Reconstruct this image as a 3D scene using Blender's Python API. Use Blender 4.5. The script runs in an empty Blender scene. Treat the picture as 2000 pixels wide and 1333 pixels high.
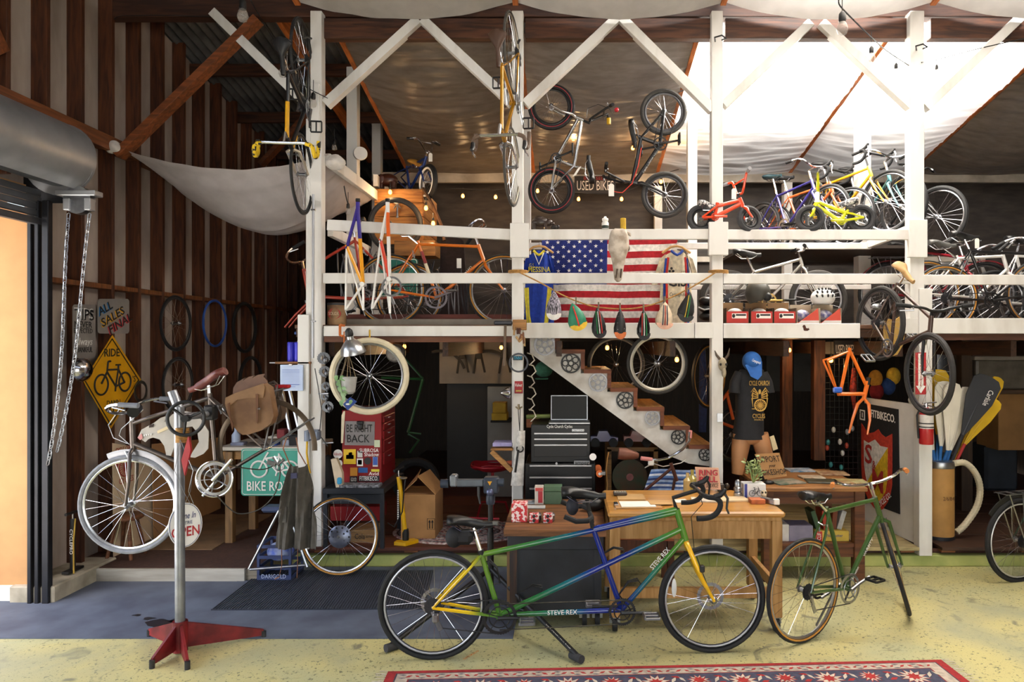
import bpy, math, random
from mathutils import Vector, Matrix, noise
random.seed(7)
V=Vector; PI=math.pi
F=1360.; CX=1105.; CY=675.; H=1.95            # measured focal length (px), vanishing point, eye height
SC=bpy.context.scene; COL=SC.collection
# ---- camera
cd=bpy.data.cameras.new('camera'); cam=bpy.data.objects.new('camera',cd); COL.objects.link(cam)
cd.sensor_fit='HORIZONTAL'; cd.sensor_width=36; cd.lens=F*36/2000
cd.shift_x=(1000-CX)/2000; cd.shift_y=(CY-666.5)/2000; cd.clip_end=200
cam.location=(0,0,H); cam.rotation_euler=(PI/2,0,0); SC.camera=cam
# ---- world and sun
w=bpy.data.worlds.new('sky'); SC.world=w; w.use_nodes=True; nt=w.node_tree; bg=nt.nodes['Background']
sk=nt.nodes.new('ShaderNodeTexSky'); sk.sky_type='NISHITA'; sk.sun_disc=False; sk.sun_elevation=math.radians(58); sk.sun_rotation=math.radians(200); sk.air_density=1.2; sk.dust_density=3
mx=nt.nodes.new('ShaderNodeMix'); mx.data_type='RGBA'; mx.inputs[0].default_value=.3; mx.inputs[7].default_value=(5.,4.9,4.8,1)
nt.links.new(sk.outputs[0],mx.inputs[6]); nt.links.new(mx.outputs[2],bg.inputs[0]); bg.inputs[1].default_value=.62
sl=bpy.data.lights.new('sun','SUN'); sun=bpy.data.objects.new('sun',sl); COL.objects.link(sun)
sl.energy=22; sl.angle=.02; sl.color=(1,.95,.88); sun.rotation_euler=V((-.10,.02,-1)).to_track_quat('-Z','Y').to_euler()
# daylight of the two roof skylights
for nm,loc,sx,sy,en in(('skylight_daylight',(2.62,6.92,4.88),2.55,1.0,370),('skylight_daylight',(2.7,4.2,5.6),2.7,2.1,680)):
    al=bpy.data.lights.new(nm,'AREA'); al.shape='RECTANGLE'; al.size=sx; al.size_y=sy; al.energy=en; al.color=(1,.96,.88); ao=bpy.data.objects.new(nm,al); COL.objects.link(ao); ao.location=loc; ao.rotation_euler=(-.19,0,0)
vs=SC.view_settings; vs.view_transform='Standard'; vs.look='None'; vs.exposure=.5; vs.gamma=1; vs.use_curve_mapping=False
# ---- geometry helpers
def W(u,v,Y): return V(((u-CX)*Y/F,Y,H+(CY-v)*Y/F))
def GD(v): return F*H/(v-CY)
class PL:
    """vertical plane through two plan points; at(u,v) is the point of the plane seen there"""
    def __init__(s,u1,Y1,u2,Y2):
        s.p=V(((u1-CX)*Y1/F,Y1,0)); q=V(((u2-CX)*Y2/F,Y2,0)); s.d=(q-s.p).normalized()
        s.n=V((s.d.y,-s.d.x,0)); s.n=s.n if s.n.y<0 else -s.n
    def at(s,u,v,off=0):
        r=V(((u-CX)/F,1,(CY-v)/F)); c=V((0,0,H)); t=(s.p+s.n*off-c).dot(s.n)/r.dot(s.n); return c+r*t
def PY(Y): return PL(0,Y,100,Y)
class WALLX:
    def __init__(s,X): s.X=X; s.n=V((1,0,0)) if X<0 else V((-1,0,0)); s.d=V((0,1,0))
    def at(s,u,v,off=0): X=s.X+s.n.x*off; Y=F*X/(u-CX); return V((X,Y,H+(CY-v)*Y/F))
def lin(c):
    if isinstance(c,str):
        c=[int(c[i:i+2],16)/255 for i in (0,2,4)]; c=[x/12.92 if x<=.04045 else ((x+.055)/1.055)**2.4 for x in c]
    return (c[0],c[1],c[2],1)
MATS={}
def M(col,rough=.5,metal=0,var=.12,sc=9,bump=.0,st=(1,1,1),col2=None,dist=0,trans=0,name=None,coat=0,lo=.35,hi=.65,emit=0,alpha=1,translu=0):
    key=(str(col),rough,metal,var,sc,bump,st,str(col2),dist,trans,coat,lo,hi,emit,alpha,translu)
    if key in MATS: return MATS[key]
    m=bpy.data.materials.new(name or 'surface'); m.use_nodes=True; n=m.node_tree.nodes; L=m.node_tree.links; b=n['Principled BSDF']
    c=lin(col); c2=lin(col2) if col2 is not None else tuple(x*(1-var*2.2) for x in c[:3])+(1,)
    tc=n.new('ShaderNodeTexCoord'); mp=n.new('ShaderNodeMapping'); mp.inputs[3].default_value=st; L.new(tc.outputs['Object'],mp.inputs[0])
    no=n.new('ShaderNodeTexNoise'); no.inputs['Scale'].default_value=sc; no.inputs['Detail'].default_value=4; no.inputs['Distortion'].default_value=dist; L.new(mp.outputs[0],no.inputs[0])
    mr=n.new('ShaderNodeMapRange'); mr.inputs[1].default_value=lo; mr.inputs[2].default_value=hi; L.new(no.outputs[0],mr.inputs[0])
    mi=n.new('ShaderNodeMix'); mi.data_type='RGBA'; mi.inputs[6].default_value=c2; mi.inputs[7].default_value=c; L.new(mr.outputs[0],mi.inputs[0]); L.new(mi.outputs[2],b.inputs['Base Color'])
    b.inputs['Roughness'].default_value=rough; b.inputs['Metallic'].default_value=metal
    if trans: b.inputs['Transmission Weight'].default_value=trans
    if coat: b.inputs['Coat Weight'].default_value=coat; b.inputs['Coat Roughness'].default_value=.1
    if alpha<1: b.inputs['Alpha'].default_value=alpha
    if emit: b.inputs['Emission Color'].default_value=c; b.inputs['Emission Strength'].default_value=emit
    if bump:
        bp=n.new('ShaderNodeBump'); bp.inputs['Strength'].default_value=bump; bp.inputs['Distance'].default_value=.01; L.new(no.outputs[0],bp.inputs['Height']); L.new(bp.outputs[0],b.inputs['Normal'])
    if translu:
        t=n.new('ShaderNodeBsdfTranslucent'); ms=n.new('ShaderNodeMixShader'); ms.inputs[0].default_value=translu; L.new(mi.outputs[2],t.inputs[0])
        L.new(b.outputs[0],ms.inputs[1]); L.new(t.outputs[0],ms.inputs[2]); L.new(ms.outputs[0],n['Material Output'].inputs[0])
    MATS[key]=m; return m
def gloss(c): return M(c,.28,0,.05,14,coat=.6)
def matte(c): return M(c,.75,0,.1,12)
def cloth(c): return M(c,.95,0,.14,30,bump=.3)
def wood(c,ax=0,c2=None,r=.6): st=[7,7,7]; st[ax]=.7; return M(c,r,0,.22,4,bump=.15,st=tuple(st),dist=.8,col2=c2)
CHROME=M('dcdce0',.16,1,.08,20); STEEL=M('a9abb0',.32,1,.12,20); DARKSTEEL=M('4a4b50',.4,.8,.1,20)
BLACK=M('141416',.45,0,.1,20); BLACKM=M('17171a',.8,0,.15,20); RUBBER=M('1d1d1f',.75,0,.15,30); TYREG=M('39393c',.8,0,.12,30)
WHITEP=M('dddbd7',.55,0,.05,3,col2='aaa297',lo=.25,hi=.5,st=(1,1,.35),bump=.06); WHITE=M('f0eeea',.6,0,.04,9); GUM=M('c58a35',.7,0,.1,20); CREAM=M('e2d6b8',.75,0,.06,14)
PAPER=M('efece4',.85,0,.04,9); KRAFT=M('b98a58',.85,0,.08,7); GLASS=M('e8f0f0',.05,0,0,3,trans=.95)
class MB:
    def __init__(s): s.v=[]; s.f=[]
    def add(s,vs,fs):
        o=len(s.v); s.v+=[V(p) for p in vs]; s.f+=[tuple(i+o for i in f) for f in fs]; return s
    def box(s,c,d,R=None,ch=.0):
        c=V(c); h=[x/2 for x in d]
        if ch<=0:
            vs=[V((sx*h[0],sy*h[1],sz*h[2])) for sx in(-1,1) for sy in(-1,1) for sz in(-1,1)]
            fs=[(0,1,3,2),(4,6,7,5),(0,4,5,1),(2,3,7,6),(0,2,6,4),(1,5,7,3)]
        else:
            ch=min(ch,min(h)*.9); vs=[];ix={}
            for sx in(-1,1):
                for sy in(-1,1):
                    for sz in(-1,1):
                        for a in range(3):
                            p=[sx*h[0],sy*h[1],sz*h[2]]; sg=(sx,sy,sz)
                            for k in range(3):
                                if k!=a: p[k]-=sg[k]*ch
                            ix[(sx,sy,sz,a)]=len(vs); vs.append(V(p))
            fs=[]
            def q(l): fs.append(tuple(ix[k] for k in l))
            for sg in(-1,1):
                for a in range(3):
                    o=[(-1,-1),(1,-1),(1,1),(-1,1)]; l=[]
                    for p,r in o:
                        t=[0,0,0]; t[a]=sg; t[(a+1)%3]=p; t[(a+2)%3]=r; l.append((*t,a))
                    q(l if sg>0 else l[::-1])
            for a in range(3):
                b,c2=(a+1)%3,(a+2)%3
                for p in(-1,1):
                    for r in(-1,1):
                        t0=[0,0,0]; t1=[0,0,0]; t0[a]=-1;t1[a]=1; t0[b]=t1[b]=p; t0[c2]=t1[c2]=r
                        l=[(*t0,b),(*t1,b),(*t1,c2),(*t0,c2)]; q(l if p*r<0 else l[::-1])
            for sx in(-1,1):
                for sy in(-1,1):
                    for sz in(-1,1):
                        l=[(sx,sy,sz,0),(sx,sy,sz,1),(sx,sy,sz,2)]; q(l if sx*sy*sz>0 else l[::-1])
        if R is not None: vs=[R@p for p in vs]
        return s.add([c+p for p in vs],fs)
    def beam(s,a,b,w,h,up=(0,0,1),ch=.003):
        a=V(a);b=V(b); d=b-a; L=d.length; x=d/L; up=V(up)
        if abs(x.dot(up))>.98: up=V((0,1,0))
        y=up.cross(x).normalized(); z=x.cross(y); R=Matrix((x,y,z)).transposed(); return s.box((a+b)/2,(L,w,h),R,ch)
    def tube(s,pts,r,n=8,closed=False,caps=True,flat=1,up=None):
        P=[V(p) for p in pts]; m=len(P); rs=r if isinstance(r,(list,tuple)) else [r]*m
        T=[]
        for i in range(m):
            if closed: t=P[(i+1)%m]-P[i-1]
            else: t=P[min(i+1,m-1)]-P[max(i-1,0)]
            T.append(t.normalized() if t.length>1e-9 else V((0,0,1)))
        N=V(up) if up is not None else (V((0,0,1)) if abs(T[0].z)<.9 else V((1,0,0)))
        o=len(s.v)
        for i in range(m):
            N=N-T[i]*N.dot(T[i]); N=N.normalized() if N.length>1e-6 else T[i].orthogonal().normalized(); B=T[i].cross(N)
            if up is not None: N0=V(up); N1=N0-T[i]*N0.dot(T[i]); N=N1.normalized() if N1.length>1e-4 else N; B=T[i].cross(N)
            for k in range(n):
                a=2*PI*k/n; s.v.append(P[i]+N*(math.cos(a)*rs[i]*flat)+B*(math.sin(a)*rs[i]))
        for i in range(m if closed else m-1):
            j=(i+1)%m
            for k in range(n):
                l=(k+1)%n; s.f.append((o+i*n+k,o+i*n+l,o+j*n+l,o+j*n+k))
        if caps and not closed:
            s.f.append(tuple(o+k for k in range(n))[::-1]); s.f.append(tuple(o+(m-1)*n+k for k in range(n)))
        return s
    def cyl(s,a,b,r,r2=None,n=14): return s.tube([a,b],[r,r if r2 is None else r2],n)
    def ring(s,c,ax,R,r,n=40,k=8,flat=1,a0=0,a1=2*PI):
        ax=V(ax).normalized(); e=ax.orthogonal().normalized(); g=ax.cross(e); full=abs(a1-a0-2*PI)<1e-6
        m=n if full else n+1
        pts=[V(c)+e*(math.cos(a0+(a1-a0)*i/n)*R)+g*(math.sin(a0+(a1-a0)*i/n)*R) for i in range(m)]
        return s.tube(pts,r,k,closed=full,up=ax,flat=flat)
    def arc(s,c,e,g,R,a0,a1,r,n=20,k=6,flat=1,up=None):
        pts=[V(c)+e*(math.cos(a0+(a1-a0)*i/n)*R)+g*(math.sin(a0+(a1-a0)*i/n)*R) for i in range(n+1)]
        return s.tube(pts,r,k,up=up if up is not None else e.cross(g),flat=flat)
    def lathe(s,prof,c,ax=(0,0,1),n=24,e=None):
        ax=V(ax).normalized(); e=V(e) if e is not None else ax.orthogonal().normalized(); g=ax.cross(e); o=len(s.v); c=V(c); m=len(prof)
        for r,h in prof:
            for k in range(n):
                a=2*PI*k/n; s.v.append(c+ax*h+(e*math.cos(a)+g*math.sin(a))*max(r,1e-4))
        for i in range(m-1):
            for k in range(n):
                l=(k+1)%n; s.f.append((o+i*n+k,o+i*n+l,o+(i+1)*n+l,o+(i+1)*n+k))
        s.f.append(tuple(o+k for k in range(n))[::-1]); s.f.append(tuple(o+(m-1)*n+k for k in range(n))); return s
    def prism(s,pts,vec):
        P=[V(p) for p in pts]; n=len(P); vec=V(vec)
        nn=V((0,0,0))
        for i in range(n): nn+=P[i].cross(P[(i+1)%n])
        if nn.dot(vec)>0: P=P[::-1]
        fs=[tuple(range(n)),tuple(range(2*n-1,n-1,-1))]+[(i,i+n,(i+1)%n+n,(i+1)%n) for i in range(n)]
        return s.add(P+[p+vec for p in P],fs)
    def ell(s,c,r,R=None,n=14,m=9):
        o=len(s.v); c=V(c)
        for i in range(m+1):
            t=PI*i/m
            for k in range(n):
                a=2*PI*k/n; p=V((math.sin(t)*math.cos(a)*r[0],math.sin(t)*math.sin(a)*r[1],math.cos(t)*r[2])); s.v.append(c+(R@p if R is not None else p))
        for i in range(m):
            for k in range(n):
                l=(k+1)%n; s.f.append((o+i*n+k,o+(i+1)*n+k,o+(i+1)*n+l,o+i*n+l))
        return s
    def grid(s,fn,nu,nv,th=0,dirn=None):
        o=len(s.v)
        for i in range(nu+1):
            for j in range(nv+1): s.v.append(V(fn(i/nu,j/nv)))
        q=lambda i,j:o+i*(nv+1)+j
        for i in range(nu):
            for j in range(nv): s.f.append((q(i,j),q(i+1,j),q(i+1,j+1),q(i,j+1)))
        if th:
            d=V(dirn)*th; N=(nu+1)*(nv+1); s.v+=[p+d for p in s.v[o:o+N]]
            for i in range(nu):
                for j in range(nv): s.f.append((q(i,j)+N,q(i,j+1)+N,q(i+1,j+1)+N,q(i+1,j)+N))
            b=[(i,0) for i in range(nu)]+[(nu,j) for j in range(nv)]+[(i,nv) for i in range(nu,0,-1)]+[(0,j) for j in range(nv,0,-1)]
            for k in range(len(b)):
                a=q(*b[k]); c=q(*b[(k+1)%len(b)]); s.f.append((a,a+N,c+N,c))
        return s
    def gear(s,c,ax,r,teeth,rin,th=.003,depth=.005):
        ax=V(ax).normalized(); e=ax.orthogonal().normalized(); g=ax.cross(e); n=teeth*2; o=len(s.v); c=V(c)
        for sd in(-1,1):
            for rr in(0,1):
                for k in range(n):
                    a=2*PI*k/n; R=rin if rr else (r+(depth if k%2 else 0)); s.v.append(c+ax*(sd*th/2)+(e*math.cos(a)+g*math.sin(a))*R)
        for k in range(n):
            l=(k+1)%n
            A=[o+x*n for x in range(4)]   # lower outer, lower inner, upper outer, upper inner
            s.f+=[(A[0]+k,A[1]+k,A[1]+l,A[0]+l),(A[2]+k,A[2]+l,A[3]+l,A[3]+k),(A[0]+k,A[0]+l,A[2]+l,A[2]+k),(A[1]+k,A[3]+k,A[3]+l,A[1]+l)]
        return s
    def build(s,name,mat,parent=None,label=None,cat=None,group=None,kind=None,ang=35,flat=False):
        if parent is not None: o0=ORG[parent]
        else:
            xs=[p.x for p in s.v]; ys=[p.y for p in s.v]; zs=[p.z for p in s.v]; o0=V(((min(xs)+max(xs))/2,(min(ys)+max(ys))/2,min(zs)))
        me=bpy.data.meshes.new(name); me.from_pydata([tuple(p-o0) for p in s.v],[],s.f); me.materials.append(mat)
        if not flat: me.shade_smooth(); me.set_sharp_from_angle(angle=math.radians(ang))
        ob=bpy.data.objects.new(name,me); COL.objects.link(ob)
        if parent is not None: ob.parent=parent
        else: ob.location=o0
        ORG[ob]=o0; tag(ob,label,cat,group,kind); return ob
ORG={}
def tag(o,label=None,cat=None,group=None,kind=None):
    if label: o['label']=label
    if cat: o['category']=cat
    if group: o['group']=group
    if kind: o['kind']=kind
def thing(name,label,cat,loc,group=None,kind=None):
    o=bpy.data.objects.new(name,None); COL.objects.link(o); o.location=loc; o.empty_display_size=.1; ORG[o]=V(loc); tag(o,label,cat,group,kind); return o
def crv(pts,k=4):
    P=[V(p) for p in pts]; out=[]
    for i in range(len(P)-1):
        a,b,c,d=P[max(i-1,0)],P[i],P[i+1],P[min(i+2,len(P)-1)]
        for j in range(k):
            t=j/k; out.append(.5*(2*b+(c-a)*t+(2*a-5*b+4*c-d)*t*t+(3*b-a-3*c+d)*t**3))
    return out+[P[-1]]
TXT=[]
def text(body,c,size,right,up,mat,parent,name='lettering',ext=.0008,width=None,shear=0,bold=0,align='CENTER',label=None,sp=1):
    """flat lettering standing proud of a surface: centre c, cap height about .7*size, baseline along right"""
    cu=bpy.data.curves.new(name,'FONT'); cu.body=body; cu.size=size; cu.extrude=ext; cu.align_x=align; cu.align_y='CENTER'; cu.shear=shear; cu.offset=bold*size*1.6; cu.space_line=.85*sp; cu.resolution_u=2
    ob=bpy.data.objects.new(name,cu); COL.objects.link(ob); r=V(right).normalized(); u=V(up).normalized(); n=r.cross(u)
    TXT.append((ob,V(c),r,u,n,mat,parent,name,width,label))
def flush_text():
    if not TXT: return
    dg=bpy.context.evaluated_depsgraph_get()
    out=[]
    for t in TXT:
        me=bpy.data.meshes.new_from_object(t[0].evaluated_get(dg)); out.append(me)
    for (ob,c,r,u,n,mat,parent,name,width,label),me in zip(TXT,out):
        xs=[v.co.x for v in me.vertices]
        if not xs: bpy.data.objects.remove(ob); continue
        k=width/(max(xs)-min(xs)) if width else 1
        mid=(max(xs)+min(xs))/2
        b=MB(); b.v=[c+r*((v.co.x-mid)*k)+u*v.co.y+n*v.co.z for v in me.vertices]; b.f=[tuple(p.vertices) for p in me.polygons]
        bpy.data.objects.remove(ob); bpy.data.meshes.remove(me)
        b.build(name,mat,parent,flat=True,label=label)
    TXT.clear()
X_,Y_,Z_=V((1,0,0)),V((0,1,0)),V((0,0,1))
# ================= structure
YF=6.13; XW=-4.05; WL=WALLX(XW)
def roofz(y): return 5.24-.174*(y-6.96)
CONC=M('b3ac6c',.72,0,.1,1.4,col2='8c8c5c',bump=.12,dist=1.5,lo=.3,hi=.52)
def concrete_floor():
    m=M('c2b87e',.62,0,.1,1.1,col2='adae88',bump=.1,dist=1,lo=.3,hi=.55,name='painted_concrete'); m=m.copy(); n=m.node_tree.nodes; L=m.node_tree.links; b=n['Principled BSDF']
    src=b.inputs['Base Color'].links[0].from_socket; tc=[x for x in n if x.type=='TEX_COORD'][0]
    prev=src
    for sc,lo,hi,col,dt in((55,.60,.66,'6a6a50',0),(5,.61,.70,'77735a',1.0),(.9,.45,.75,'9d9d80',1.2),(160,.60,.7,'7d7a55',0)):
        t=n.new('ShaderNodeTexNoise'); t.inputs['Scale'].default_value=sc; t.inputs['Detail'].default_value=6; t.inputs['Distortion'].default_value=dt; L.new(tc.outputs['Object'],t.inputs[0])
        r=n.new('ShaderNodeMapRange'); r.inputs[1].default_value=lo; r.inputs[2].default_value=hi; L.new(t.outputs[0],r.inputs[0])
        x=n.new('ShaderNodeMix'); x.data_type='RGBA'; x.inputs[7].default_value=lin(col); L.new(r.outputs[0],x.inputs[0]); L.new(prev,x.inputs[6]); prev=x.outputs[2]
    L.new(prev,b.inputs['Base Color']); return m
MB().box((1.1,5.0,-.05),(10.4,16,.1)).build('floor',concrete_floor(),kind='structure',label='worn yellow green painted concrete floor with dark scuffs',cat='floor')
MB().box((-10.2,6,-.06),(12,20,.1)).box((2,-9.1,-.06),(26,12,.1)).build('pavement',M('c9c6bf',.9,0,.08,3),kind='structure',label='bright grey pavement outside the open roller door',cat='pavement')
# left wall
WRAP=M('b0a298',.8,0,.1,5,col2='94867c',st=(1,1,.3),bump=.08)
pts=[(2.3,3.15),(5.5,3.15),(5.5,0),(12,0),(12,roofz(12)),(2.3,roofz(2.3))]
wl=MB().prism([(XW-.125,y,z) for y,z in pts],(-.1,0,0)).build('wall_left',WRAP,kind='structure',label='stud wall lined with pale building wrap beside the roller door',cat='wall')
STUD=wood('5e3218',2,'36190b'); STUDE=wood('7d4822',2)
ys=[5.453+.39*i for i in range(-6,17)]
for y in ys:
    z0=.1 if y>5.2 else 3.2
    MB().box((XW-.0625,y,(z0+roofz(y))/2),(.125,.042,roofz(y)-z0),ch=.002).build('stud',STUD,wl)
for a,b in zip(ys,ys[1:]):
    if a>5.2: MB().box((XW-.062,(a+b)/2,2.47),(.12,b-a-.044,.042),ch=.002).build('blocking',STUDE,wl)
    if a>4: MB().box((XW-.066,(a+b)/2,3.72),(.11,b-a-.044,.042),ch=.002).build('blocking',STUDE,wl)
MB().box((XW-.062,8.8,.06),(.12,6.5,.09)).build('sole_plate',STUD,wl)
MB().box((XW+.025,4.3,3.73),(.05,4.1,.13),ch=.003).build('ledger',wood('8a4f2a',1),wl)
MB().box((XW+.056,3.7,3.74),(.012,2.2,.10)).build('ledger_strip',M('b59a72',.8,0,.1,8),wl)
MB().box((XW+.02,5.62,.06),(.34,.74,.14),ch=.01).build('plinth',M('b7ad9a',.85,0,.1,5,bump=.2,col2='87806f'),wl)
fwall=MB().box((-2.6,-3.05,3.2),(3.4,.1,6.4)).build('wall_front',wood('6a5238',2),kind='structure',label='timber wall behind the viewer beside the big front door',cat='wall')
MB().box((5.6,-3.05,3.2),(1.8,.1,6.4)).build('wall_panel',wood('6a5238',2),fwall); MB().box((1.9,-3.05,4.8),(5.7,.1,3.2)).build('wall_panel',wood('6a5238',2),fwall)
MB().box((XW-.17,-.9,3.2),(.1,4.3,6.4)).box((XW-.17,1.8,4.7),(.1,1.2,3.2)).build('wall_panel',WRAP,wl)
# jamb (outside wall return, seen in daylight)
MB().box((-4.33,5.4,1.5),(.5,.2,3.0)).build('trim_1',M('b88a5a',.8,0,.05,6),kind='structure',label='sunlit tan painted door return at the roller door',cat='door jamb')
MB().box((-4.33,5.39,.06),(.54,.22,.13),ch=.01).build('trim_2',M('c9c5bc',.9,0,.08,6),kind='structure',label='pale concrete foot under the tan door return',cat='plinth')
MB().box((-4.33,3.7,3.12),(.4,3.4,.12)).build('trim_3',M('c99a6a',.8,0,.05,6),kind='structure',label='tan painted head of the roller door opening',cat='door head')
# roller door
d1=thing('door_1','galvanised rolling steel door coiled above the left opening','door',(XW,3.8,3.0),kind='structure')
GALV=M('b4b6ba',.34,.6,.08,3,col2='9a9ca0')
HC=V((-3.86,0,3.37)); HR=.275
def hood(a,b):
    t=math.radians(-60+a*250); return (HC.x+math.cos(t)*HR,2.2+b*3.12,HC.z+math.sin(t)*HR*.98)
MB().grid(hood,24,4).build('hood',GALV,d1)
MB().cyl((HC.x,2.2,HC.z),(HC.x,5.31,HC.z),.21,n=28).build('coil',M('7b7e84',.5,.7,.1,6),d1)
MB().cyl((HC.x,5.3,HC.z),(HC.x,5.325,HC.z),HR,n=32).build('end_plate',GALV,d1)
MB().box((-4.0,5.335,3.34),(.3,.012,.6)).build('bracket_plate',M('2a2a2e',.5,.5,.1,6),d1)
for i in range(4):
    MB().box((-3.98,3.75,3.1-i*.052),(.02+.004*(i%2),3.05,.048),ch=.006).build('slat',M('6f7278',.45,.7,.12,5),d1)
MB().box((-3.98,3.75,2.885),(.05,3.05,.05),ch=.005).build('bottom_bar',M('55565c',.45,.6,.1,5),d1)
for x,wd in((-4.03,.03),(-3.975,.03),(-3.91,.05)):
    MB().box((x,5.25,1.52),(wd,.05,3.04),ch=.004).build('guide_track',M('26272d',.4,.6,.1,5),d1)
# chain hoist
hz=thing('chain_hoist','grey chain hoist wheel with two hanging pull chains under the roller','chain hoist',W(155,400,5.3))
c=W(155,392,5.3)
MB().cyl(c+V((-.0,.03,0)),c+V((0,-.03,0)),.105,n=28).build('hoist_wheel',STEEL,hz)
MB().box(c+V((0,.0,.05)),(.3,.1,.04),ch=.005).build('cover',GALV,hz)
for u in(134,175):
    a=W(u,400,5.28); MB().box(a+V((0,0,-.0)),(.05,.06,.09),ch=.005).build('chain_guide',GALV,hz)
LINK=M('b9bcc2',.3,.9,.1,20)
for (u0,v0,u1,v1) in((134,418,94,905),(175,418,112,880)):
    a=W(u0,v0,5.25); b=W(u1,v1,5.05); m=MB(); n=46
    for i in range(n):
        t=i/n; p=a.lerp(b,t)+V((.06*math.sin(t*PI)*(t),0,0)); q=a.lerp(b,(i+1.25)/n)+V((.06*math.sin(min(1,(i+1)/n)*PI)*t,0,0))
        dd=(q-p); e=dd.normalized(); sd=(Y_ if i%2 else X_); o=sd*.011
        m.tube([p+o,p+o+dd*.0+e*0,q+o,q+e*.008,q-o,p-o,p-e*.008],.0036,4,closed=True)
    m.build('chain',LINK,hz,kind='stuff')
# corrugated roof
def corr(a,b):
    x=-4.6+a*11.2; y=6.05+b*6.4; return (x,y,roofz(y)+.022*math.sin(x*2*PI/.085))
r=MB(); RN=900
def roof_strip(x0,x1,y0,y1,nx):
    def f(a,b):
        x=x0+a*(x1-x0); y=y0+b*(y1-y0); return (x,y,roofz(y)+.025*math.sin(x*2*PI/.1))
    r.grid(f,nx,2,.004,(0,0,1))
SKX0,SKX1,SKY0,SKY1=1.28,4.15,6.36,7.8
roof_strip(-4.6,SKX0,-3.1,12,470); roof_strip(SKX0,SKX1,SKY1,12,240); roof_strip(SKX0,SKX1,-3.1,3.1,240); roof_strip(SKX0,SKX1,5.3,SKY0,240); roof_strip(SKX1,6.8,-3.1,12,220)
r.build('ceiling',M('6a6d70',.5,.25,.15,4,col2='44474a'),kind='structure',label='dark corrugated metal roof sloping down to the back',cat='roof')
DARKW=wood('54301c',0,'2e1a10'); ORW=wood('b8682c',1,'8a4a1e')
for y in(6.75,7.75,8.8,9.85,10.9):
    MB().box((-1.6,y,roofz(y)-.09),(5.4 if y<8 else 8.6,.05,.13)).build('purlin',DARKW,kind='structure',label='dark timber purlin under the corrugated roof',cat='purlin',group='roof purlins')
MB().box((1.05,6.28,5.0),(10.4,.12,.22),ch=.004).build('ridge_beam',wood('4a2a1a',0,'2c1810'),kind='structure',label='long dark upper roof beam above the white braces',cat='beam')
for a,b in((-2.2,-.46),(-.36,1.32),(1.42,3.15),(3.25,6.4)):
    MB().box(((a+b)/2,6.24,4.775),(b-a,.09,.18),ch=.004).build('header_beam',wood('5a3521',0,'301b12'),kind='structure',label='dark brown header beam between the white posts',cat='beam',group='header beams')
# rafters with sheeting bays
RX=[-2.06,-.42,1.2,2.94,4.5,6.3]
def shz(y): return 4.76-.192*(y-6.37)
for i,x in enumerate(RX):
    MB().beam((x,6.3,shz(6.3)+.06),(x,9.3,shz(9.3)+.06),.045,.16).build('rafter',ORW,kind='structure',label='orange brown rafter running back above the loft',cat='rafter',group='loft rafters')
for (x,y0,y1) in((-2.7,6.3,9.6),):
    MB().beam((x,y0,roofz(y0)-.25),(x,y1,roofz(y1)-.25),.05,.14).build('rafter',ORW,kind='structure',label='brown rafter outside the plastic sheeting, by the open corrugated roof',cat='rafter')
SHEET=M('998d82',.28,0,.06,6,col2='857a70',translu=.45,bump=.25,st=(1,3,1))
SHEET_LIT=M('dcdad6',.4,0,.05,5,translu=.75,bump=.25,st=(1,3,1))  # same plastic made paler and more translucent; skylight brightness put into the colour
names=['tawny plastic sheet sagging between the two western rafters','crumpled plastic sheet above the two hung small-wheel bikes','bright translucent plastic sheet under the skylight, beside the tan taped rafter','translucent plastic sheet between the skylight rafter and the far orange rafter','grey plastic sheet beyond the last orange rafter']
for i in range(5):
    x0,x1=RX[i],RX[i+1]
    def f(a,b,i=i):
        x=x0+.02+a*(x1-x0-.04); y=6.32+b*2.95; e=4*a*(1-a)*min(1,.12+b*2.2)*(1 if b<.75 else max(.1,1-(b-.75)*3.6))
        return (x,y,shz(y)+.03*(1-min(1,b*5))-.02-e*(.10+.08*math.sin(b*5+i))+.02*noise.noise(V((x*1.5+i*7,y*5,0)))+.014*noise.noise(V((x*2,y*17,3)))+.006*noise.noise(V((x*4,y*38,6))))
    MB().grid(f,30,110).build('plastic_sheet',SHEET if i not in(2,3) else SHEET_LIT,label=names[i],cat='plastic sheet',group='plastic sheets over the loft')
# front ceiling fabric bays
FAB=M('ccc6c0',.85,0,.05,7,translu=.35,bump=.12)
fx=[-2.35,-.44,1.38,3.22,5.1]
fl=['above the two coil-spring posts','above the silver small-wheel bike bay','above the bright skylight bay','above the eastern posts']
for i in range(4):
    x0,x1=fx[i],fx[i+1]
    def f(a,b):
        x=x0+a*(x1-x0); y=6.1-b*3.2; e=4*a*(1-a); return (x,y,4.96+.17*(6.1-y)-e*(.15+.06*b)+.012*noise.noise(V((x*4,y*3,i))))
    MB().grid(f,24,16).build('ceiling_cloth',FAB,label='white cloth swag under the front ceiling, %s of four'%['first','second','third','fourth'][i],cat='ceiling cloth',group='front ceiling cloths')
    MB().beam((x1,6.12,4.99),(x1,3,5.52),.05,.12).build('rafter',ORW,kind='structure',label='front rafter between white ceiling cloths',cat='rafter',group='front rafters')
MB().beam((x0*0-2.35,6.12,4.99),(-2.35,3,5.52),.05,.12).build('rafter',ORW,kind='structure',label='front rafter at the edge of the white ceiling cloths',cat='rafter')
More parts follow.
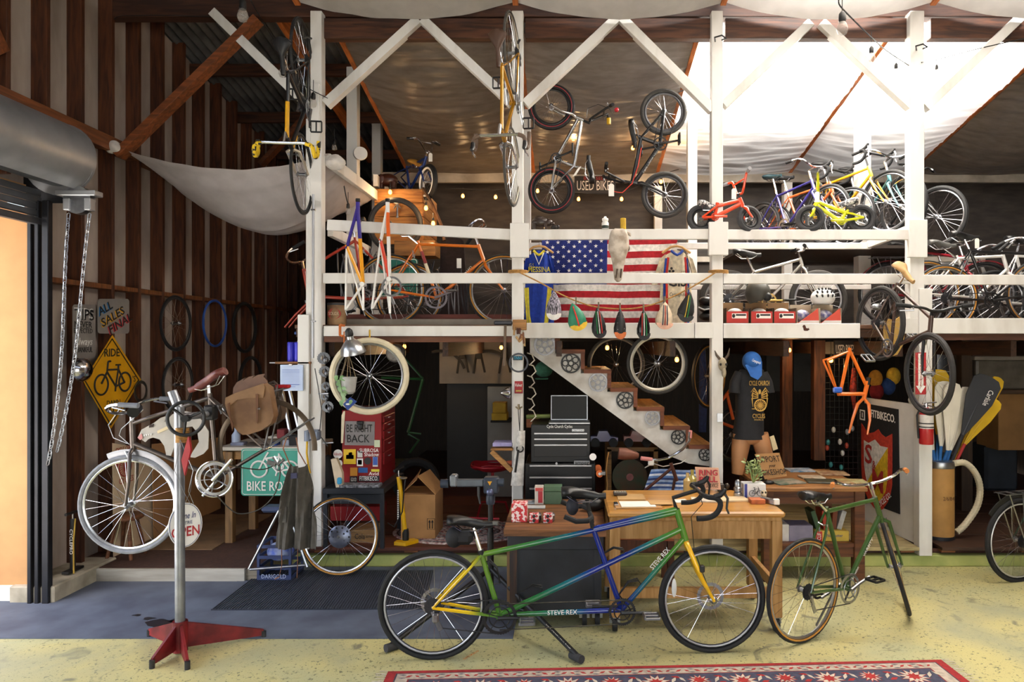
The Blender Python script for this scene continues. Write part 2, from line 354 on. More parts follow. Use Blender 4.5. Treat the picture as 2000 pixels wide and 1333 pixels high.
# ---- loft frame : posts, braces, rails
def px(u,v,Y=YF): return W(u,v,Y)
POSTX=[(-2.25,.125),(-.425,.1),(1.335,.1),(3.09,.115)]
plab=['white painted post at the west end of the loft','white painted post with the hung amber road bike','white painted post in the middle carrying the small horned skull','white painted post at the east with the brown bike']
posts=[]
def post(name,lab,parts):
    p=thing(name,lab,'post',(parts[0][0],parts[0][1],0),kind='structure')
    for i,(x,y,w_,d,z0,z1) in enumerate(parts):
        MB().box((x,y+d/2,(z0+z1)/2),(w_,d,z1-z0),ch=.004).build('shaft' if i==0 else 'splice',WHITEP,p)
    return p
zt=4.9
p1=post('loft_post',plab[0],[(-2.2,YF,.10,.1,.16,zt),(-2.265,YF+.005,.05,.09,2.0,3.95),(-2.3,YF-.03,.10,.06,.16,2.22),(-2.2,YF-.03,.075,.03,3.7,4.25)])
p2=post('loft_post',plab[1],[(-.425,YF,.1,.1,.16,zt),(-.405,YF-.05,.165,.05,2.72,3.02),(-.42,YF-.03,.09,.03,.5,2.2)])
p3=post('loft_post',plab[2],[(1.335,YF,.1,.1,.16,zt),(1.335,YF-.05,.17,.05,2.74,3.03)])
p4=post('loft_post',plab[3],[(3.095,YF,.125,.1,2.0,zt),(3.16,YF-.02,.115,.1,.1,2.45),(3.08,YF-.05,.16,.05,2.72,3.05)])
# knee braces
for i,(u0,v0,u1,v1) in enumerate(((637,205,818,40),(826,40,1000,203),(1026,205,1206,36),(1212,36,1392,216),(1412,207,1582,46),(1602,46,1786,216),(1806,212,1990,36),(416,24,585,190))):
    MB().beam(px(u0,v0,YF+.05),px(u1,v1,YF+.05),.08,.085 if i<7 else .07,up=(0,1,0)).build('knee_brace',WHITEP,kind='structure',label='white painted diagonal knee brace rising from a loft post' if i<7 else 'white painted diagonal brace at the outer side of the first post',cat='brace',group='knee braces' if i<7 else None)
# rails
def rail(u0,v0,u1,v1,Y,h,lab,d=.04,g='loft rails'):
    MB().beam(W(u0,v0,Y),W(u1,v1,Y),d,h).build('loft_rail',WHITEP,kind='structure',label=lab,cat='rail')
rail(640,440,1000,459,YF-.02,.094,'sloping white top rail of the first loft bay')
rail(632,544,1004,544,YF+.02,.09,'white mid rail of the first loft bay')
rail(1020,459,1392,458,YF-.01,.09,'white top rail above the flag')
rail(1020,544,1394,544,YF+.02,.09,'white mid rail across the flag')
rail(1410,459,1780,459,YF-.01,.088,'white top rail under the two toddler bikes')
rail(1412,545,1776,545,YF+.02,.088,'white mid rail behind the twine knot, third bay')
rail(1800,547,2290,547,YF+.02,.088,'white mid rail of the eastern bay')
rail(1026,481,1700,481,6.9,.062,'thin white inner top rail behind the flag bay')
rail(1026,562,1700,561,6.9,.045,'thin white inner mid rail behind the flag bay')
MB().beam(W(1697,478,6.9),W(1776,448,YF+.05),.04,.07).build('loft_rail',WHITEP,kind='structure',label='short white slanting rail running forward to the east post',cat='rail')
MB().beam(W(640,312,YF+.1),W(733,382,7.75),.05,.11).build('loft_rail',WHITEP,kind='structure',label='white side rail running back from the first post',cat='rail')
MB().beam(W(733,352,7.75),W(762,384,9.2),.05,.13).build('loft_rail',WHITEP,kind='structure',label='white side rail beside the timber crate',cat='rail')
MB().beam(W(645,452,YF+.1),W(720,490,7.7),.05,.09).build('loft_rail',WHITEP,kind='structure',label='white lower side rail behind the first post',cat='rail')
# inner posts
for u,Y,vt,wd,lab in((690,7.6,134,.115,'inner white post behind the first loft post'),(737,9.1,243,.115,'far white post behind the timber crate'),(1028,7.6,140,.1,'inner white post behind the second loft post'),(1351,7.6,140,.1,'inner white post behind the black small-wheel bike'),(1684,7.6,140,.135,'inner white post below the skylight'),(1285,9.1,365,.1,'far white post below the back beam, flag bay'),(1537,9.1,358,.11,'far white post below the back beam, third bay')):
    a=W(u,vt,Y); MB().box((a.x,Y,(2.1+a.z)/2),(wd,wd,a.z-2.1),ch=.004).build('inner_post',WHITEP,kind='structure',label=lab,cat='post')
BACKP=M('c9c2b6',.6,0,.08,4,col2='a59c8e')
MB().box((1.9,9.15,4.155),(8.8,.06,.13)).build('far_beam',BACKP,kind='structure',label='pale horizontal beam at the back of the loft',cat='beam')
MB().box((3.0,9.15,3.08),(5,.05,.07)).build('loft_rail',BACKP,kind='structure',label='pale back rail low behind the loft bikes',cat='rail')
# back cloth, walls
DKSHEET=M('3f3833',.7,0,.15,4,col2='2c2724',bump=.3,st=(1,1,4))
def bc(a,b):
    x=-2.6+a*9.2; z=2.0+b*2.2; return (x,9.3+.06*noise.noise(V((x*1.3,z*4,0)))-.12*math.sin(b*PI),z)
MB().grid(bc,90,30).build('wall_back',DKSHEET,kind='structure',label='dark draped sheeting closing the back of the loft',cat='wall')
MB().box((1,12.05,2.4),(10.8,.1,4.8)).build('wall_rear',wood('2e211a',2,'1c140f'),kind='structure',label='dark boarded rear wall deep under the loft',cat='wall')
MB().box((6.5,4.6,3.1),(.1,15.2,6.2)).build('wall_right',wood('5a4a3c',2),kind='structure',label='timber wall beyond the eastern bay',cat='wall')
# deck
dk=MB().box((2.05,7.75,2.06),(8.9,3.1,.07)).build('loft_floor',wood('5b3a26',0,'3b2518'),kind='structure',label='plank deck of the loft',cat='floor')
for i in range(8):
    MB().box((2.05,6.35+i*.38,2.115),(8.9,.37,.035),ch=.003).build('plank',wood('6a4630',0,'46301f'),dk)
for i in range(9):
    MB().box((-2.1+i*1.02,7.75,1.92),(.05,3,.14)).build('joist',wood('4a2e1d',1,'2e1c12'),dk)
for u0,u1,v0,v1,lab in((632,1002,637,657,'white fascia board of the first loft bay'),(1022,1356,631,661,'white fascia board under the flag'),(1357,1394,630,661,'short white fascia board beside the middle post'),(1413,1680,632,661,'white fascia board with a squirrel mark'),(1760,2290,622,652,'white fascia board of the eastern bay')):
    a=W(u0,v1,YF); b=W(u1,v0,YF); MB().box(((a.x+b.x)/2,YF+.02,(a.z+b.z)/2),(b.x-a.x,.045,b.z-a.z),ch=.003).build('fascia_board',WHITEP,kind='structure',label=lab,cat='fascia board')
a=W(632,665,YF);b=W(1002,657,YF); MB().box(((a.x+b.x)/2,YF+.04,(a.z+b.z)/2-.01),(b.x-a.x,.06,.05)).build('trim_4',wood('6e4025',0),kind='structure',label='brown strip under the first fascia board',cat='trim')
a=W(1810,662,YF);b=W(2290,650,YF); MB().box(((a.x+b.x)/2,YF+.05,(a.z+b.z)/2-.01),(b.x-a.x,.06,.06)).build('trim_5',wood('5a3421',0),kind='structure',label='brown strip under the eastern fascia board',cat='trim')
MB().box(((-2.2-.43)/2,6.5,2.16),(1.75,.03,.07)).build('trim_6',M('9c9488',.7,0,.1,8),kind='structure',label='grey toe board behind the orange road bike',cat='trim')
MB().box(((-2.2-.43)/2,6.62,2.22),(1.75,.03,.05)).build('trim_7',wood('6b2f22',0),kind='structure',label='reddish toe board behind the grey one',cat='trim')
# stage below
GRC=M('b5b86e',.8,0,.12,4,col2='8f9a58',bump=.2)
MB().box((2.0,6.6,.05),(8.8,.94,.1),ch=.008).build('curb',GRC,kind='structure',label='green painted concrete curb at the foot of the loft',cat='curb')
st=MB().box((2.0,9.1,.12),(8.8,5.8,.04)).build('stage_floor',wood('4a2117',0,'2c130e',r=.4),kind='structure',label='dark red brown raised floor under the loft',cat='floor')
for x0,x1,dz in((-2.24,.3,0),(.9,3.1,0),(3.3,5.6,.0)):
    n=5; c_='5f2f20' if x0<.5 else ('b9a878' if x0<3 else '4a3022')
    for i in range(n):
        MB().box(((x0+x1)/2,6.30+i*.42,.163),(x1-x0,.40,.03),ch=.003).build('plank',wood(c_,0),st)
    for i in range(4):
        MB().box((x0+.08+(x1-x0-.16)*i/3,6.2,.134),(.12,.1,.028)).build('pallet_block',wood('9a5f35',0),st)
# left carpet platform
MB().box((-3.3,7.85,.05),(1.5,4.2,.1)).build('platform',wood('8d8372',0),kind='structure',label='low grey wooden platform edge by the left wall',cat='platform')
MB().box((-3.3,7.9,.106),(1.5,4.28,.012)).build('platform_carpet',cloth('4a3026'),label='brown carpet runner on the low platform',cat='carpet')
MB().box((-3.55,6.9,.115),(.75,1.3,.008)).build('carpet_sheet',M('8a6e50',.9,0,.15,5),label='tan worn board lying on the brown carpet by the stool',cat='board')
a=W(200,1112,5.76)
MB().box((-3.28,5.74,.055),(1.28,.03,.108),ch=.004).build('platform_edge',M('b5b0a6',.8,0,.1,4,st=(.4,3,3),col2='8a8478'),kind='structure',label='weathered white board on the front of the carpet platform',cat='edge board')
# mats
MATG=M('5c6474',.7,0,.15,3,col2='464c5c',bump=.1)
MB().prism([(-5.3,4.62,.001),(-.35,4.62,.001),(-.35,6.1,.001),(-2.7,6.1,.001),(-2.7,5.72,.001),(-4.4,5.72,.001),(-5.2,5.1,.001)],(0,0,.009)).build('rubber_mat',MATG,label='large smooth blue grey rubber mat spread from the door',cat='mat')
rm=thing('ribbed_mat','dark ribbed rubber mat on the smooth grey mat','mat',(-1.9,5.6,.01))
A,B,C_,D=[V((W(u,0,GD(v)).x,GD(v),.011)) for u,v in((412,1196),(828,1194),(846,1119),(512,1119))]
MB().prism([A,B,C_,D],(0,0,.007)).build('base_sheet',M('2c303a',.7,0,.1,9),rm)
m=MB()
for i in range(78):
    t=(i+.5)/78; p=A.lerp(B,t)+V((0,0,.009)); q=D.lerp(C_,t)+V((0,0,.009)); m.beam(p,q,.0085,.006,ch=0)
m.build('ribs',M('3c4250',.5,0,.1,9),rm,kind='stuff')
R0=random.Random(4)
for k,(u,v,s_) in enumerate(((312,1221,.1),(290,1212,.04),(340,1216,.04),(352,1206,.03),(268,1205,.03))):
    c=V((W(u,0,GD(v)).x,GD(v),.0102)); MB().prism([c+V((s_*math.cos(a)*(1+.3*math.sin(3*a+k)),s_*.7*math.sin(a)*(1+.25*math.sin(4*a)),0)) for a in [2*PI*i/16 for i in range(16)]],(0,0,.0006)).build('oil_stain',M('1e2028',.35,0,.05,9),bpy.data.objects['rubber_mat'])
# left swag
A,B,C_,D=W(218,284,6.2),W(640,300,6.2),W(735,384,7.7),V((XW+.02,7.6,3.72))
def sw(a,b):
    p=A.lerp(B,a).lerp(D.lerp(C_,a),b); e=4*a*(1-a); s_=e*(.17+.42*math.sin(b*PI*.9)); s_*=1+.25*(a-.5)
    return p-V((0,0,s_))+V((0,.0,.02*noise.noise(V((a*3,b*22,1)))+.01*noise.noise(V((a*9,b*9,5)))))
MB().grid(sw,40,40).build('swag_cloth',M('c7c0c0',.9,0,.06,8,translu=.25,bump=.1),label='white cloth hammocked between the left wall and the first post',cat='cloth')
for p,s_ in((W(222,288,6.15),.07),(W(655,318,6.05),.085)):
    m=MB(); R0=random.Random(3)
    m.ell(p,(s_,s_*.8,s_*.75),n=16,m=10); m.v=[p+(q-p)*(1+.35*noise.noise(q*14)) for q in m.v]
    m.build('cloth_knot',M('d8d2cc',.9,0,.08,20),label='bunched white cloth knot %s'%('tied at the left wall' if s_<.08 else 'tied at the first loft post'),cat='cloth knot')
MB().beam(W(232,305,6.2),W(505,38,6.2),.06,.13,up=(0,1,0)).build('wall_brace',wood('8a4a22',0,'5a2e14'),kind='structure',label='brown diagonal timber brace from the left wall to the roof beam',cat='brace')
MB().beam(W(510,322,8.2),W(625,200,8.2),.05,.12,up=(0,1,0)).build('wall_brace',wood('7a431f',0,'4e2812'),kind='structure',label='short brown diagonal brace deep behind the yellow-taped road bike',cat='brace')
MB().beam(V((XW,5.0,4.05)),V((XW+.02,3.8,5.6)),.05,.12).build('wall_brace',wood('8a4a22',0),kind='structure',label='brown diagonal brace at the top corner above the roller door',cat='brace')
# ================= bicycles
def wheel(C,n,R,tw,parent,tyre=RUBBER,rim=STEEL,side=None,sp=28,spm=CHROME,hubm=STEEL,hr=.016,thing_lab=None,name='wheel',deep=.011,disc=None,seg=44,cog=False,rot=0.,hubw=.05,cogc=DARKSTEEL):
    n=V(n).normalized(); C=V(C)
    if thing_lab: root=thing('spoked_wheel',thing_lab,'bicycle wheel',C-V((0,0,R))); rp=MB().ring(C,n,R-2*tw-deep*.6,deep,seg,6,flat=.75).build('rim',rim,root); parts=root
    else: rp=MB().ring(C,n,R-2*tw-deep*.6,deep,seg,6,flat=.75).build(name,rim,parent); parts=rp
    MB().ring(C,n,R-tw,tw,seg,8).build('tyre',tyre,parts)
    if side: 
        for s in(-1,1): MB().ring(C+n*(tw*.62*s),n,R-tw*1.5,tw*.48,seg,5).build('sidewall',side,parts)
    e=n.orthogonal().normalized(); g=n.cross(e)
    if sp:
        m=MB(); Rr=R-2*tw-deep*1.2
        for k in range(sp):
            a=2*PI*(k+.5)/sp+rot; s=1 if k%2 else -1; off=(.62 if (k//2)%2 else -.62); b=a+off
            p=C+n*(s*hubw*.62)+(e*math.cos(b)+g*math.sin(b))*hr*1.3; q=C+(e*math.cos(a)+g*math.sin(a))*Rr; m.tube([p,q],.0011,3,caps=False)
        m.build('spokes',spm,parts)
    h=MB().lathe([(hr*.5,-hubw*1.1),(hr*.6,-hubw*.95),(hr*1.5,-hubw*.68),(hr*1.5,-hubw*.6),(hr*.85,-hubw*.5),(hr*.85,hubw*.5),(hr*1.5,hubw*.6),(hr*1.5,hubw*.68),(hr*.6,hubw*.95),(hr*.5,hubw*1.1)],C,n,14)
    h.build('hub',hubm,parts)
    if disc:
        m=MB().gear(C+n*disc,n,.085,24,.066,.002,.004)
        for k in range(6):
            a=2*PI*k/6; m.beam(C+n*disc+(e*math.cos(a)+g*math.sin(a))*.02,C+n*disc+(e*math.cos(a+.4)+g*math.sin(a+.4))*.07,.002,.008,up=n,ch=0)
        m.build('brake_disc',STEEL,parts)
    if cog:
        m=MB()
        for k in range(6): m.gear(C+n*(hubw*.7+k*.0045),n,.052-k*.0052,14,.012,.0022,.003)
        m.build('cassette',cogc,parts)
    return root if thing_lab else rp
def saddle(S,fw,up,lat,mat,parent,L=.27,wd=.15,rails=CHROME,name='saddle'):
    m=MB(); n=12; k=10; rows=[]
    for i in range(n+1):
        t=i/n; x=-L/2+L*t; w_=wd/2*(1 if t<.12 else max(.19,1-1.25*((t-.12)/.6)**1.1 if t<.62 else .2)) ; w_=max(w_,.018); w_*= (.55+.45*min(1,t/.08)) if t<.08 else (1 if t<.94 else .75)
        zz=.018*(1-t)**2-.01*t*t+.008*math.sin(t*6); row=[]
        for j in range(k):
            a=2*PI*j/k; c_=math.cos(a); s_=math.sin(a); row.append(S+fw*x+lat*(w_*c_)+up*(zz+(.03*s_ if s_>0 else .028*s_)*(1 if t<.8 else .7)))
        rows.append(row)
    vs=[p for r_ in rows for p in r_]; fs=[(i*k+j,i*k+(j+1)%k,(i+1)*k+(j+1)%k,(i+1)*k+j) for i in range(n) for j in range(k)]+[tuple(range(k))[::-1],tuple(n*k+j for j in range(k))]
    o=m.add(vs,fs).build(name,mat,parent,ang=60)
    r=MB()
    for s in(-1,1): r.tube([S+fw*L*.38-up*.01+lat*.012*s,S+fw*.05-up*.045+lat*.02*s,S-fw*.05-up*.045+lat*.022*s,S-fw*L*.4-up*.0+lat*.04*s],.0035,5)
    r.build('saddle_rails',rails,o); return o
def chainset(B,lat,r,ang,fw,up,parent,mat=STEEL,arm=.17,pedal=BLACK,teeth=40,armm=None,pedals=True,L=.035,guard=None,both=True):
    c=B+lat*L; e=fw; g=up
    m=MB().gear(c,lat,r,teeth,r*.84)
    for k in range(5):
        a=2*PI*k/5+.3; m.beam(c+(e*math.cos(a)+g*math.sin(a))*.012,c+(e*math.cos(a)+g*math.sin(a))*r*.88,.003,.014,up=lat,ch=0)
    m.ring(c,lat,r*.62,.004,24,5) if r>.07 else None
    o=m.build('chainring',mat,parent)
    if guard: MB().ring(c+lat*.006,lat,r*1.08,.006,36,6).build('chain_guard',guard,o)
    armm=armm or mat
    for s in((1,-1) if both else (1,)):
        a=ang if s>0 else ang+PI; d=e*math.cos(a)+g*math.sin(a); b=B+lat*(s*(L+.018)); t=b+d*arm+lat*(s*.012)
        ca=MB().tube([b-d*.01,b+d*arm*.5,t+d*.01],[.014,.010,.011],8).build('crank_arm',armm,parent)
        if pedals:
            pc=t+lat*s*.05; q=MB()
            for y in(-.045,.045): q.box(pc+fw*y,(0.0,0,0)) if 0 else q.beam(pc+fw*y-lat*.045,pc+fw*y+lat*.045,.012,.018,up=up)
            for y in(-.045,0,.045): q.beam(pc+lat*y-fw*.045,pc+lat*y+fw*.045,.01,.016,up=up)
            q.build('pedal',pedal,ca)
    return o
def bars(kind,K,bf,bu,lat,S,parent,mat=CHROME,grip=BLACKM,lever=STEEL,wd=1.,levers=True,hoods=BLACK,turn=0.):
    """handlebar of the given kind; S moves a point with the steering"""
    P=lambda l,f_,u_:S(K+lat*l*wd+bf*(f_*math.cos(turn)-u_*math.sin(turn))+bu*(f_*math.sin(turn)+u_*math.cos(turn)))
    def both(pts): return crv([P(-a,b,c) for a,b,c in pts[::-1]]+[P(a,b,c) for a,b,c in pts[1:]],3)
    if kind=='drop':
        h=[(0,0,0),(.06,0,0),(.15,.0,0),(.195,.02,-.002),(.205,.065,-.008),(.207,.09,-.035),(.208,.082,-.075),(.21,.05,-.11),(.212,0,-.125),(.214,-.055,-.126)]
        b=MB().tube(both(h),.0125,8).build('handlebar',mat,parent)
        for s in(-1,1):
            q=[(a*s,f_,u_) for a,f_,u_ in h[2:]]; MB().tube(crv([P(*t) for t in q],3),.0165,8).build('bar_tape',grip,b)
            if levers:
                MB().tube([P(.203*s,.055,0),P(.204*s,.09,.012),P(.204*s,.115,.035),P(.204*s,.12,.05)],[.017,.018,.016,.011],8).build('brake_hood',hoods,b)
                MB().tube([P(.204*s,.112,.03),P(.207*s,.135,-.01),P(.21*s,.128,-.07),P(.212*s,.14,-.1)],[.008,.008,.007,.006],6).build('brake_lever',lever,b)
        return b
    if kind=='flat': h=[(0,0,0),(.05,0,.003),(.09,0,.02),(.15,-.005,.03),(.31,-.05,.026)]; g0=3
    elif kind=='city': h=[(0,0,0),(.06,.03,.0),(.12,.05,.015),(.2,.03,.05),(.25,-.06,.07),(.27,-.2,.06)]; g0=4
    elif kind=='bull': h=[(0,0,0),(.08,.03,0),(.17,.06,.02),(.22,.03,.05),(.245,-.06,.055),(.25,-.15,.05)]; g0=4
    elif kind=='bmx': h=[(0,0,0),(.05,0,0),(.13,.0,.17),(.16,-.005,.19),(.33,-.04,.2)]; g0=3
    elif kind=='kid': h=[(0,0,0),(.04,0,0),(.10,.0,.13),(.12,-.005,.145),(.2,-.03,.15)]; g0=3
    b=MB().tube(both(h),.011,8).build('handlebar',mat,parent)
    if kind in('bmx','kid'):
        a_,c_=h[2][0]*.93,h[2][2]*.85; MB().tube([P(-a_,0,c_),P(a_,0,c_)],.008,6).build('crossbar',mat,b)
    for s in(-1,1):
        a0,a1=h[g0],h[g0+1] ; t=lambda k:[a0[i]+(a1[i]-a0[i])*k for i in range(3)]
        k0=.12 if kind in('city','bull') else .35
        p0,p1=t(k0),t(1.03); q=lambda z:P(z[0]*s,z[1],z[2])
        MB().tube([q(p0),q(p1)],.0165,10).build('grip',grip,b)
        if levers:
            z=t(k0-.08); z2=t(k0+.55); MB().tube([q(z)-S(K)*0,q((z[0],z[1]+.03,z[2]-.015)),q((z2[0],z2[1]+.035,z2[2]-.03))],[.008,.007,.005],6).build('brake_lever',lever,b)
    return b
def bike(label,J,n,fc,name='bicycle',fork=None,tyre=RUBBER,rim=STEEL,side=None,R=.34,Rf=None,tw=.014,bar='drop',barm=CHROME,grip=BLACKM,sad=BLACK,steer=0.,cr=.09,crm=STEEL,ca=0.,td=.0145,fender=None,rack=None,cog=True,wheels=(1,1),crank=True,pedals=True,loc=None,sp=28,spm=CHROME,chain=True,disc=False,levers=True,group=None,tubes=None,wd=1.,hoods=BLACK,pedal=BLACK,guard=None,cranks=True,turn=0.,seatpost=CHROME,stem=None,deep=.011,brakes=True,sadL=.27,hubf=.05,skipf=False,lever=STEEL):
    J={k:V(p) for k,p in J.items()}; n=V(n).normalized(); Rf=Rf or R; fork=fork or fc
    Rr,Ff=J['R'],J['F']; fw=(Ff-Rr); fw=(fw-n*fw.dot(n)).normalized(); up=n.cross(fw)
    if up.dot(J['ST']-J['BB'])<0: up=-up
    ax=(J['HT']-J['HB']).normalized(); Rm=Matrix.Rotation(steer,3,ax); S=(lambda p:J['HB']+Rm@(V(p)-J['HB'])) if steer else (lambda p:V(p))
    lo=min([Rr-up*R,Ff-up*Rf,Rr-Z_*R],key=lambda p:p.z)
    root=thing(name,label,'bicycle',loc or V((J['BB'].x,J['BB'].y,lo.z)),group)
    f=MB(); w2=.055
    f.tube([J['ST'],J['HT']-ax*.02],td,10); f.tube([J.get('DT',J['HB']+ax*.02),J['BB']],td*1.12,10); f.tube([J['ST']+(J['ST']-J['BB']).normalized()*.03,J['BB']],td,10)
    f.tube([J['HB'],J['HT']],td*1.25,12); f.tube([J['BB']-n*.034,J['BB']+n*.034],td*1.35,12)
    for s in(-1,1):
        f.tube([J['ST']+n*.014*s,J['ST'].lerp(Rr,.3)+n*.04*s,Rr+n*w2*s],[td*.55,td*.55,td*.5],6)
        f.tube([J['BB']+n*.02*s,J['BB'].lerp(Rr,.4)+n*.038*s,Rr+n*w2*s],[td*.75,td*.7,td*.6],6)
    for a,b in tubes or []: f.tube([a,b],td,10)
    fr=f.build('frame',fc,root,ang=50)
    m=MB()
    hb=J['HB']
    for s in(-1,1):
        c0=hb-ax*.02; q=[c0+n*.012*s,c0+n*.045*s-ax*.025,hb.lerp(Ff,.6)+n*.048*s-fw*.012,Ff+n*.05*s]
        m.tube([S(p) for p in q],[td*.95,td*.95,td*.75,td*.55],8)
    m.tube([S(hb-ax*.035),S(hb)],td*1.1,10)
    if not skipf: m.build('fork',fork,root,ang=50)
    if wheels[0]: wheel(Rr,n,R,tw,root,tyre,rim,side,sp,spm,cog=cog,deep=deep,disc=-.045 if disc else None)
    nf=Rm@n if steer else n
    if wheels[1]: wheel(S(Ff),nf,Rf,tw,root,tyre,rim,side,sp,spm,deep=deep,disc=-.045 if disc else None,rot=.1)
    if bar:
        K=J.get('K',J['HT']+ax*.05+fw*.07); st=MB().tube([S(J['HT']),S(J['HT']+ax*max(.01,(K-J['HT']).dot(ax))),S(K)],[.0125,.0135,.013],8); st.build('stem',stem or barm,root)
        bars(bar,K,fw,up,n,S,root,barm,grip,lever,wd=wd,levers=levers,hoods=hoods,turn=turn)
    if sad is not None and 'SD' in J:
        MB().tube([J['ST'],J['SD']-up*.03],.0125,8).build('seatpost',seatpost,root); saddle(J['SD'],fw,up,n,sad,root,L=sadL)
    if crank:
        chainset(J['BB'],n,cr,ca,fw,up,root,crm,pedal=pedal,pedals=pedals,guard=guard,both=cranks,arm=.17 if R>.2 else .09)
        if chain:
            c=J['BB']+n*.035; b=Rr+n*.04; MB().tube([c+up*cr,b+up*.03],.0038,4).tube([b-up*.03+fw*.0,b-up*.13+fw*.05,c-up*cr],.0038,4).build('chain',DARKSTEEL,root)
            if cog: MB().beam(Rr+n*.06-up*.02,Rr+n*.06-up*.08+fw*.02,.012,.02).beam(Rr+n*.05-up*.07+fw*.02,Rr+n*.05-up*.14+fw*.05,.008,.03).build('derailleur',STEEL,root)
    if brakes:
        for c,h_,Q in((hb-ax*.03+fw*.03,Ff,S),(J['ST'].lerp(Rr,.18)-fw*.0,Rr,lambda p:V(p))):
            m=MB()
            for s in(-1,1): m.tube([Q(c),Q(c+n*.035*s+up*.012),Q(c+n*.03*s-up*.05)],.006,6)
            m.build('brake',STEEL,root)
    if fender:
        for c,Q,nn,RR in((Rr,lambda p:V(p),n,R),(Ff,S,nf,Rf)):
            m=MB(); a0,a1=(.35,2.9) if c is Rr else (.5,3.0)
            m.tube([Q(c+fw*(math.cos(t)*(RR+.012))*(1)+up*(math.sin(t)*(RR+.012))) for t in [a0+(a1-a0)*i/20 for i in range(21)]],.024,6,flat=.25,up=None)
            m.build('fender',fender,root)
    if rack:
        z=R+.045; m=MB()
        for s in(-1,1):
            m.tube([Rr+up*z+fw*.14+n*.05*s,Rr+up*z-fw*.2+n*.055*s],.005,6); m.tube([Rr+n*.06*s,Rr+up*z-fw*.02+n*.055*s],.005,6); m.tube([Rr+n*.06*s,Rr+up*z-fw*.16+n*.055*s],.005,6)
        for k in range(4): m.tube([Rr+up*z+fw*(.13-.105*k)-n*.055,Rr+up*z+fw*(.13-.105*k)+n*.055],.005,6)
        m.build('rear_rack',rack,root)
    return root,fr
def std(P,xd,zd,k=1.,kind='road'):
    """joints of a standard frame with the rear hub at P"""
    T={'road':dict(R=(0,0),F=(.99,0),BB=(.41,-.07),ST=(.27,.41),HT=(.80,.44),HB=(.85,.31),SD=(.2,.56),K=(.87,.53)),
       'bmx':dict(R=(0,0),F=(.93,0),BB=(.37,.03),ST=(.29,.24),HT=(.72,.33),HB=(.75,.23),SD=(.24,.33),K=(.75,.37)),
       'mtb':dict(R=(0,0),F=(1.03,0),BB=(.42,-.04),ST=(.27,.34),HT=(.80,.42),HB=(.84,.31),SD=(.2,.58),K=(.84,.55))}[kind]
    P=V(P); xd=V(xd).normalized(); zd=V(zd).normalized(); return {q:P+xd*(a*k)+zd*(b*k) for q,(a,b) in T.items()}
def price_tag(p,parent,r=X_,u=Z_,s=1.,col='efece4'):
    r=V(r);u=V(u); MB().prism([p+r*a*s+u*b*s for a,b in((-.02,0),(-.02,-.08),(.02,-.08),(.02,0),(.01,.012),(-.01,.012))],r.cross(u)*.002).build('price_tag',M(col,.8,0,.03,9),parent)
def cage(p,d,o,n,parent):
    """bottle cage: p on the tube, d along the tube, o away from it"""
    p=V(p); MB().tube([p+n*.0+o*.012,p+d*.14+o*.012,p+d*.15+o*.05+n*.02,p+d*.1+o*.085+n*.012,p-d*.0+o*.075,p-d*.01+o*.02],.005,6).tube([p+d*.15+o*.05+n*.02,p+d*.15+o*.05-n*.02,p+d*.1+o*.085-n*.012,p+o*.075],.005,6).build('bottle_cage',BLACK,parent)

# ---- tandem
pl=PL(850,GD(1288),1395,GD(1275)); n=pl.n; A=pl.at
def ramp_mat(stops,x0,x1,name):
    m=bpy.data.materials.new(name); m.use_nodes=True; N=m.node_tree.nodes; L=m.node_tree.links; b=N['Principled BSDF']; b.inputs['Roughness'].default_value=.25; b.inputs['Coat Weight'].default_value=.7
    tc=N.new('ShaderNodeTexCoord'); sx=N.new('ShaderNodeSeparateXYZ'); L.new(tc.outputs['Object'],sx.inputs[0]); mr=N.new('ShaderNodeMapRange'); mr.inputs[1].default_value=x0; mr.inputs[2].default_value=x1; L.new(sx.outputs[0],mr.inputs[0])
    cr=N.new('ShaderNodeValToRGB'); L.new(mr.outputs[0],cr.inputs[0]); L.new(cr.outputs[0],b.inputs['Base Color']); e=cr.color_ramp.elements
    while len(e)<len(stops): e.new(.5)
    for q,(p,c) in zip(e,stops): q.position=p; q.color=lin(c)
    return m
T={k:A(*p) for k,p in dict(R=(847,1182),F=(1391,1170),BB=(976,1202),ST=(941,1084),HT=(1321,995),HB=(1339,1056),SD=(918,1024),K=(1362,958),DT=(1331,1034)).items()}
B2=A(1214,1192); S2=A(1159,1034); o0=T['BB'].x
q=lambda u:(A(u,1100).x)
st=[(q(u)-o0) for u in(850,1400)]
us=[(870,'f0c010'),(915,'e4c81c'),(938,'688e2a'),(985,'3f7a2a'),(1050,'1f6a3c'),(1105,'0f626e'),(1152,'04247e'),(1222,'042076'),(1262,'126464'),(1300,'3d7c2a'),(1345,'58862a')]
RAINBOW=ramp_mat([((u-850)/550,c) for u,c in us],st[0],st[1],'fade_paint')
Yp=gloss('f0b90e')
tan,fr=bike('long green, blue and yellow fade tandem with drop bars in front of the tables',T,n,RAINBOW,name='tandem_bicycle',fork=Yp,R=.345,tw=.017,rim=M('3a3a3e',.35,.6,.1,20),bar='drop',barm=BLACK,lever=BLACK,grip=BLACKM,sad=None,cr=.105,crm=BLACK,ca=0.,td=.017,disc=True,brakes=False,deep=.013,pedal=STEEL,stem=BLACK,
   tubes=[(S2,B2),(A(1338,1050),B2),(B2,T['BB']),(S2,T['HT'])])
tan['category']='bicycle'
R0=[o for o in tan.children if o.name.startswith('wheel')]
for w_ in R0:
    c=T['R'] if w_ is R0[0] else T['F']; MB().ring(c+n*.009,n,.299,.006,44,5).ring(c-n*.009,n,.299,.006,44,5).build('brake_track',M('c9cacd',.4,.6,.05,20),w_)
chainset(B2,n,.082,0,T['F']-T['R'] and (T['F']-T['R']).normalized(),Z_,tan,BLACK,pedal=STEEL)
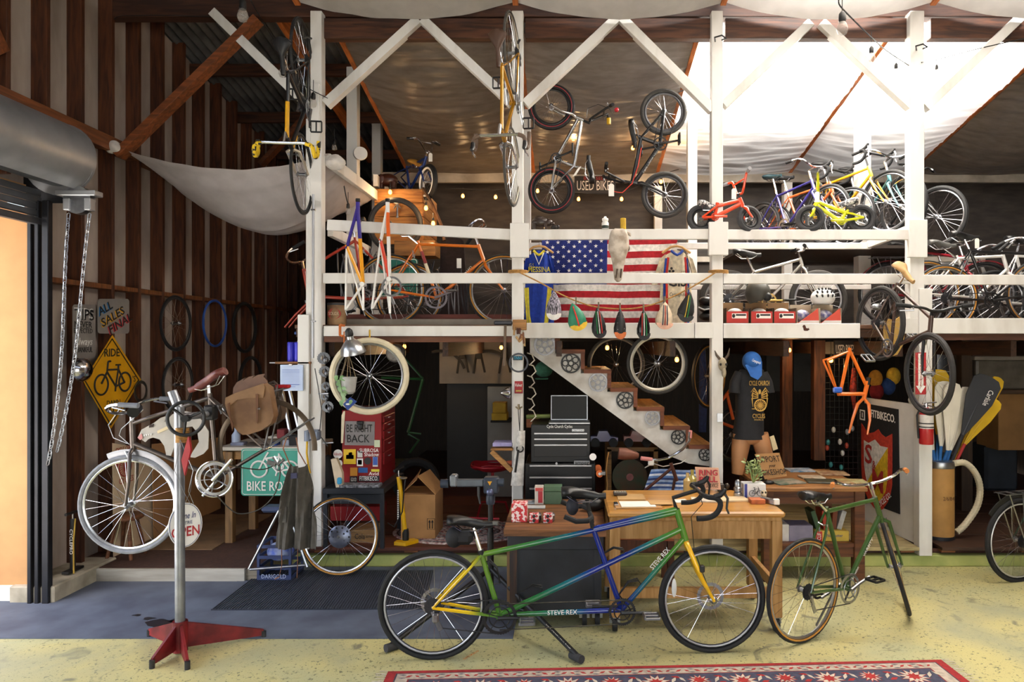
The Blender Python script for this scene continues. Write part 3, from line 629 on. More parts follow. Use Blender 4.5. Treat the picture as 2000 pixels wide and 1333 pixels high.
MB().tube([T['BB']+n*.035+Z_*.08,B2+n*.035+Z_*.075],.0036,4).tube([T['BB']+n*.035-Z_*.08,B2+n*.035-Z_*.075],.0036,4).build('chain',M('5d5a52',.5,.8,.2,30),tan)
fwd=(T['F']-T['R']).normalized()
for s_,b_ in((A(918,1022),A(941,1084)),(A(1140,966),A(1158,1034))):
    MB().tube([b_,s_-Z_*.03+fwd*.02],.0135,8).build('seatpost',BLACK if s_.x>0 else CHROME,tan); saddle(s_,fwd,Z_,n,BLACK,tan,L=.28)
MB().tube([T['ST'],T['ST']+(T['ST']-T['BB']).normalized()*.03],.02,10).build('seat_clamp',BLACK,tan)
MB().ell(A(887,1050),(.055,.05,.065),n=14,m=10).box(A(904,1050),(.13,.085,.085),ch=.025).build('saddle_bag',M('15151a',.7,0,.1,20),tan)
MB().ell(A(1118,990),(.04,.04,.055)).build('saddle_bag',M('1a1c28',.7,0,.1,20),tan)
# stoker bar
K2=A(1152,1003); MB().tube([A(1157,1022),K2],.014,8).build('stoker_stem',BLACK,tan)
sb=MB()
for s in(-1,1): sb.tube([K2,K2+n*.12*s,K2+n*.19*s-fwd*.03,K2+n*.2*s-fwd*.1,K2+n*.2*s-fwd*.17+Z_*.03],.016,8)
sb.build('stoker_bar',BLACKM,tan)
sd=(A(976,1202)-A(941,1084)).normalized()
cage(A(953,1140),-sd,fwd,n,tan); d_=(A(1335,1036)-T['BB']).normalized(); cage(T['BB']+d_*.16,d_,V((-d_.z,0,d_.x)),n,tan); cage(T['BB']+d_*.72,d_,V((-d_.z,0,d_.x)),n,tan)
d2=(A(1338,1050)-B2).normalized(); cage(B2+d2*.06,d2,V((-d2.z,0,d2.x)),n,tan)
text('STEVE REX',A(1098,1195)+n*.0205,.042,fwd,Z_,WHITE,fr,width=.185); text('STEVE REX',A(1288,1090)+n*.0215,.045,d2,n.cross(d2),WHITE,fr,width=.165)
MB().box(A(1367,1106)+n*.055,(.03,.03,.045),ch=.006).build('sensor',BLACK,tan)
MB().ell(A(1316,1148)+n*.01,(.016,.006,.06)).build('spoke_reflector',M('dcdcd8',.3,0,.05,9),tan)
MB().box(T['R']+n*.06-Z_*.06+fwd*.02,(.04,.03,.06),ch=.01).build('derailleur_body',STEEL,tan)
MB().tube([A(1365,960),A(1372,985),A(1350,1010),A(1356,1075),A(1380,1140)],.0025,4).build('brake_cable',BLACK,tan)
text('GATORSKIN',A(920,1278)+n*.019,.016,V((.85,0,.5)),V((-.5,0,.85)),M('c9772e',.8,0,.03,9),R0[0],width=.11)
# ---- green roadster, yawed, wheel turned
yaw=math.radians(31); xd=V((math.cos(yaw),math.sin(yaw),0)); G=V(((1570-CX)*GD(1256)/F,GD(1256),.343))
J=std(G,xd,Z_,1.0); lat=V((xd.y,-xd.x,0))
Jg=dict(J); Jg['SD']=G+xd*.13+Z_*.6; Jg['ST']=G+xd*.23+Z_*.49; Jg['HT']=G+xd*.735+Z_*.53; Jg['HB']=G+xd*.805+Z_*.375; Jg['BB']=G+xd*.42-Z_*.055; Jg['K']=G+xd*.79+Z_*.62; Jg['F']=G+xd*.97
GREEN=gloss('31521c')
gb,gf=bike('dark green road bike with orange grips and tan sidewalls, parked beside the tables',Jg,lat,GREEN,R=.343,tw=.0145,side=GUM,bar='bull',barm=CHROME,grip=M('c97a35',.7,0,.1,20),steer=.72,cr=.1,crm=STEEL,ca=.35,td=.0155,rim=M('b9bbbe',.3,.9,.05,20))
dd=(Jg['HB']-Jg['BB']).normalized(); text('VARSITY',Jg['BB']+dd*.33+lat*.0185,.03,dd,lat.cross(dd),WHITE,gf,width=.15); text('Schwinn',Jg['BB']+dd*.12+lat*.0185,.03,dd,lat.cross(dd),WHITE,gf,width=.1)
MB().tube([Jg['BB']-lat*.05-xd*.03,Jg['BB']-lat*.13-xd*.14-Z_*.28],.008,8).build('kickstand',STEEL,gb)
# ---- touring bike clamped in the red stand (no rear wheel)
p=PL(253,4.66,520,4.72); A=p.at; n=p.n
J={k:A(*q) for k,q in dict(R=(522,876),F=(253,986),BB=(424,934),ST=(410,777),HT=(258,822),HB=(260,872),SD=(405,745),K=(252,806)).items()}
TITAN=M('6a625e',.3,.8,.1,12)
sbk,f_=bike('bronze grey touring bike in the red repair stand, rear wheel removed',J,n,TITAN,wheels=(0,1),R=.33,Rf=.333,tw=.0155,tyre=M('84878e',.8,0,.1,30),rim=M('d9dbde',.25,.9,.05,20),bar='city',grip=M('70747c',.7,0,.1,20),sad=M('7a3f38',.4,0,.15,20),cr=.11,crm=M('dfe0e2',.25,.9,.05,20),ca=PI*.86,fender=None,cog=False,chain=False,guard=CHROME,td=.0145,pedals=False,turn=.35,seatpost=CHROME)
fx_=(J['F']-J['R']).normalized()
m=MB(); m.arc(J['R'],X_,Z_,.322,-.05,3.5,.02,30,6,flat=.25); m.build('fender',M('6a5c4e',.35,.6,.1,9),sbk)
m=MB(); m.arc(J['F'],X_,Z_,.352,.35,2.0,.022,18,6,flat=.2); m.build('fender',M('8f9096',.3,.7,.1,9),sbk)
m=MB()
for s in(-1,1):
    m.tube([J['R']+n*.06*s,A(548,752)+n*.06*s],.006,6); m.tube([J['R']+n*.06*s,A(610,818)+n*.05*s],.005,6); m.tube([A(470,785)+n*.06*s,A(560,758)+n*.06*s],.006,6)
m.build('rear_rack',STEEL,sbk)
m=MB(); pts=[A(450,905),A(480,912),A(520,915),A(548,905),A(552,920),A(548,945),A(540,965),A(522,985),A(500,997),A(470,1000),A(448,985),A(430,965)]; m.tube(crv([q_+n*.05 for q_ in pts]),.0042,5); m.build('chain',M('4a463f',.5,.7,.2,40),sbk)
MB().beam(A(528,900)+n*.06,A(545,905)+n*.06,.02,.03).tube([A(540,890)+n*.06,A(550,905)+n*.06,A(560,895)+n*.06],.012,6).ring(A(552,908)+n*.06,n,.03,.005,14,5).build('derailleur',STEEL,sbk)
MB().tube([A(522,876)-n*.06,A(522,876)+n*.06],.012,8).build('dropout',CHROME,sbk)
for pts in([(236,800),(215,830),(225,855),(252,866)],[(283,800),(240,838),(236,850),(256,868)]): MB().tube([A(*q_)+n*.02 for q_ in pts],.0026,4).build('brake_cable',M('cfd2d8',.4,.3,.05,9),sbk)
MB().cyl(A(273,796)+n*.03,A(279,803)+n*.12,.032,.036).build('headlamp',M('2a2a2c',.3,.5,.1,9),sbk)
MB().box(A(553,755)-n*0,(.09,.05,.022),ch=.005).build('tail_lamp',M('b02028',.3,0,.05,9),sbk)
# frame bag cut like an animal head
def flatpart(A,pts,n,th,off,name,mat,parent,z=3.919,ox=100,oy=660): return MB().prism([A(ox+a/z,oy+b/z,off) for a,b in pts],n*-th).build(name,mat,parent)
fb=flatpart(A,[(665,760),(690,705),(790,650),(835,615),(880,600),(865,650),(930,585),(1000,560),(1090,575),(1150,630),(1205,720),(1200,850),(1165,890),(1100,920),(1060,915),(1085,870),(1130,800),(1120,730),(1080,680),(1010,690),(960,760),(940,840),(915,905),(880,900),(865,830),(830,780),(780,765),(745,775),(720,800),(690,780)],n,.012,.02,'frame_bag',M('b8b2aa',.8,0,.06,14),sbk)
flatpart(A,[(750,668),(785,660),(780,685),(748,690)],n,.004,.026,'eye_cutout',M('3a2e28',.8,0,.05,9),fb); flatpart(A,[(660,765),(690,735),(700,770),(680,785)],n,.006,.028,'tongue',M('c98a88',.7,0,.05,9),fb)
flatpart(A,[(810,715),(905,668),(918,690),(815,735)],n,.004,.026,'strap',M('d9c8a2',.7,0,.05,9),fb)
for k in range(4): flatpart(A,[(705+k*17,745-k*3),(718+k*17,742-k*3),(713+k*17,760-k*2)],n,.004,.027,'tooth',WHITE,fb)
# ---- leather panniers
zz=dict(z=5.127,ox=400,oy=680)
LEA=M('82603f',.55,0,.16,7,bump=.12,col2='664529')
pn=thing('leather_pannier','brown leather pannier with flame-cut top flap on the touring bike rack','pannier',A(490,850,.1))
MB().prism([A(400+a/5.127,680+b/5.127,.17) for a,b in((205,500),(300,455),(420,410),(580,360),(640,400),(670,560),(690,680),(660,760),(560,830),(440,868),(380,872),(330,840),(270,765),(225,650),(200,560))],n*-.09).build('body',LEA,pn)
MB().prism([A(400+a/5.127,680+b/5.127,.178) for a,b in((205,500),(300,455),(580,358),(600,400),(585,500),(420,505),(320,520),(255,580),(240,590),(205,560))],n*-.012).build('flap',M('8e6a47',.5,0,.14,8),pn)
MB().prism([A(400+a/5.127,680+b/5.127,.09) for a,b in((280,460),(285,400),(320,345),(400,300),(380,330),(440,290),(500,275),(470,305),(530,270),(605,258),(585,290),(620,330),(625,370),(580,360),(300,455))],n*-.015).build('flame_flap',M('7a5a48',.55,0,.14,8),pn)
for pts in(((508,462),(535,465),(535,600),(530,758),(515,750),(510,600)),((225,560),(245,550),(260,700),(285,770),(275,835),(255,740))):
    MB().prism([A(400+a/5.127,680+b/5.127,.186) for a,b in pts],n*-.008).build('strap',M('6b4429',.5,0,.1,9),pn)
MB().box(A(506,799,.19),(.02,.01,.015),ch=.003).build('buckle',CHROME,pn)
pn2=thing('leather_pannier','darker leather pannier on the far side of the touring bike rack','pannier',A(540,840,-.1))
MB().prism([A(400+a/5.127,680+b/5.127,-.07) for a,b in((560,360),(700,370),(745,520),(775,640),(760,720),(690,775),(600,800),(560,700))],n*-.09).build('body',M('4a3626',.6,0,.15,8),pn2)
MB().tube([A(521,752,-.06),A(535,746,-.06),A(547,757,-.06),A(547,775,-.06)],.01,6).build('strap',M('3a2a1e',.6,0,.1,9),pn2)
# ---- orange road bike on the loft
def pj(A,**k): return {q:A(*v) for q,v in k.items()}
def drawn(label,Y,fc,joints,**o):
    p=PY(Y) if not isinstance(Y,PL) else Y; J=pj(p.at,**joints); return bike(label,J,p.n,fc,**o)+(p.at,p.n)
ORANGE=gloss('e07414')
ob,of,A,n=drawn('orange road bike with tan sidewalls behind the first loft rails',6.55,ORANGE,dict(R=(762,567),F=(984,567),BB=(853,582),ST=(818,477),HT=(934,478),HB=(946,512),SD=(795,452),K=(942,446)),R=.34,tw=.0155,side=GUM,bar='city',barm=CHROME,cr=.105,crm=M('a9a6b4',.3,.9,.08,20),ca=.35,pedal=STEEL,wd=.75,turn=.9)
MB().tube([A(824,492)+n*.016,A(832,515)+n*.016],.0155,8).build('head_decal',M('8a1a1c',.4,0,.05,9),of); MB().tube([A(830,512)+n*.003,A(843,550)+n*.003],.0158,8).build('seat_tube_panel',CREAM,of)
text('raun',A(912,530)+n*.018,.03,(A(934,500)-A(890,548)).normalized(),n.cross((A(934,500)-A(890,548)).normalized()),WHITE,of,width=.12)
# ---- red mixte partly behind the first post
RED=gloss('a83422')
drawn('red step-through bike with swept bars poking past the first loft post',6.75,RED,dict(R=(800,580),F=(560,640),BB=(712,585),ST=(694,470),HT=(593,526),HB=(604,583),SD=(688,440),K=(586,512)),R=.33,tw=.016,side=GUM,bar='city',barm=M('b89c8a',.25,.9,.05,20),wheels=(1,0),cr=.1,ca=-.6,skipf=False,turn=-.3)
# ---- two bare frames hung over the rails
def frame_only(label,Y,head,cl,bb,d1,d2,mats,fork=None,group=None):
    A=PY(Y).at; n=V((0,-1,0)); r=thing('bare_frame',label,'bicycle frame',A(*bb)); H0,C,B,D1,D2=[A(*q) for q in(head,cl,bb,d1,d2)]
    MB().tube([H0+Z_*.03,H0-Z_*.06],.018,10).build('head_tube',mats[0],r); MB().tube([H0+Z_*.035,H0+Z_*.06],.02,10).build('headset',BLACK,r)
    MB().tube([H0-Z_*.01,C],.0145,10).build('top_tube',mats[1],r)
    m1=H0.lerp(B,.42); MB().tube([H0-Z_*.04,m1],.0165,10).build('down_tube',mats[2],r); MB().tube([m1,B],.0163,10).build('down_tube_lower',mats[3],r)
    MB().tube([C+Z_*.03,B],.0145,10).build('seat_tube',mats[4],r)
    MB().tube([C,D1+n*.03],.009,8).build('seat_stay',mats[5],r); MB().tube([C,D2-n*.03],.009,8).build('seat_stay',mats[5],r)
    MB().tube([B,D1+n*.03],.0105,8).build('chain_stay',mats[6],r); MB().tube([B,D2-n*.03],.0105,8).build('chain_stay',mats[6],r)
    MB().tube([B-n*.035,B+n*.035],.021,12).build('bottom_bracket',mats[6],r)
    MB().tube([H0-Z_*.12,V((H0.x,6.12,H0.z-.12))],.008,6).build('hang_hook',BLACK,r)
    MB().beam(D1+n*.03,D1+n*.03-Z_*.05+X_*.015,.006,.03,up=(0,1,0)).beam(D2-n*.03,D2-n*.03-Z_*.05+X_*.015,.006,.03,up=(0,1,0)).build('dropout',STEEL,r)
    return r,A,n
PUR=gloss('3a2e8c'); YEL=gloss('eda21c'); WH=gloss('ecebe8')
r,A,n=frame_only('bare purple, yellow and white frame hung on the first rails beside the white one',6.0,(699,402),(677,486),(709,556),(677,606),(708,606),[PUR,PUR,PUR,YEL,YEL,WH,WH])
frame_only('bare white frame with red bands hung beside the purple and yellow one',6.0,(757,402),(743,474),(761,546),(728,604),(760,612),[WH,WH,gloss('e8641c'),WH,gloss('d8442c'),WH,WH])
MB().gear(W(765,560,5.97),(0,1,0),.085,44,.07).build('chainring',STEEL,label='loose steel chainring hanging below the white bare frame',cat='chainring')
# ---- hung road bikes seen along their length
def hung(label,u,v,Y,tv,fc,fork,tape,**o):
    P=W(u,v,Y); tv=V(tv).normalized(); J=std(P,(0,0,-1),tv,.97); lat=V((tv.y,-tv.x,0)).normalized(); lat=lat if lat.x>0 else -lat; return bike(label,J,lat,fc,fork=fork,grip=tape,bar='drop',**o)
LEOP=M('d9b416',.7,0,0,26,col2='15150f',lo=.42,hi=.46)
hb,hf=hung('yellow and black road bike with leopard bar tape hung on the first post',590,118,5.86,(.10,-.99,0),ramp_mat([(0,'e0b010'),(.62,'e0a810'),(.66,'16161a'),(1,'16161a')],-.36,.7,'split_paint') if 0 else M('16161a',.3,0,.05,14,coat=.5),M('c9c0b0',.3,.6,.05,9),LEOP,R=.338,tw=.012,cr=.085,ca=.4,levers=False,sad=BLACK,wd=1.08,rim=M('2a2a2c',.4,.5,.1,20),chain=False)
Jh=std(W(590,118,5.86),(0,0,-1),V((.10,-.99,0)).normalized(),.97)
MB().tube([Jh['ST'].lerp(Jh['HT'],.45),Jh['HT']],.0165,10).tube([Jh['HB'].lerp(Jh['BB'],.3),Jh['HB']],.0185,10).build('yellow_panel',gloss('dda414'),hb)
MB().tube([W(608,75,6.1),W(600,72,5.95),W(590,74,5.84),W(592,85,5.84)],.009,7).build('bike_hook',BLACK,label='black rubber coated hook on the first post holding a wheel',cat='hook')
hb,hf=hung('amber road bike with brown bar tape hung on the second post',1000,104,5.86,(-.12,-.99,0),M('b98218',.25,.3,.1,14,coat=.6),CHROME,M('6a5546',.7,0,.15,30),R=.33,tw=.012,cr=.085,ca=-.5,sad=M('4a3020',.5,0,.1,9),rim=M('b9b0a0',.3,.8,.05,20),tyre=M('4a4642',.8,0,.1,30))
MB().tube([W(1010,82,6.12),W(1015,78,5.95),W(1012,84,5.84)],.009,7).build('bike_hook',BLACK,label='black hook on the second post holding the amber bike',cat='hook')
for u,v,l in((1400,73,'third'),(1793,90,'fourth')):
    MB().tube([W(u-3,v+8,YF-.01),W(u-4,v,YF-.1),W(u+10,v-4,YF-.14),W(u+18,v+2,YF-.1),W(u+10,v+5,YF-.04)],.007,7).build('bike_hook',BLACK,label='empty curled black hook near the top of the %s post'%l,cat='hook')
# ---- hung BMX pair
def tyre_line(C,n,R,root,col):
    MB().ring(C+n*.024,n,R-.03,.0035,44,5).build('tyre_stripe',M(col,.6,0,.05,9),root)
CH=M('d4d2cf',.18,.95,.08,12)
bb,bf,A,n=drawn('chrome small-wheel bike with red tyre lines hung nose up',6.75,CH,dict(R=(1077,372),F=(1077,209),BB=(1086,311),ST=(1121,325),HT=(1140,236),HB=(1126,230),SD=(1152,331),K=(1154,234)),name='bmx_bicycle',R=.228,tw=.026,rim=BLACK,deep=.013,bar='bmx',barm=BLACK,grip=BLACKM,cr=.05,crm=BLACK,ca=1.2,wd=.75,turn=-.5,cog=False,brakes=False,td=.0165)
tyre_line(A(1077,372),n,.228,bb,'b0303a'); tyre_line(A(1077,209),n,.228,bb,'b0303a'); price_tag(A(1131,331)+n*.05,bb,r=V((.8,0,.5)),u=V((.5,0,.8)),s=1.2)
MB().cyl(A(1189,231)+n*.0,A(1189,243),.02).build('bar_bell',M('e0b01c',.4,0,.1,9),bb); MB().ell(A(1202,225)+n*.15,(.022,.022,.022)).build('bar_end',M('c02030',.4,0,.05,9),bb)
MB().tube([A(1145,230),A(1148,212),A(1168,204),A(1190,212),A(1198,225)],.003,4).build('brake_cable',BLACK,bb)
BK=M('1a1a1c',.3,0,.05,14,coat=.5)
bb,bf,A,n=drawn('black small-wheel bike with a red cable hung nose down',6.75,BK,dict(R=(1296,219),F=(1298,381),BB=(1289,283),ST=(1252,269),HT=(1231,356),HB=(1243,358),SD=(1237,262),K=(1216,355)),name='bmx_bicycle',R=.228,tw=.02,tyre=M('3a3836',.8,0,.1,30),rim=M('55555a',.35,.7,.1,20),deep=.014,bar='bmx',barm=BLACK,grip=BLACKM,cr=.065,crm=BLACK,ca=-1.7,wd=.75,turn=.4,cog=False,brakes=False,td=.019)
MB().tube([A(1252,290)+n*.03,A(1246,325)+n*.03,A(1234,360)+n*.03,A(1215,378)+n*.03,A(1200,376)+n*.03,A(1190,366)+n*.03],.005,5).build('brake_cable',M('c93a2c',.5,0,.05,9),bb)
price_tag(A(1193,366)+n*.08,bb,s=1.3); dd=(A(1289,283)-A(1243,358)).normalized(); text('Cycle Church Cycles',A(1270,315)+n*.019,.025,dd,n.cross(dd),WHITE,bf,width=.27)
MB().tube([A(1325,180)+n*0,A(1336,176),A(1342,180)],.006,6).build('bike_hook',BLACK,label='bent black hook above the black small-wheel bike',cat='hook')
# ---- toddler bikes on the top rail
def toddler(label,col,flip,joints,sadc,lab2):
    r,f,A,n=drawn(label,6.13,gloss(col),joints,name='toddler_bicycle',R=.125,tw=.024,rim=BLACK,sp=12,spm=BLACK,bar='kid',barm=gloss(col),grip=M('8d8d92',.6,0,.1,20),sad=sadc,cr=.032,crm=gloss(col),cog=False,chain=False,pedals=False,cranks=False,brakes=False,td=.016,levers=False,sadL=.17,wd=1.05,tyre=TYREG,seatpost=BLACK,stem=BLACK,steer=.35*flip)
    return r,f,A,n
SAD=M('d8d6d6',.6,0,0,40,col2='55555a',lo=.48,hi=.52)
r,f,A,n=toddler('small red orange toddler bike standing on the top rail','e84a22',1,dict(R=(1369,427),F=(1464,428),BB=(1395,425),ST=(1400,403),HT=(1444,387),HB=(1450,402),SD=(1383,402),K=(1446,378)),SAD,0); price_tag(A(1428,376)+n*.1,r)
r,f,A,n=toddler('small lime yellow toddler bike standing on the top rail','d3d512',-1,dict(R=(1682,427),F=(1582,427),BB=(1641,433),ST=(1652,416),HT=(1598,390),HB=(1592,405),SD=(1655,397),K=(1598,378)),SAD,0); price_tag(A(1588,382)+n*.1,r)
# ---- silver cruiser behind the red boxes
r,f,A,n=drawn('polished silver bike with black saddle behind the red boxes',6.75,CH,dict(R=(1423,585),F=(1598,585),BB=(1500,588),ST=(1473,532),HT=(1562,503),HB=(1567,520),SD=(1459,496),K=(1568,490)),R=.285,tw=.027,rim=M('b0b0b4',.3,.8,.05,20),tyre=M('3c3a38',.8,0,.1,30),bar='flat',wd=.6,cr=.07,crm=M('c9a860',.4,.3,.1,9))
# ---- brown bike hung on the east post
yaw=math.radians(-38); xd=V((math.cos(yaw),math.sin(yaw),-.22)).normalized(); lat=V((math.sin(yaw),-math.cos(yaw),0)); up=lat.cross(xd); up=up if up.z>0 else -up
P=W(1718,632,6.02); J=std(P,xd,up,.8,'mtb'); J['SD']=W(1768,534,5.95); J['ST']=W(1752,560,5.93)
J['BB']=W(1740,680,5.85); J['HT']=W(1819,617,5.5); J['HB']=W(1816,652,5.5); J['F']=W(1816,731,5.42); J['K']=W(1830,608,5.45)
xd=(J['F']-P); lat=V((xd.y,-xd.x,0)).normalized()
r,f=bike('brown city bike with flat black bar hung on the east post',J,lat,M('4a3329',.3,.2,.1,12,coat=.5),R=.325,tw=.02,rim=M('55555a',.3,.7,.1,20),tyre=M('2f2d2c',.8,0,.1,30),bar='flat',barm=BLACK,sad=M('c9a06a',.5,0,.1,9),cr=.075,ca=-2.0,steer=-.12,pedal=STEEL,chain=False,fork=M('2a2a2c',.4,.3,.1,9))
MB().ell(W(1712,600,6.0),(.05,.04,.03)).build('bike_lamp',STEEL,r)
# ---- loft bikes at the east
r,f,A,n=drawn('black diamond-frame bike with swept chrome bars in the eastern bay',6.5,M('18181b',.3,.1,.05,14,coat=.5),dict(R=(1845,583),F=(2062,585),BB=(1934,588),ST=(1895,492),HT=(2008,492),HB=(2018,525),SD=(1884,462),K=(2016,470)),R=.315,tw=.016,side=GUM,bar='city',barm=CHROME,cr=.075,crm=BLACK,ca=.15,turn=.5); price_tag(A(1902,470)+n*.05,r)
r,f,A,n=drawn('cream white bike with swept bars behind the black one',6.85,WH,dict(R=(1810,575),F=(2030,575),BB=(1905,582),ST=(1870,505),HT=(1958,497),HB=(1968,530),SD=(1840,478),K=(1958,485)),R=.335,tw=.016,side=GUM,bar='city',barm=CHROME,sad=M('5a5a58',.5,0,.1,9),cr=.08,turn=.6)
r,f,A,n=drawn('crimson bike with a rear carrier behind the cream one',7.25,gloss('9c1c2c'),dict(R=(1738,575),F=(1925,575),BB=(1825,582),ST=(1795,492),HT=(1880,500),HB=(1890,530),SD=(1762,482),K=(1885,478)),R=.335,tw=.017,rim=STEEL,bar='flat',sad=BLACK,cr=.08,rack=STEEL,fender=gloss('9c1c2c'))
drawn('white frame bike leaning at the eastern edge of the loft',7.0,WH,dict(R=(1945,590),F=(2100,590),BB=(2010,595),ST=(1985,500),HT=(2060,500),HB=(2068,530),SD=(1990,470),K=(2040,470)),R=.32,tw=.018,bar='flat')
drawn('silver grey bike between the crimson and the cream bikes',7.6,M('a9a8a6',.35,.4,.1,9),dict(R=(1790,590),F=(1960,590),BB=(1870,592),ST=(1838,515),HT=(1915,515),HB=(1925,540),SD=(1832,490),K=(1920,500)),R=.34,tw=.02,bar='flat')
# bikes stood on end near the skylight
def upright(label,u,v,Y,tv,fc,**o):
    P=W(u,v,Y); tv=V(tv).normalized(); J=std(P,(0,0,1),tv,.95,o.pop('k','road')); lat=V((tv.y,-tv.x,0)).normalized(); return bike(label,J,lat,fc,**o)
def facing(label,u,v,Y,yaw,fc,k='mtb',**o):
    xd=V((math.cos(math.radians(yaw)),math.sin(math.radians(yaw)),0)); lat=V((xd.y,-xd.x,0)); P=W(u,v,Y)-xd*1.0; return bike(label,std(P,xd,Z_,1.,k),lat,fc,**o)
YB=gloss('dba512'); us_=MB().box((2.85,7.55,2.935),(2.1,1.2,.03)).build('upper_shelf',wood('3a3028',0),label='dark plank shelf carrying the bikes behind the lime toddler bike',cat='shelf')
facing('yellow bike seen from the front beside the teal one',1728,396,7.2,-62,YB,R=.33,tw=.018,bar='drop',barm=BLACK,side=None)
facing('teal bike with raised chrome bars facing forward near the east post',1760,405,7.1,-75,gloss('3c7c84'),R=.33,tw=.02,bar='city',barm=CHROME,wd=1.1,rim=CHROME)
facing('black bike facing forward just past the east post',1826,425,7.4,-60,BK,R=.33,tw=.023,bar='flat',barm=BLACK,rim=CHROME)
facing('indigo bike behind the lime toddler bike',1612,420,7.4,-65,gloss('35307c'),R=.32,tw=.016,bar='bull',barm=CHROME,sad=gloss('14343c'))
facing('red and yellow road bike behind the lime toddler bike',1652,425,7.5,-55,gloss('c9602a'),R=.32,tw=.014,bar='drop',barm=BLACK)
# blue child's bike on the crate
p_=PL(800,8.1,850,7.6)
r,f,A,n=drawn('blue child bike with whitewall tyre lying against the timber crate',p_,gloss('16357c'),dict(R=(775,345),F=(836,356),BB=(800,372),ST=(795,330),HT=(833,305),HB=(828,322),SD=(814,320),K=(838,298)),R=.2,tw=.03,side=WHITE,bar='bmx',wd=.6,turn=.8,barm=CHROME,sad=M('b98a3c',.6,0,.1,9),cr=.05,cog=False,chain=False,brakes=False,wheels=(0,1)); price_tag(A(849,303)+n*.05,r)
# bike at the far right on the ground floor
G=V((W(1990,0,5.75).x,5.75,.34)); J=std(G,(.96,.28,0),Z_,1.); r,f=bike('dark green bike with silver carrier at the far right on the floor',J,V((.28,-.96,0)),gloss('1c3a26'),R=.35,tw=.018,bar=None,sad=None,rack=STEEL,crank=True,fender=None,rim=M('2a2a2c',.4,.5,.1,9)); 
c=J['R']; MB().ring(c-V((0,.012,0)),V((.28,-.96,0)),.30,.006,44,5).build('rim_stripe',M('c9c8c4',.4,.5,.05,9),r)
MB().arc(c,V((.96,.28,0)),Z_,.375,.3,2.5,.024,20,6,flat=.25).build('fender',BLACK,r)
# bare orange frame hung under the loft
A=PY(6.0).at; n=V((0,-1,0)); OR=gloss('e8721c'); r=thing('bare_frame','bare orange frame with fork hung by its rear end near the east post','bicycle frame',A(1660,800))
m=MB()
for s in(-1,1): m.tube([A(1611,705)+n*.05*s,A(1658,687)],.008,8).tube([A(1612,706)+n*.05*s,A(1636,768)],.0095,8)
m.tube([A(1660,680),A(1640,772)],.0145,10).tube([A(1660,686),A(1692,754)],.0145,10).tube([A(1636,770),A(1690,770)],.0165,10).tube([A(1695,745),A(1687,780)],.019,10)
m.build('frame_tubes',OR,r); m=MB()
for s in(-1,1): m.tube([A(1687,778),A(1686+s*9,790)+n*.02*s,A(1682+s*13,820)+n*.04*s,A(1676+s*13,848)+n*.05*s],[.013,.015,.012,.008],8)
m.build('fork',OR,r); MB().tube([A(1694,752),A(1697,738)],.02,10).build('headset',BLACK,r); MB().box(A(1634,762)+n*.02,(.08,.03,.05),ch=.01).build('cable_guide',gloss('2a5cc0'),r)
text('RIVAL BIKES',A(1662,770)+n*.018,.03,X_,Z_,M('6a3a9c',.5,0,.03,9),r,width=.15) if 0 else None
# dark green frame hung behind the cream tyre
A=PY(7.0).at; GF=gloss('1e4a26'); r=thing('bare_frame','dark green bare frame hung behind the cream-tyred wheel','bicycle frame',A(800,860))
MB().tube([A(790,700),A(826,740)],.011,8).tube([A(745,738),A(826,741)],.013,8).tube([A(826,741),A(797,845)],.015,10).tube([A(797,845),A(822,848)],.01,8).tube([A(797,848),A(818,860),A(800,885)],.011,8).build('frame_tubes',GF,r); MB().tube([A(790,700),V((A(790,0).x,7.0,1.99))],.004,5).build('hang_cord',BLACK,r)
# ---- loose wheels
wheel(W(722,735,6.0),(.25,-1,.05),.335,.026,None,CREAM,STEEL,None,28,thing_lab='wheel with fat cream tyre hung beside the metal lamp'); cw=bpy.data.objects['spoked_wheel']; MB().tube([W(722,665,6.0),W(722,650,6.08),W(722,645,6.14)],.008,6).build('hang_strap',M('e0b01c',.6,0,.1,9),cw)
wheel(V((W(664,0,5.86).x,5.86,.345)),(.03,-1,.1),.334,.013,None,RUBBER,M('c9cacc',.25,.9,.05,20),GUM,28,hubm=STEEL,thing_lab='tan-sidewall wheel with broad disc hub leaning on the black stool')
c=V((W(664,0,5.84).x,5.835,.345)); MB().lathe([(.02,.02),(.085,.008),(.095,0),(.085,-.008),(.03,-.03)],c,(.03,-1,.1),32).build('hub_disc',M('8c93a8',.35,.8,.12,20),bpy.data.objects['spoked_wheel.001'])
m=MB()
for k in range(10):
    a=2*PI*k/10; d=X_*math.cos(a)+Z_*math.sin(a); m.ell(c+d*.08-Y_*.009,(.009,.003,.009),None,8,5)
    if k%2: m.ell(c+d*.048-Y_*.014,(.008,.003,.008),None,8,5)
m.build('disc_slots',M('2a2c34',.6,0,.05,9),bpy.data.objects['spoked_wheel.001'])
wheel(W(1203,712,6.9),(0,-1,0),.287,.014,None,M('4a4640',.8,0,.1,20),M('c9c0b0',.35,.7,.05,9),None,28,thing_lab='cream-rimmed wheel hung behind another above the stairs')
wheel(W(1284,710,6.35),(.1,-1,0),.285,.016,None,M('3a3836',.8,0,.1,20),M('d5cfc2',.35,.5,.05,9),None,28,deep=.017,thing_lab='cream-rimmed wheel hung in front, above the stairs')
wheel(W(1505,738,8.3),(.8,-1,0),.33,.02,None,thing_lab='dark wheel standing deep behind the middle post') if 0 else None
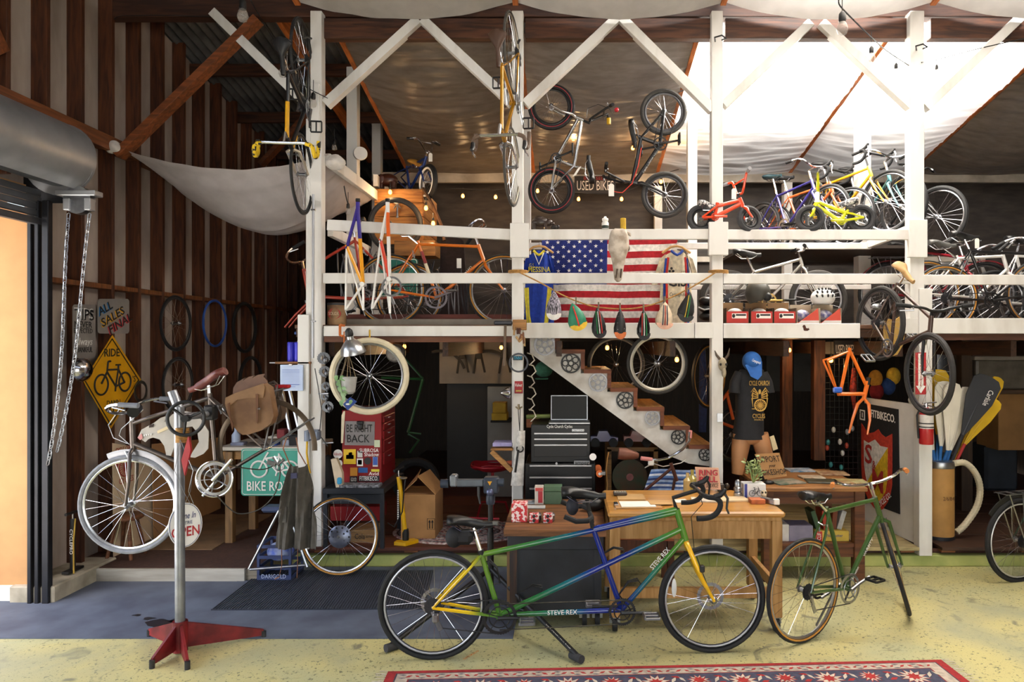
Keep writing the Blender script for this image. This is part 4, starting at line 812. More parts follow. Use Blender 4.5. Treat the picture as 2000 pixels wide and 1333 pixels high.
for u,v,r_,l,rm,ty,sp_ in((344,632,.29,'upper black wheel on the left stud wall',M('3a3a3c',.5,.5,.1,9),BLACKM,20),(420,632,.26,'bare blue rim on the left stud wall',gloss('2a5ab4'),None,0),(348,752,.29,'lower black wheel on the left stud wall',M('4a4a4c',.5,.5,.1,9),BLACKM,20),(478,640,.3,'dark tyre on the left stud wall past the blue rim',BLACKM,BLACKM,0),(490,745,.3,'dark tyre hung low on the left stud wall near the bench',BLACKM,BLACKM,0)):
    p=WALLX(XW+.04).at(u,v)
    if ty is None:
        MB().ring(p,X_,r_,.014,44,6).build('alloy_rim',rm,label=l,cat='bicycle rim')
    elif sp_==0: MB().ring(p,X_,r_,.022,44,8).build('cycle_tyre',ty,label=l,cat='bicycle tyre')
    else: wheel(p,X_,r_,.012,None,ty,rm,None,sp_,spm=M('8a7a6a',.4,.5,.1,9),thing_lab=l)
# wheel in front of the crate
p=W(772,440,7.6); MB().ring(p,(0,-1,0),.275,.03,44,8).build('cycle_tyre',M('2c2c2e',.7,0,.1,20),label='black tyre standing in front of the timber crate',cat='bicycle tyre')
p=W(812,940,7.2); MB().ring(p,(.1,-1,0),.2,.045,40,8).build('cycle_tyre',BLACKM,label='fat black tyre leaning deep behind the yellow pump',cat='bicycle tyre')
# ================= things
def bxp(u0,v0,u1,v1,Y,d,ch=.003,m=None):
    """box whose front face fills the pixel rectangle at depth Y and reaches d back"""
    a=W(u0,v1,Y); b=W(u1,v0,Y); return (m or MB()).box(((a.x+b.x)/2,Y+d/2,(a.z+b.z)/2),(b.x-a.x,d,b.z-a.z),ch=ch)
def one(m,name,mat,label,cat,group=None,**k): return m.build(name,mat,label=label,cat=cat,group=group,**k)
def at(u,v,Y): return thing
def rrect(A,u0,v0,u1,v1,r,off=0,k=4):
    """rounded rectangle outline in pixel corners mapped through A"""
    P=[]
    for cx,cy,a0 in((u1-r,v0+r,-90),(u1-r,v1-r,0),(u0+r,v1-r,90),(u0+r,v0+r,180)):
        for i in range(k+1):
            a=math.radians(a0+90*i/k); P.append(A(cx+r*math.cos(a),cy+r*math.sin(a),off))
    return P
# ---- signs on the left wall
A=WALLX(XW+.005).at; XN=X_
def wsign(name,label,pts,mat,th=.004): 
    r=thing(name,label,'sign',A(sum(p[0] for p in pts)/len(pts),sum(p[1] for p in pts)/len(pts))); MB().prism([A(*p) for p in pts],XN*th).build('panel',mat,r); return r
def wtext(s,u,v,h,mat,r,wd=None,rot=0,**k):
    p=A(u,v,.006); sc=p.y/F; rr=(Y_*math.cos(rot)+Z_*math.sin(rot)); uu=(Z_*math.cos(rot)-Y_*math.sin(rot)); text(s,p,h*sc*1.35,rr,uu,mat,r,width=wd*p.y**2/(F*abs(XW)) if wd else None,**k)
GREYS=M('9d9792',.35,.3,.06,9)
def wr(u0,v0,u1,v1,r=6):
    L=[]
    for cx,cy,a0 in((u1-r,v0+r,-90),(u1-r,v1-r,0),(u0+r,v1-r,90),(u0+r,v0+r,180)):
        for i in range(4): a=math.radians(a0+30*i); L.append((cx+r*math.cos(a)*.8,cy+r*math.sin(a)))
    return [(u,v+ (u-(u0+u1)/2)*-.0) for u,v in L]
r=wsign('tip_sign','small grey metal sign thanking for tips, left of the other wall signs',wr(140,595,187,700),GREYS)
INK=M('1c1a1a',.7,0,.05,9)
wtext('TIPS',165,616,22,INK,r,38,bold=.01); wtext('TIPS',164,614,22,WHITE,r,38,bold=.01); wtext('NEVER',163,635,13,INK,r,34); wtext('EXPECTED',163,647,10,INK,r,36); wtext('Always',163,668,15,WHITE,r,36,shear=.2); wtext('THANKFUL',163,684,11,INK,r,36)
r=wsign('sale_sign','grey metal sign reading all sales final above the yellow diamond',wr(189,584,253,652),GREYS)
for s,u,v,c in(('ALL',206,603,'2a7ab8'),('SALES',221,619,'e0a81c'),('FINAL',236,632,'c03038')):
    wtext(s,u-1.2,v+1.5,17,M(c,.6,0,.04,9),r,len(s)*9.5,rot=.42,bold=.012); 
    p=r; wtext(s,u,v,17,INK,r,len(s)*9.5,rot=.42,ext=.002,bold=.008)
YS=M('d89c12',.4,0,.06,8)
r=wsign('diamond_sign','yellow diamond bicycle warning sign with hand lettering on the stud wall',[(219,655),(275,742),(216,838),(162,745)],YS)
c0=A(218,746)
def bd(pts,t=.9):
    return [A(218+(u-218)*t,746+(v-746)*t,.005) for u,v in pts]
b_=bd([(219,655),(275,742),(216,838),(162,745)],.92); m=MB(); m.tube(b_,.007,4,closed=True); m.build('border',INK,r)
m=MB(); Aw=lambda u,v:A(u,v,.007)
for cu,cv in((198,752),(244,746)):
    C=Aw(cu,cv); m.ring(C,X_,.088 if cu<210 else .085,.009,28,5)
for a,b in(((198,750),(209,727)),((209,727),(211,707)),((209,723),(231,722)),((231,722),(226,755)),((209,727),(226,755)),((226,755),(243,747)),((243,747),(231,722)),((231,722),(231,713)),((211,707),(216,706)),((226,755),(225,765))): m.tube([Aw(*a),Aw(*b)],.009,5)
m.box(Aw(231,713),(.006,.07,.014)); m.build('bicycle_symbol',INK,r)
wtext('RIDE',219,690,16,INK,r,30,bold=.01); wtext("'S",262,741,12,INK,r); wtext('DAMN',222,788,12,INK,r,26); wtext('IT!',222,801,12,INK,r,16)
p=A(164,723,.09); one(MB().lathe([(.004,.05),(.05,.042),(.09,.01),(.1,-.02),(.09,-.03)],p,X_,28),'chrome_dome',CHROME,'chrome dome mirror overlapping the tip sign on the left wall','mirror')
one(MB().gear(A(275,765,.04),X_,.10,40,.075,.004),'wall_chainring',STEEL,'steel chainring hung beside the yellow diamond sign','chainring')
# boards leaning at the left wall
b=thing('printed_board','pale kraft board printed with red lettering and a winged wheel by the left wall','poster',A(240,950))
Ab=WALLX(XW+.12).at
MB().prism([Ab(219,866),Ab(300,880),Ab(302,1080),Ab(221,1100)],X_*.006).build('board',M('d8c0a0',.85,0,.05,7),b)
RINK=M('a83a34',.8,0,.06,9); q=Ab(247,873,.009); 
text('CYCLE CHURCH',Ab(247,878,.009),.075,Y_,Z_,RINK,b,width=.3); text('CYCLES',Ab(247,938,.009),.075,Y_,Z_,RINK,b,width=.2)
m=MB().ring(Ab(245,912,.009),X_,.085,.006,24,4)
for k in range(10):
    a=PI*k/10; d=Y_*math.cos(a)+Z_*math.sin(a); m.tube([Ab(245,912,.009)-d*.085,Ab(245,912,.009)+d*.085],.003,3)
for s in(-1,1): m.ell(Ab(245,905,.009)+Y_*.12*s+Z_*.05,(.004,.03,.07))
m.build('winged_wheel_print',RINK,b)
one(MB().prism([Ab(296,868,.03),Ab(428,855,.03),Ab(430,1030,.03),Ab(300,1085,.03)],X_*.01),'cardboard_sheet',M('b98a5c',.85,0,.08,3),'big tan cardboard sheet leaning at the left wall behind the touring bike','cardboard sheet')
# stool
def stool(label,u,v,Y,h,rad):
    p=V((W(u,v,Y).x,Y,.112)); r=thing('stool',label,'stool',p); WD=wood('7a4a2c',0); MB().lathe([(rad*.9,0),(rad,.01),(rad,.03),(rad*.9,.04)],p+Z_*h,Z_,24).build('seat',WD,r)
    for k in range(4): a=PI/4+k*PI/2; d=V((math.cos(a),math.sin(a),0)); MB().tube([p+d*rad*1.1,p+d*rad*.55+Z_*h],[.014,.018],8).build('leg',WD,r)
stool('round wooden stool with splayed legs behind the touring bike wheel',247,1040,6.05,.33,.135)
# pump left of the stool
p=V((XW+.1,5.58,.14)); r=thing('floor_pump','black floor pump with white lettering standing at the left wall','pump',p)
MB().cyl(p,p+Z_*.42,.02).build('barrel',BLACK,r); MB().tube([p+Z_*.47-Y_*.08,p+Z_*.47+Y_*.08],.012,8).build('handle',BLACK,r); MB().cyl(p+Z_*.42,p+Z_*.47,.007).build('rod',CHROME,r); MB().box(p+Z_*.01,(.06,.18,.02),ch=.004).build('base',BLACK,r); MB().tube([p+Z_*.42+X_*.02,p+X_*.04+Z_*.25-Y_*.05,p+X_*.05-Y_*.06],.006,6).build('hose',M('c9a23c',.6,0,.1,9),r)
text('CYCLEPRO',p+Z_*.24-Y_*.0215,.035,-Z_,X_,WHITE,r,width=.2)
# ---- red repair stand
p=W(352,1290,4.42); p.z=0; r=thing('repair_stand','galvanised pipe repair stand on a red steel base at left','repair stand',p)
top=W(350,795,4.42); pipe=M('a4a7ae',.35,.7,.12,6,col2='7b7e86')
MB().cyl(p+Z_*.02,top,.03,n=18).build('upright',pipe,r)
MB().tube([top-Z_*.02,top+V((-.045,0,.1))],.028,14).build('top_pipe',pipe,r)
REDB=M('8c2226',.5,.2,.14,8,col2='5e1216')
hub=MB().cyl(p+Z_*.01,p+Z_*.2,.045,n=18).build('base_sleeve',REDB,r)
for u,v in((292,1246),(515,1247),(297,1306),(366,1308)):
    q=V((W(u,0,GD(v)).x,GD(v),0)); d=(q-p); L=d.length; d=d.normalized(); s=V((-d.y,d.x,0))*.008
    MB().prism([p+d*.03+s+Z_*.03,p+d*.03+s+Z_*.19,q+s+Z_*.06,q+s+Z_*.02],s*-2).build('base_fin',REDB,r); MB().cyl(q,q+Z_*.05,.016).build('foot',DARKSTEEL,r)
c=W(363,818,4.36); n_=V((.25,-1,.05)).normalized()
MB().ring(c,n_,.105,.011,36,8).build('hand_wheel',BLACK,r); m=MB()
for k in range(3): a=2*PI*k/3+.4; d=(X_*math.cos(a)+Z_*math.sin(a)); m.tube([c,c+d*.1],.009,6)
m.cyl(c+n_*.03,c-n_*.05,.022); m.build('wheel_spoke',BLACK,r)
MB().tube([W(352,815,4.44),W(385,812,4.55),W(410,808,4.66)],.024,10).build('clamp_arm',pipe,r); MB().box(W(412,806,4.66),(.07,.07,.1),ch=.01).build('clamp_jaw',BLACK,r)
m=MB()
for k in range(9): m.ring(W(356,838+k*3.2,4.42),(0,.1,1),.036,.006,20,5)
m.build('rope_wrap',M('b98a4c',.9,0,.2,30),r,kind='stuff')
MB().prism([W(354,900,4.36),W(368,850,4.36),W(372,880,4.36),W(360,930,4.36)],(0,.02,0)).build('red_lever',M('b02a30',.5,0,.1,9),r)
for k,d in enumerate(((-.01,.02),(.03,.015))): MB().tube([W(352,860,4.38),W(350+d[0]*900,920,4.36),W(358+k*10,960,4.36),W(372+k*6,985,4.38)],.002,4).build('loose_cable',STEEL,r)
# oval open sign behind the pipe
q=PL(350,4.52,390,4.60); r=thing('oval_sign','white oval hanging sign lettered come in we are open behind the stand pipe','sign',q.at(362,1070)); C=q.at(362,1026)
MB().prism([C+q.d*(.1*math.cos(a))+Z_*(.145*math.sin(a)) for a in [2*PI*k/32 for k in range(32)]],q.n*.006).build('panel',WHITE,r)
MB().tube([C+q.n*.008+q.d*(.093*math.cos(a))+Z_*(.138*math.sin(a)) for a in [2*PI*k/32 for k in range(32)]],.002,4,closed=True).build('border',M('2a3a6a',.6,0,.05,9),r)
text('Come In',C+q.n*.008+Z_*.06,.06,q.d,Z_,M('2a3a6a',.6,0,.05,9),r,width=.12,shear=.3); text("WE'RE",C+q.n*.008+Z_*.015,.03,q.d,Z_,M('2a3a6a',.6,0,.05,9),r,width=.08); text('OPEN',C+q.n*.008-Z_*.045,.09,q.d,Z_,M('b02a30',.6,0,.05,9),r,width=.165,bold=.01)
MB().tube([C+Z_*.145,W(372,960,4.5),W(375,930,4.5)],.002,4).build('cord',STEEL,r)
# ---- work bench behind, green route sign
p=W(515,880,6.45); r=thing('work_bench','cluttered wooden work bench with white edge behind the touring bike','workbench',V((p.x,6.7,.11)))
bxp(425,874,608,881,6.45,.6).build('worktop',M('cfc8bc',.7,0,.08,6),r)
for u in(445,600):
    for y in(6.5,6.98): x=W(u,0,6.45).x; MB().box((x,y,.535),(.07,.07,.85),ch=.004).build('leg',wood('8d6a42',2),r)
bxp(430,882,606,898,6.5,.03).build('apron',wood('a9793f',0),r)
r=thing('route_sign','green bicycle route sign with white bicycle hung on the work bench','sign',W(536,968,6.443)); A=PY(6.443).at; NN=V((0,-1,0))
GR=M('1d9a86',.4,0,.05,8); MB().prism(rrect(A,471,877,600,969,6,.0),Y_*.006).build('panel',GR,r)
MB().tube(rrect(A,473.5,879.5,597.5,966.5,5,.004),.003,4,closed=True).build('border',WHITE,r); m=MB()
for cu in(506,566): m.ring(A(cu,917,.005),NN,.074,.009,28,5)
for a,b in(((506,917),(519,892)),((519,892),(524,884)),((519,896),(545,893)),((545,893),(541,922)),((519,896),(541,922)),((541,922),(566,917)),((566,917),(545,890)),((545,893),(545,886)),((541,922),(539,930))): m.tube([A(*a,.005),A(*b,.005)],.009,5)
m.build('bicycle_symbol',WHITE,r); text('BIKE ROUTE',A(535,951,.006),.125,X_,Z_,WHITE,r,width=.5,bold=.006)
# bench clutter
for u,v,w_,h,c,l,cat in((462,870,26,10,'8a90a8','folded grey blue rag on the work bench','rag'),(558,867,14,14,'9aa0b0','grey plastic box on the work bench','box'),(575,862,22,22,'1c1c20','black camera-like box at the end of the work bench','box'),(534,870,12,10,'2a4aa0','blue tub on the work bench','tub'),(548,848,16,18,'7a2a30','dark red tin on the white bench shelf','tin')):
    one(bxp(u-w_/2,v-h/2,u+w_/2,v+h/2+(874-v-h/2 if v>855 else 0),6.55,.1,ch=.008),'bench_'+cat,matte(c),l,cat)
one(bxp(523,853,563,857,6.75,.2),'bench_shelf',M('d8d2c8',.7,0,.05,9),'short white shelf board above the work bench','shelf')
for u,v,h,c,l in((461,844,40,'b8c8e8','pale blue spray bottle behind the leather pannier'),(466,862,16,'20304a','small dark dropper bottle on the work bench')):
    p=W(u,874,6.6); R_=h*.2*6.6/F; one(MB().lathe([(R_,0),(R_,h*.6*6.6/F),(R_*.4,h*.78*6.6/F),(R_*.4,h*6.6/F)],p,Z_,14),'bottle',M(c,.3,0,.05,9),l,'bottle')
one(MB().ell(W(492,870,6.56),(.05,.05,.03)).box(W(507,871,6.56),(.1,.05,.02),ch=.006),'pliers_bundle',matte('4a4038'),'dark jumble of hand tools on the work bench','hand tools')
# silver ruler bars, shelf with cans, invoice pad
for i,(u0,v0,u1,v1) in enumerate(((551,762,572,872),(565,760,592,872))):
    one(MB().beam(W(u0,v0,6.75),W(u1,v1+1,6.6),.02,.04,up=(0,1,0)),'measuring_bar',M('c9cdd6',.3,.6,.06,9),'silver measuring bar leaning below the invoice pad, '+('inner' if i==0 else 'outer, with a round sticker'),'measuring bar')
r=thing('wall_shelf','small wooden shelf with a dowel end fixed beside the first post','shelf',W(575,710,6.15)); bxp(537,707,606,711.5,6.1,.16).build('board',wood('a06a3a',0),r); MB().cyl(W(527,709,6.15),W(540,709,6.15),.008).build('dowel',STEEL,r); bxp(600,711,606,770,6.12,.03).build('bracket',wood('8a5a34',2),r)
PUR2=M('4340c8',.3,.2,.05,9)
for i,u in enumerate((568,581.5,593.5)):
    p=W(u,707,6.18); one(MB().lathe([(.028,0),(.03,.006),(.03,.165),(.027,.172),(.024,.175)],p,Z_,18),'spray_can',PUR2,'%s blue violet can of three on the small shelf'%['first','middle','last'][i],'can')
r=thing('spray_bottle','spray bottle with yellow and blue trigger behind the violet cans','spray bottle',W(584,707,6.24)); p=W(585,707,6.27); MB().lathe([(.03,0),(.03,.16),(.012,.2),(.012,.225)],p,Z_,14).build('bottle_body',M('c9d0c8',.3,0,.05,9),r); MB().cyl(p+Z_*.22,p+Z_*.245,.016).build('collar',M('dcd01c',.5,0,.05,9),r); MB().box(p+V((-.005,0,.258)),(.08,.025,.026),ch=.006).build('trigger_head',M('2a4a8c',.5,0,.05,9),r); MB().tube([p+V((.03,0,.255)),p+V((.045,0,.23)),p+V((.04,0,.205))],.006,6).build('trigger',M('dcd01c',.5,0,.05,9),r)
r=thing('invoice_pad','blue ruled invoice pad clipped under the small shelf','invoice pad',W(568,765,6.08)); bxp(547,713,592,764,6.08,.012).build('pad',M('c3d2ee',.85,0,.04,9),r); m=MB()
for v in(723,727,752,756): m.box(W(568,v,6.075),(.15 if v!=756 else .08,.002,.003))
for v in range(730,752,3): m.box(W(568,v,6.075),(.15,.0015,.0012))
m.build('ruling',M('5a7ac8',.8,0,.03,9),r); MB().box(W(568,713,6.07),(.03,.02,.015),ch=.003).build('clip',CHROME,r)
# apron
r=thing('work_apron','olive grey work apron hung in front of the green sign','apron',W(577,1075,5.6)); APR=M('57524a',.9,0,.12,18,bump=.25)
out=[(563,908),(574,912),(582,920),(590,912),(597,907),(603,925),(609,960),(616,1000),(620,1030),(619,1062),(612,1070),(585,1072),(560,1073),(537,1074),(534,1066),(540,1020),(548,990),(556,950)]
def ap(u,v): p=W(u,v,5.6); p.y+=.03*math.sin(u*.19)+.02*math.sin(u*.4+v*.03); return p
rows=[(908,564,597),(925,560,603),(950,556,607),(985,549,613),(1015,541,618),(1045,536,620),(1073,534,619)]
def af(a,b):
    t=b*6; i=min(5,int(t)); k=t-i; v=rows[i][0]+(rows[i+1][0]-rows[i][0])*k; l=rows[i][1]+(rows[i+1][1]-rows[i][1])*k; rr=rows[i][2]+(rows[i+1][2]-rows[i][2])*k
    v2=v+(14*math.sin(a*PI) if b==0 else 0); return ap(l+(rr-l)*a,v2)
MB().grid(af,20,24,.012,(0,1,0)).build('body',APR,r)
for u,v,w_,h in((592,1000,26,28),(553,1005,16,30)): MB().prism([ap(u-w_/2,v-h/2)-Y_*.012,ap(u+w_/2,v-h/2)-Y_*.012,ap(u+w_/2,v+h/2)-Y_*.012,ap(u-w_/2,v+h/2)-Y_*.012],(0,.012,0)).build('pocket',M('4e4a43',.9,0,.12,18),r)
MB().prism([ap(568,925)-Y_*.016,ap(585,922)-Y_*.016,ap(586,932)-Y_*.016,ap(567,936)-Y_*.016],(0,.012,0)).build('notebook',M('2a2a4a',.6,0,.1,9),r)
STR=M('8a5a3c',.7,0,.1,9)
for pts in(((564,908),(558,875),(562,855)),((596,908),(588,880),(580,855)),((552,1072),(556,1100),(545,1128),(535,1133)),((583,1072),(584,1110),(582,1128))): MB().tube([ap(*q)-Y_*.01 for q in pts],.007,5,flat=.4).build('strap',STR,r)
# bench vice and yellow hose on the post
one(MB().box(W(612,850,5.98),(.12,.08,.09),ch=.015).cyl(W(600,842,5.95),W(600,862,5.95),.025),'bench_vice',M('7d8698',.5,.4,.1,9),'small grey blue vice fixed to the first post','vice')
one(MB().tube([W(600,860,5.95),W(599,885,5.97),W(602,910,6.0),W(606,925,6.0)],.009,6),'air_hose',gloss('e0b01c'),'short yellow hose dangling on the first post','hose')
one(MB().tube([W(615,720,6.05),W(622,760,6.02),W(628,800,6.02),W(624,850,6.02),W(640,872,6.02)],.004,5),'power_cord',BLACK,'thin black cord drooping down the first post','cord')
r=thing('conduit','thin grey metal conduit clipped up the first post','conduit',W(611,650,6.05)); MB().cyl(W(611,700,6.07),W(612,380,6.07),.011).build('pipe',M('b9bcc4',.4,.5,.06,9),r); MB().box(W(612,628,6.06),(.04,.02,.012)).box(W(612,410,6.06),(.04,.02,.012)).build('clip',STEEL,r)
# components strung on the post edge
for i,(u,v,s) in enumerate(((632,700,.05),(634,726,.045),(636,755,.035),(640,795,.045),(634,775,.03))):
    m=MB().gear(W(u,v,6.04),(.3,-1,.1),s,16,s*.5,.006); m.ell(W(u+4,v+4,6.02),(s*.5,s*.4,s*.6)); m.tube([W(u,v-8,6.04),W(u+3,v+12,6.03)],.006,6)
    one(m,'derailleur_part',M('75777c',.35,.8,.15,20),'spare metal drivetrain part hung on the first post, %s from the top'%['first','second','third','fifth','fourth'][i],'bike part')
for u,v in((631,770),(640,866)): one(MB().cyl(W(u-9,v,6.05),W(u+11,v-1,6.02),.007),'post_peg',STEEL,'thin steel peg on the first post, '+('beside the spare parts' if v<800 else 'near the vice'),'peg')
# ---- crate, rack frame
r=thing('milk_crate','blue milk crate standing inside the silver frame under the apron','crate',V((W(538,0,5.75).x,5.82,.015))); BL=M('2c3a66',.5,0,.1,9); x0=W(538,0,5.75).x
for sx in(-1,1):
    for sy in(-1,1): MB().box((x0+sx*.13,5.86+sy*.13,.16),(.02,.02,.29)).build('corner_post',BL,r)
for k in range(4):
    for sy in(-1,1): MB().box((x0,5.86+sy*.135,.03+k*.088),(.28,.012,.025 if k else .06)).build('side_slat',BL,r)
    for sx in(-1,1): MB().box((x0+sx*.135,5.86,.03+k*.088),(.012,.28,.025)).build('side_slat',BL,r)
text('DARIGOLD',V((x0,5.716,.05)),.05,X_,Z_,M('aab4d0',.6,0,.05,9),r,width=.2)
m=MB(); 
for k in range(3): m.ell((x0-.06+k*.06,5.85,.2+.03*k),(.06,.07,.06))
one(m,'rag_bundle',M('8f9cc0',.8,0,.2,9,col2='3a5ac0'),'blue and white rags and bottles filling the milk crate','rags') if 0 else one(MB().ell((x0,5.86,.22),(.11,.11,.08)),'rag_bundle',M('a9b2c8',.8,0,.2,12,col2='3a5ac0'),'blue and white rag bundle in the milk crate','rag')
r=thing('truing_frame','folding silver tube frame standing around the blue crate','frame stand',V((x0,5.7,.015)))
for pts in(((486,1112),(545,998)),((600,1108),(562,1000)),((488,1113),(604,1104))): MB().tube([W(pts[0][0],pts[0][1],5.62),W(pts[1][0],pts[1][1],5.66)],.011,8).build('tube',STEEL,r)
MB().tube([W(545,998,5.66),W(562,1000,5.66)],.012,8).build('top_bar',STEEL,r); one(bxp(508,992,560,1003,5.72,.15,ch=.02),'tool_tray',M('3c4868',.5,0,.1,9),'dark blue tray of tools above the milk crate','tray')
# ---- metal lamp, plant, card, clamp
LIGHTS=[]
p=W(690,690,5.95); r=thing('clamp_lamp','spun aluminium reflector lamp clamped to the fascia','lamp',p)
axl=V((-.12,-.25,.95)).normalized(); MB().lathe([(.108,0),(.106,.012),(.09,.06),(.06,.1),(.03,.125),(.028,.15)],p,axl,32).build('shade',M('c2c4c8',.28,.9,.1,14),r); MB().lathe([(.03,.15),(.034,.165),(.03,.2),(.012,.22)],p,axl,14).build('socket',BLACK,r); MB().tube([W(660,752,6.0),W(672,715,5.98),W(684,655,6.0)],.005,5).build('arm',M('a09484',.5,.3,.1,9),r)
one(MB().tube([W(668,634,6.06),W(664,637,6.06),W(664,655,6.06),W(670,657,6.06)],.012,6).cyl(W(672,648,6.06),W(672,672,6.06),.005).box(W(668,636,6.08),(.04,.05,.02)),'g_clamp',M('d06a1c',.5,0,.1,9),'orange clamp gripping the first fascia above the lamp','clamp')
p=W(681,770,5.9); r=thing('hanging_planter','trailing pothos in a grey hanging pot below the metal lamp','plant',p)
MB().lathe([(.035,0),(.055,.02),(.07,.14),(.066,.145),(.062,.13)],p,Z_,20).build('pot',M('b9b8b4',.5,0,.1,9),r)
for k in range(4): MB().tube([p+V((.06*math.cos(k*1.6),.06*math.sin(k*1.6),.14)),W(681,690,5.93)],.0025,4).build('cord',M('a08a6a',.9,0,.1,9),r)
LEAF=M('9fb890',.5,0,.15,8,col2='5f8a4c'); R0=random.Random(11)
for (u,v,s,a) in((656,733,.035,.2),(664,735,.04,1.0),(657,748,.035,2.0),(662,755,.042,2.6),(669,765,.04,2.9),(674,768,.034,3.6),(666,782,.035,2.9),(677,763,.03,4.),(686,781,.03,3.4),(660,742,.03,.6),(668,757,.03,1.8),(672,775,.03,3.2)):
    c=W(u,v,5.82+R0.random()*.05); d=V((math.sin(a),-.3,-abs(math.cos(a))-.2)).normalized(); sd=d.cross(V((0,-1,.2))).normalized()
    MB().prism([c,c+d*s*.3+sd*s*.5,c+d*s*.9+sd*s*.45,c+d*s*1.6,c+d*s*.9-sd*s*.45,c+d*s*.3-sd*s*.5],V((0,.002,0))).build('leaf',LEAF,r)
MB().tube([p+V((-.03,-.04,.14)),W(664,745,5.84),W(668,765,5.83),W(680,770,5.83)],.003,4).build('vine',M('7a9a5a',.6,0,.1,9),r)
r=thing('blue_card','dark blue card with a small white mark hung below the planter','card',W(684,800,5.9)); A=PY(5.9).at; MB().prism([A(670,790),A(684,776),A(697,785),A(679,802)],(0,.004,0)).build('card',M('24428c',.5,0,.05,9),r); MB().ell(A(680,790)-Y_*.003,(.02,.002,.008)).build('mark',WHITE,r)
# ---- red tool chest on black stool
x=W(703,0,6.3).x
r=thing('red_tool_chest','tall red steel tool chest covered in stickers on the black bench','tool chest',V((x,6.5,.55))); REDM=M('8e1c22',.35,.2,.08,6)
bxp(668,802,745,952,6.25,.5).build('cabinet',REDM,r)
# right side drawers
for i,(v0,v1) in enumerate(((812,824),(826,838),(840,856),(858,880),(882,905))):
    y0,y1=6.3,6.68; X=W(745,0,6.25).x; z0=W(0,v1,6.4).z; z1=W(0,v0,6.4).z; d=MB().box((X+.006,(y0+y1)/2,(z0+z1)/2),(.012,y1-y0,z1-z0),ch=.003).build('drawer',REDM,r); MB().box((X+.016,(y0+y1)/2,(z0+z1)/2+.006),(.01,.06,.008)).build('handle',STEEL,d)
A=PY(6.245).at
MB().prism([A(667,812),A(671,803.5),A(674,803.5),A(670,866),A(666,866)],(0,.003,0)).build('paint_stick',CREAM,r)
sg=thing('return_sign','silver sign reading be right back clipped on the red tool chest','sign',A(703,870)); MB().prism([A(674,823),A(732,824),A(731,871),A(673,870)],(0,.004,0)).build('plate',M('9a9598',.3,.6,.1,9),sg)
text('BE RIGHT',A(702,838)-Y_*.003,.1,X_,Z_,INK,sg,width=.23); text('BACK',A(700,858)-Y_*.003,.1,X_,Z_,INK,sg,width=.2); MB().box(A(704,826)-Y_*.01,(.06,.015,.03),ch=.005).ell(A(704,834)-Y_*.01,(.025,.012,.03)).build('clip',BLACK,sg)
def sticker(u0,v0,u1,v1,col,txt=None,tc='f0eeea',name='sticker',sz=1.,rnd=False):
    if rnd: C=A((u0+u1)/2,(v0+v1)/2); rr=(u1-u0)/2*6.245/F; s=MB().prism([C+X_*rr*math.cos(a)+Z_*rr*math.sin(a)-Y_*.001 for a in [2*PI*k/20 for k in range(20)]],(0,.0015,0)).build(name,M(col,.5,0,.03,9),r)
    else: s=MB().prism([A(u0,v0)-Y_*.001,A(u1,v0)-Y_*.001,A(u1,v1)-Y_*.001,A(u0,v1)-Y_*.001],(0,.0015,0)).build(name,M(col,.5,0,.03,9),r)
    if txt: text(txt,A((u0+u1)/2,(v0+v1)/2)-Y_*.003,(v1-v0)*6.245/F*1.15*sz,X_,Z_,M(tc,.6,0,.03,9),s,width=(u1-u0)*6.245/F*.88)
sticker(651,878,669,897,'e8e6e2','Velocity','b02a30',rnd=True,sz=.4); sticker(671,878,695,907,'e0b820',None); sticker(676,889,691,897,'4a9ab0',None); sticker(700,876,742,885,'8e1c22','SUBROSA'); sticker(710,884,742,893,'8e1c22','Shadow'); sticker(698,881,708,894,'c9c8c4',None); sticker(697,896,709,911,'e8e6e2',None); sticker(699,899,707,908,'2a2a2c'); sticker(711,893,725,909,'2a2a2e',None,rnd=True); sticker(728,892,738,912,'d8d4d0','1','3a5aa8'); sticker(700,914,718,924,'1f5a9c',None); sticker(684,914,698,930,'c98a2c'); sticker(725,917,741,923,'d8c83c'); sticker(719,922,741,930,'8e1c22','Avid'); sticker(683,931,698,944,'1c1c1e'); sticker(685,933,697,942,'1c1c1e','GOOD','e8e6e2'); sticker(700,930,741,941,'22242c','FITBIKECO.'); sticker(655,899,669,912,'d8d4d0',None,rnd=True); sticker(731,860,742,874,'c9d0b0'); sticker(681,884,688,890,'e0b820')
rs=thing('tool_bench','black steel tool bench carrying the red tool chest','bench',V((x,6.2,.18))); BM=M('262a33',.5,.3,.1,9)
bxp(630,955,750,966,6.05,.75).build('top',BM,rs)
for u in(634,745):
    for y in(6.08,6.7): X=W(u,0,6.05).x; zt=W(0,966,6.05).z; MB().box((X,y,(zt+.178)/2),(.035,.035,zt-.178)).build('leg',BM,rs)
bxp(636,966,744,985,6.09,.02).build('skirt',BM,rs)
one(bxp(645,990,742,1018,6.5,.25),'red_tool_box',REDM,'red steel box on the floor under the black bench','tool box')
r=thing('bottle_crate','small wooden bottle crate with black script under the black bench','crate',W(705,1062,6.25)); A=PY(6.25).at; bxp(684,1036,732,1062,6.25,.25).build('box_body',wood('a07a4c',0),r); text('Cola',A(703,1049)-Y_*.003,.07,X_,Z_,INK,r,width=.09); text('BOTTLED',A(722,1049)-Y_*.003,.025,X_,Z_,INK,r,width=.06)
r=thing('parts_bag','clear bag of blue parts leaning on the black bench beside the chest','bag',W(655,952,6.1)); MB().prism([W(646,898,6.12),W(657,896,6.12),W(668,925,6.1),W(669,952,6.08),W(656,953,6.08)],(0,.05,0)).build('pouch',M('c9b69c',.5,0,.1,9),r); MB().box(W(663,940,6.07),(.04,.03,.06),ch=.01).build('blue_parts',M('3a9ac8',.4,0,.1,9),r)
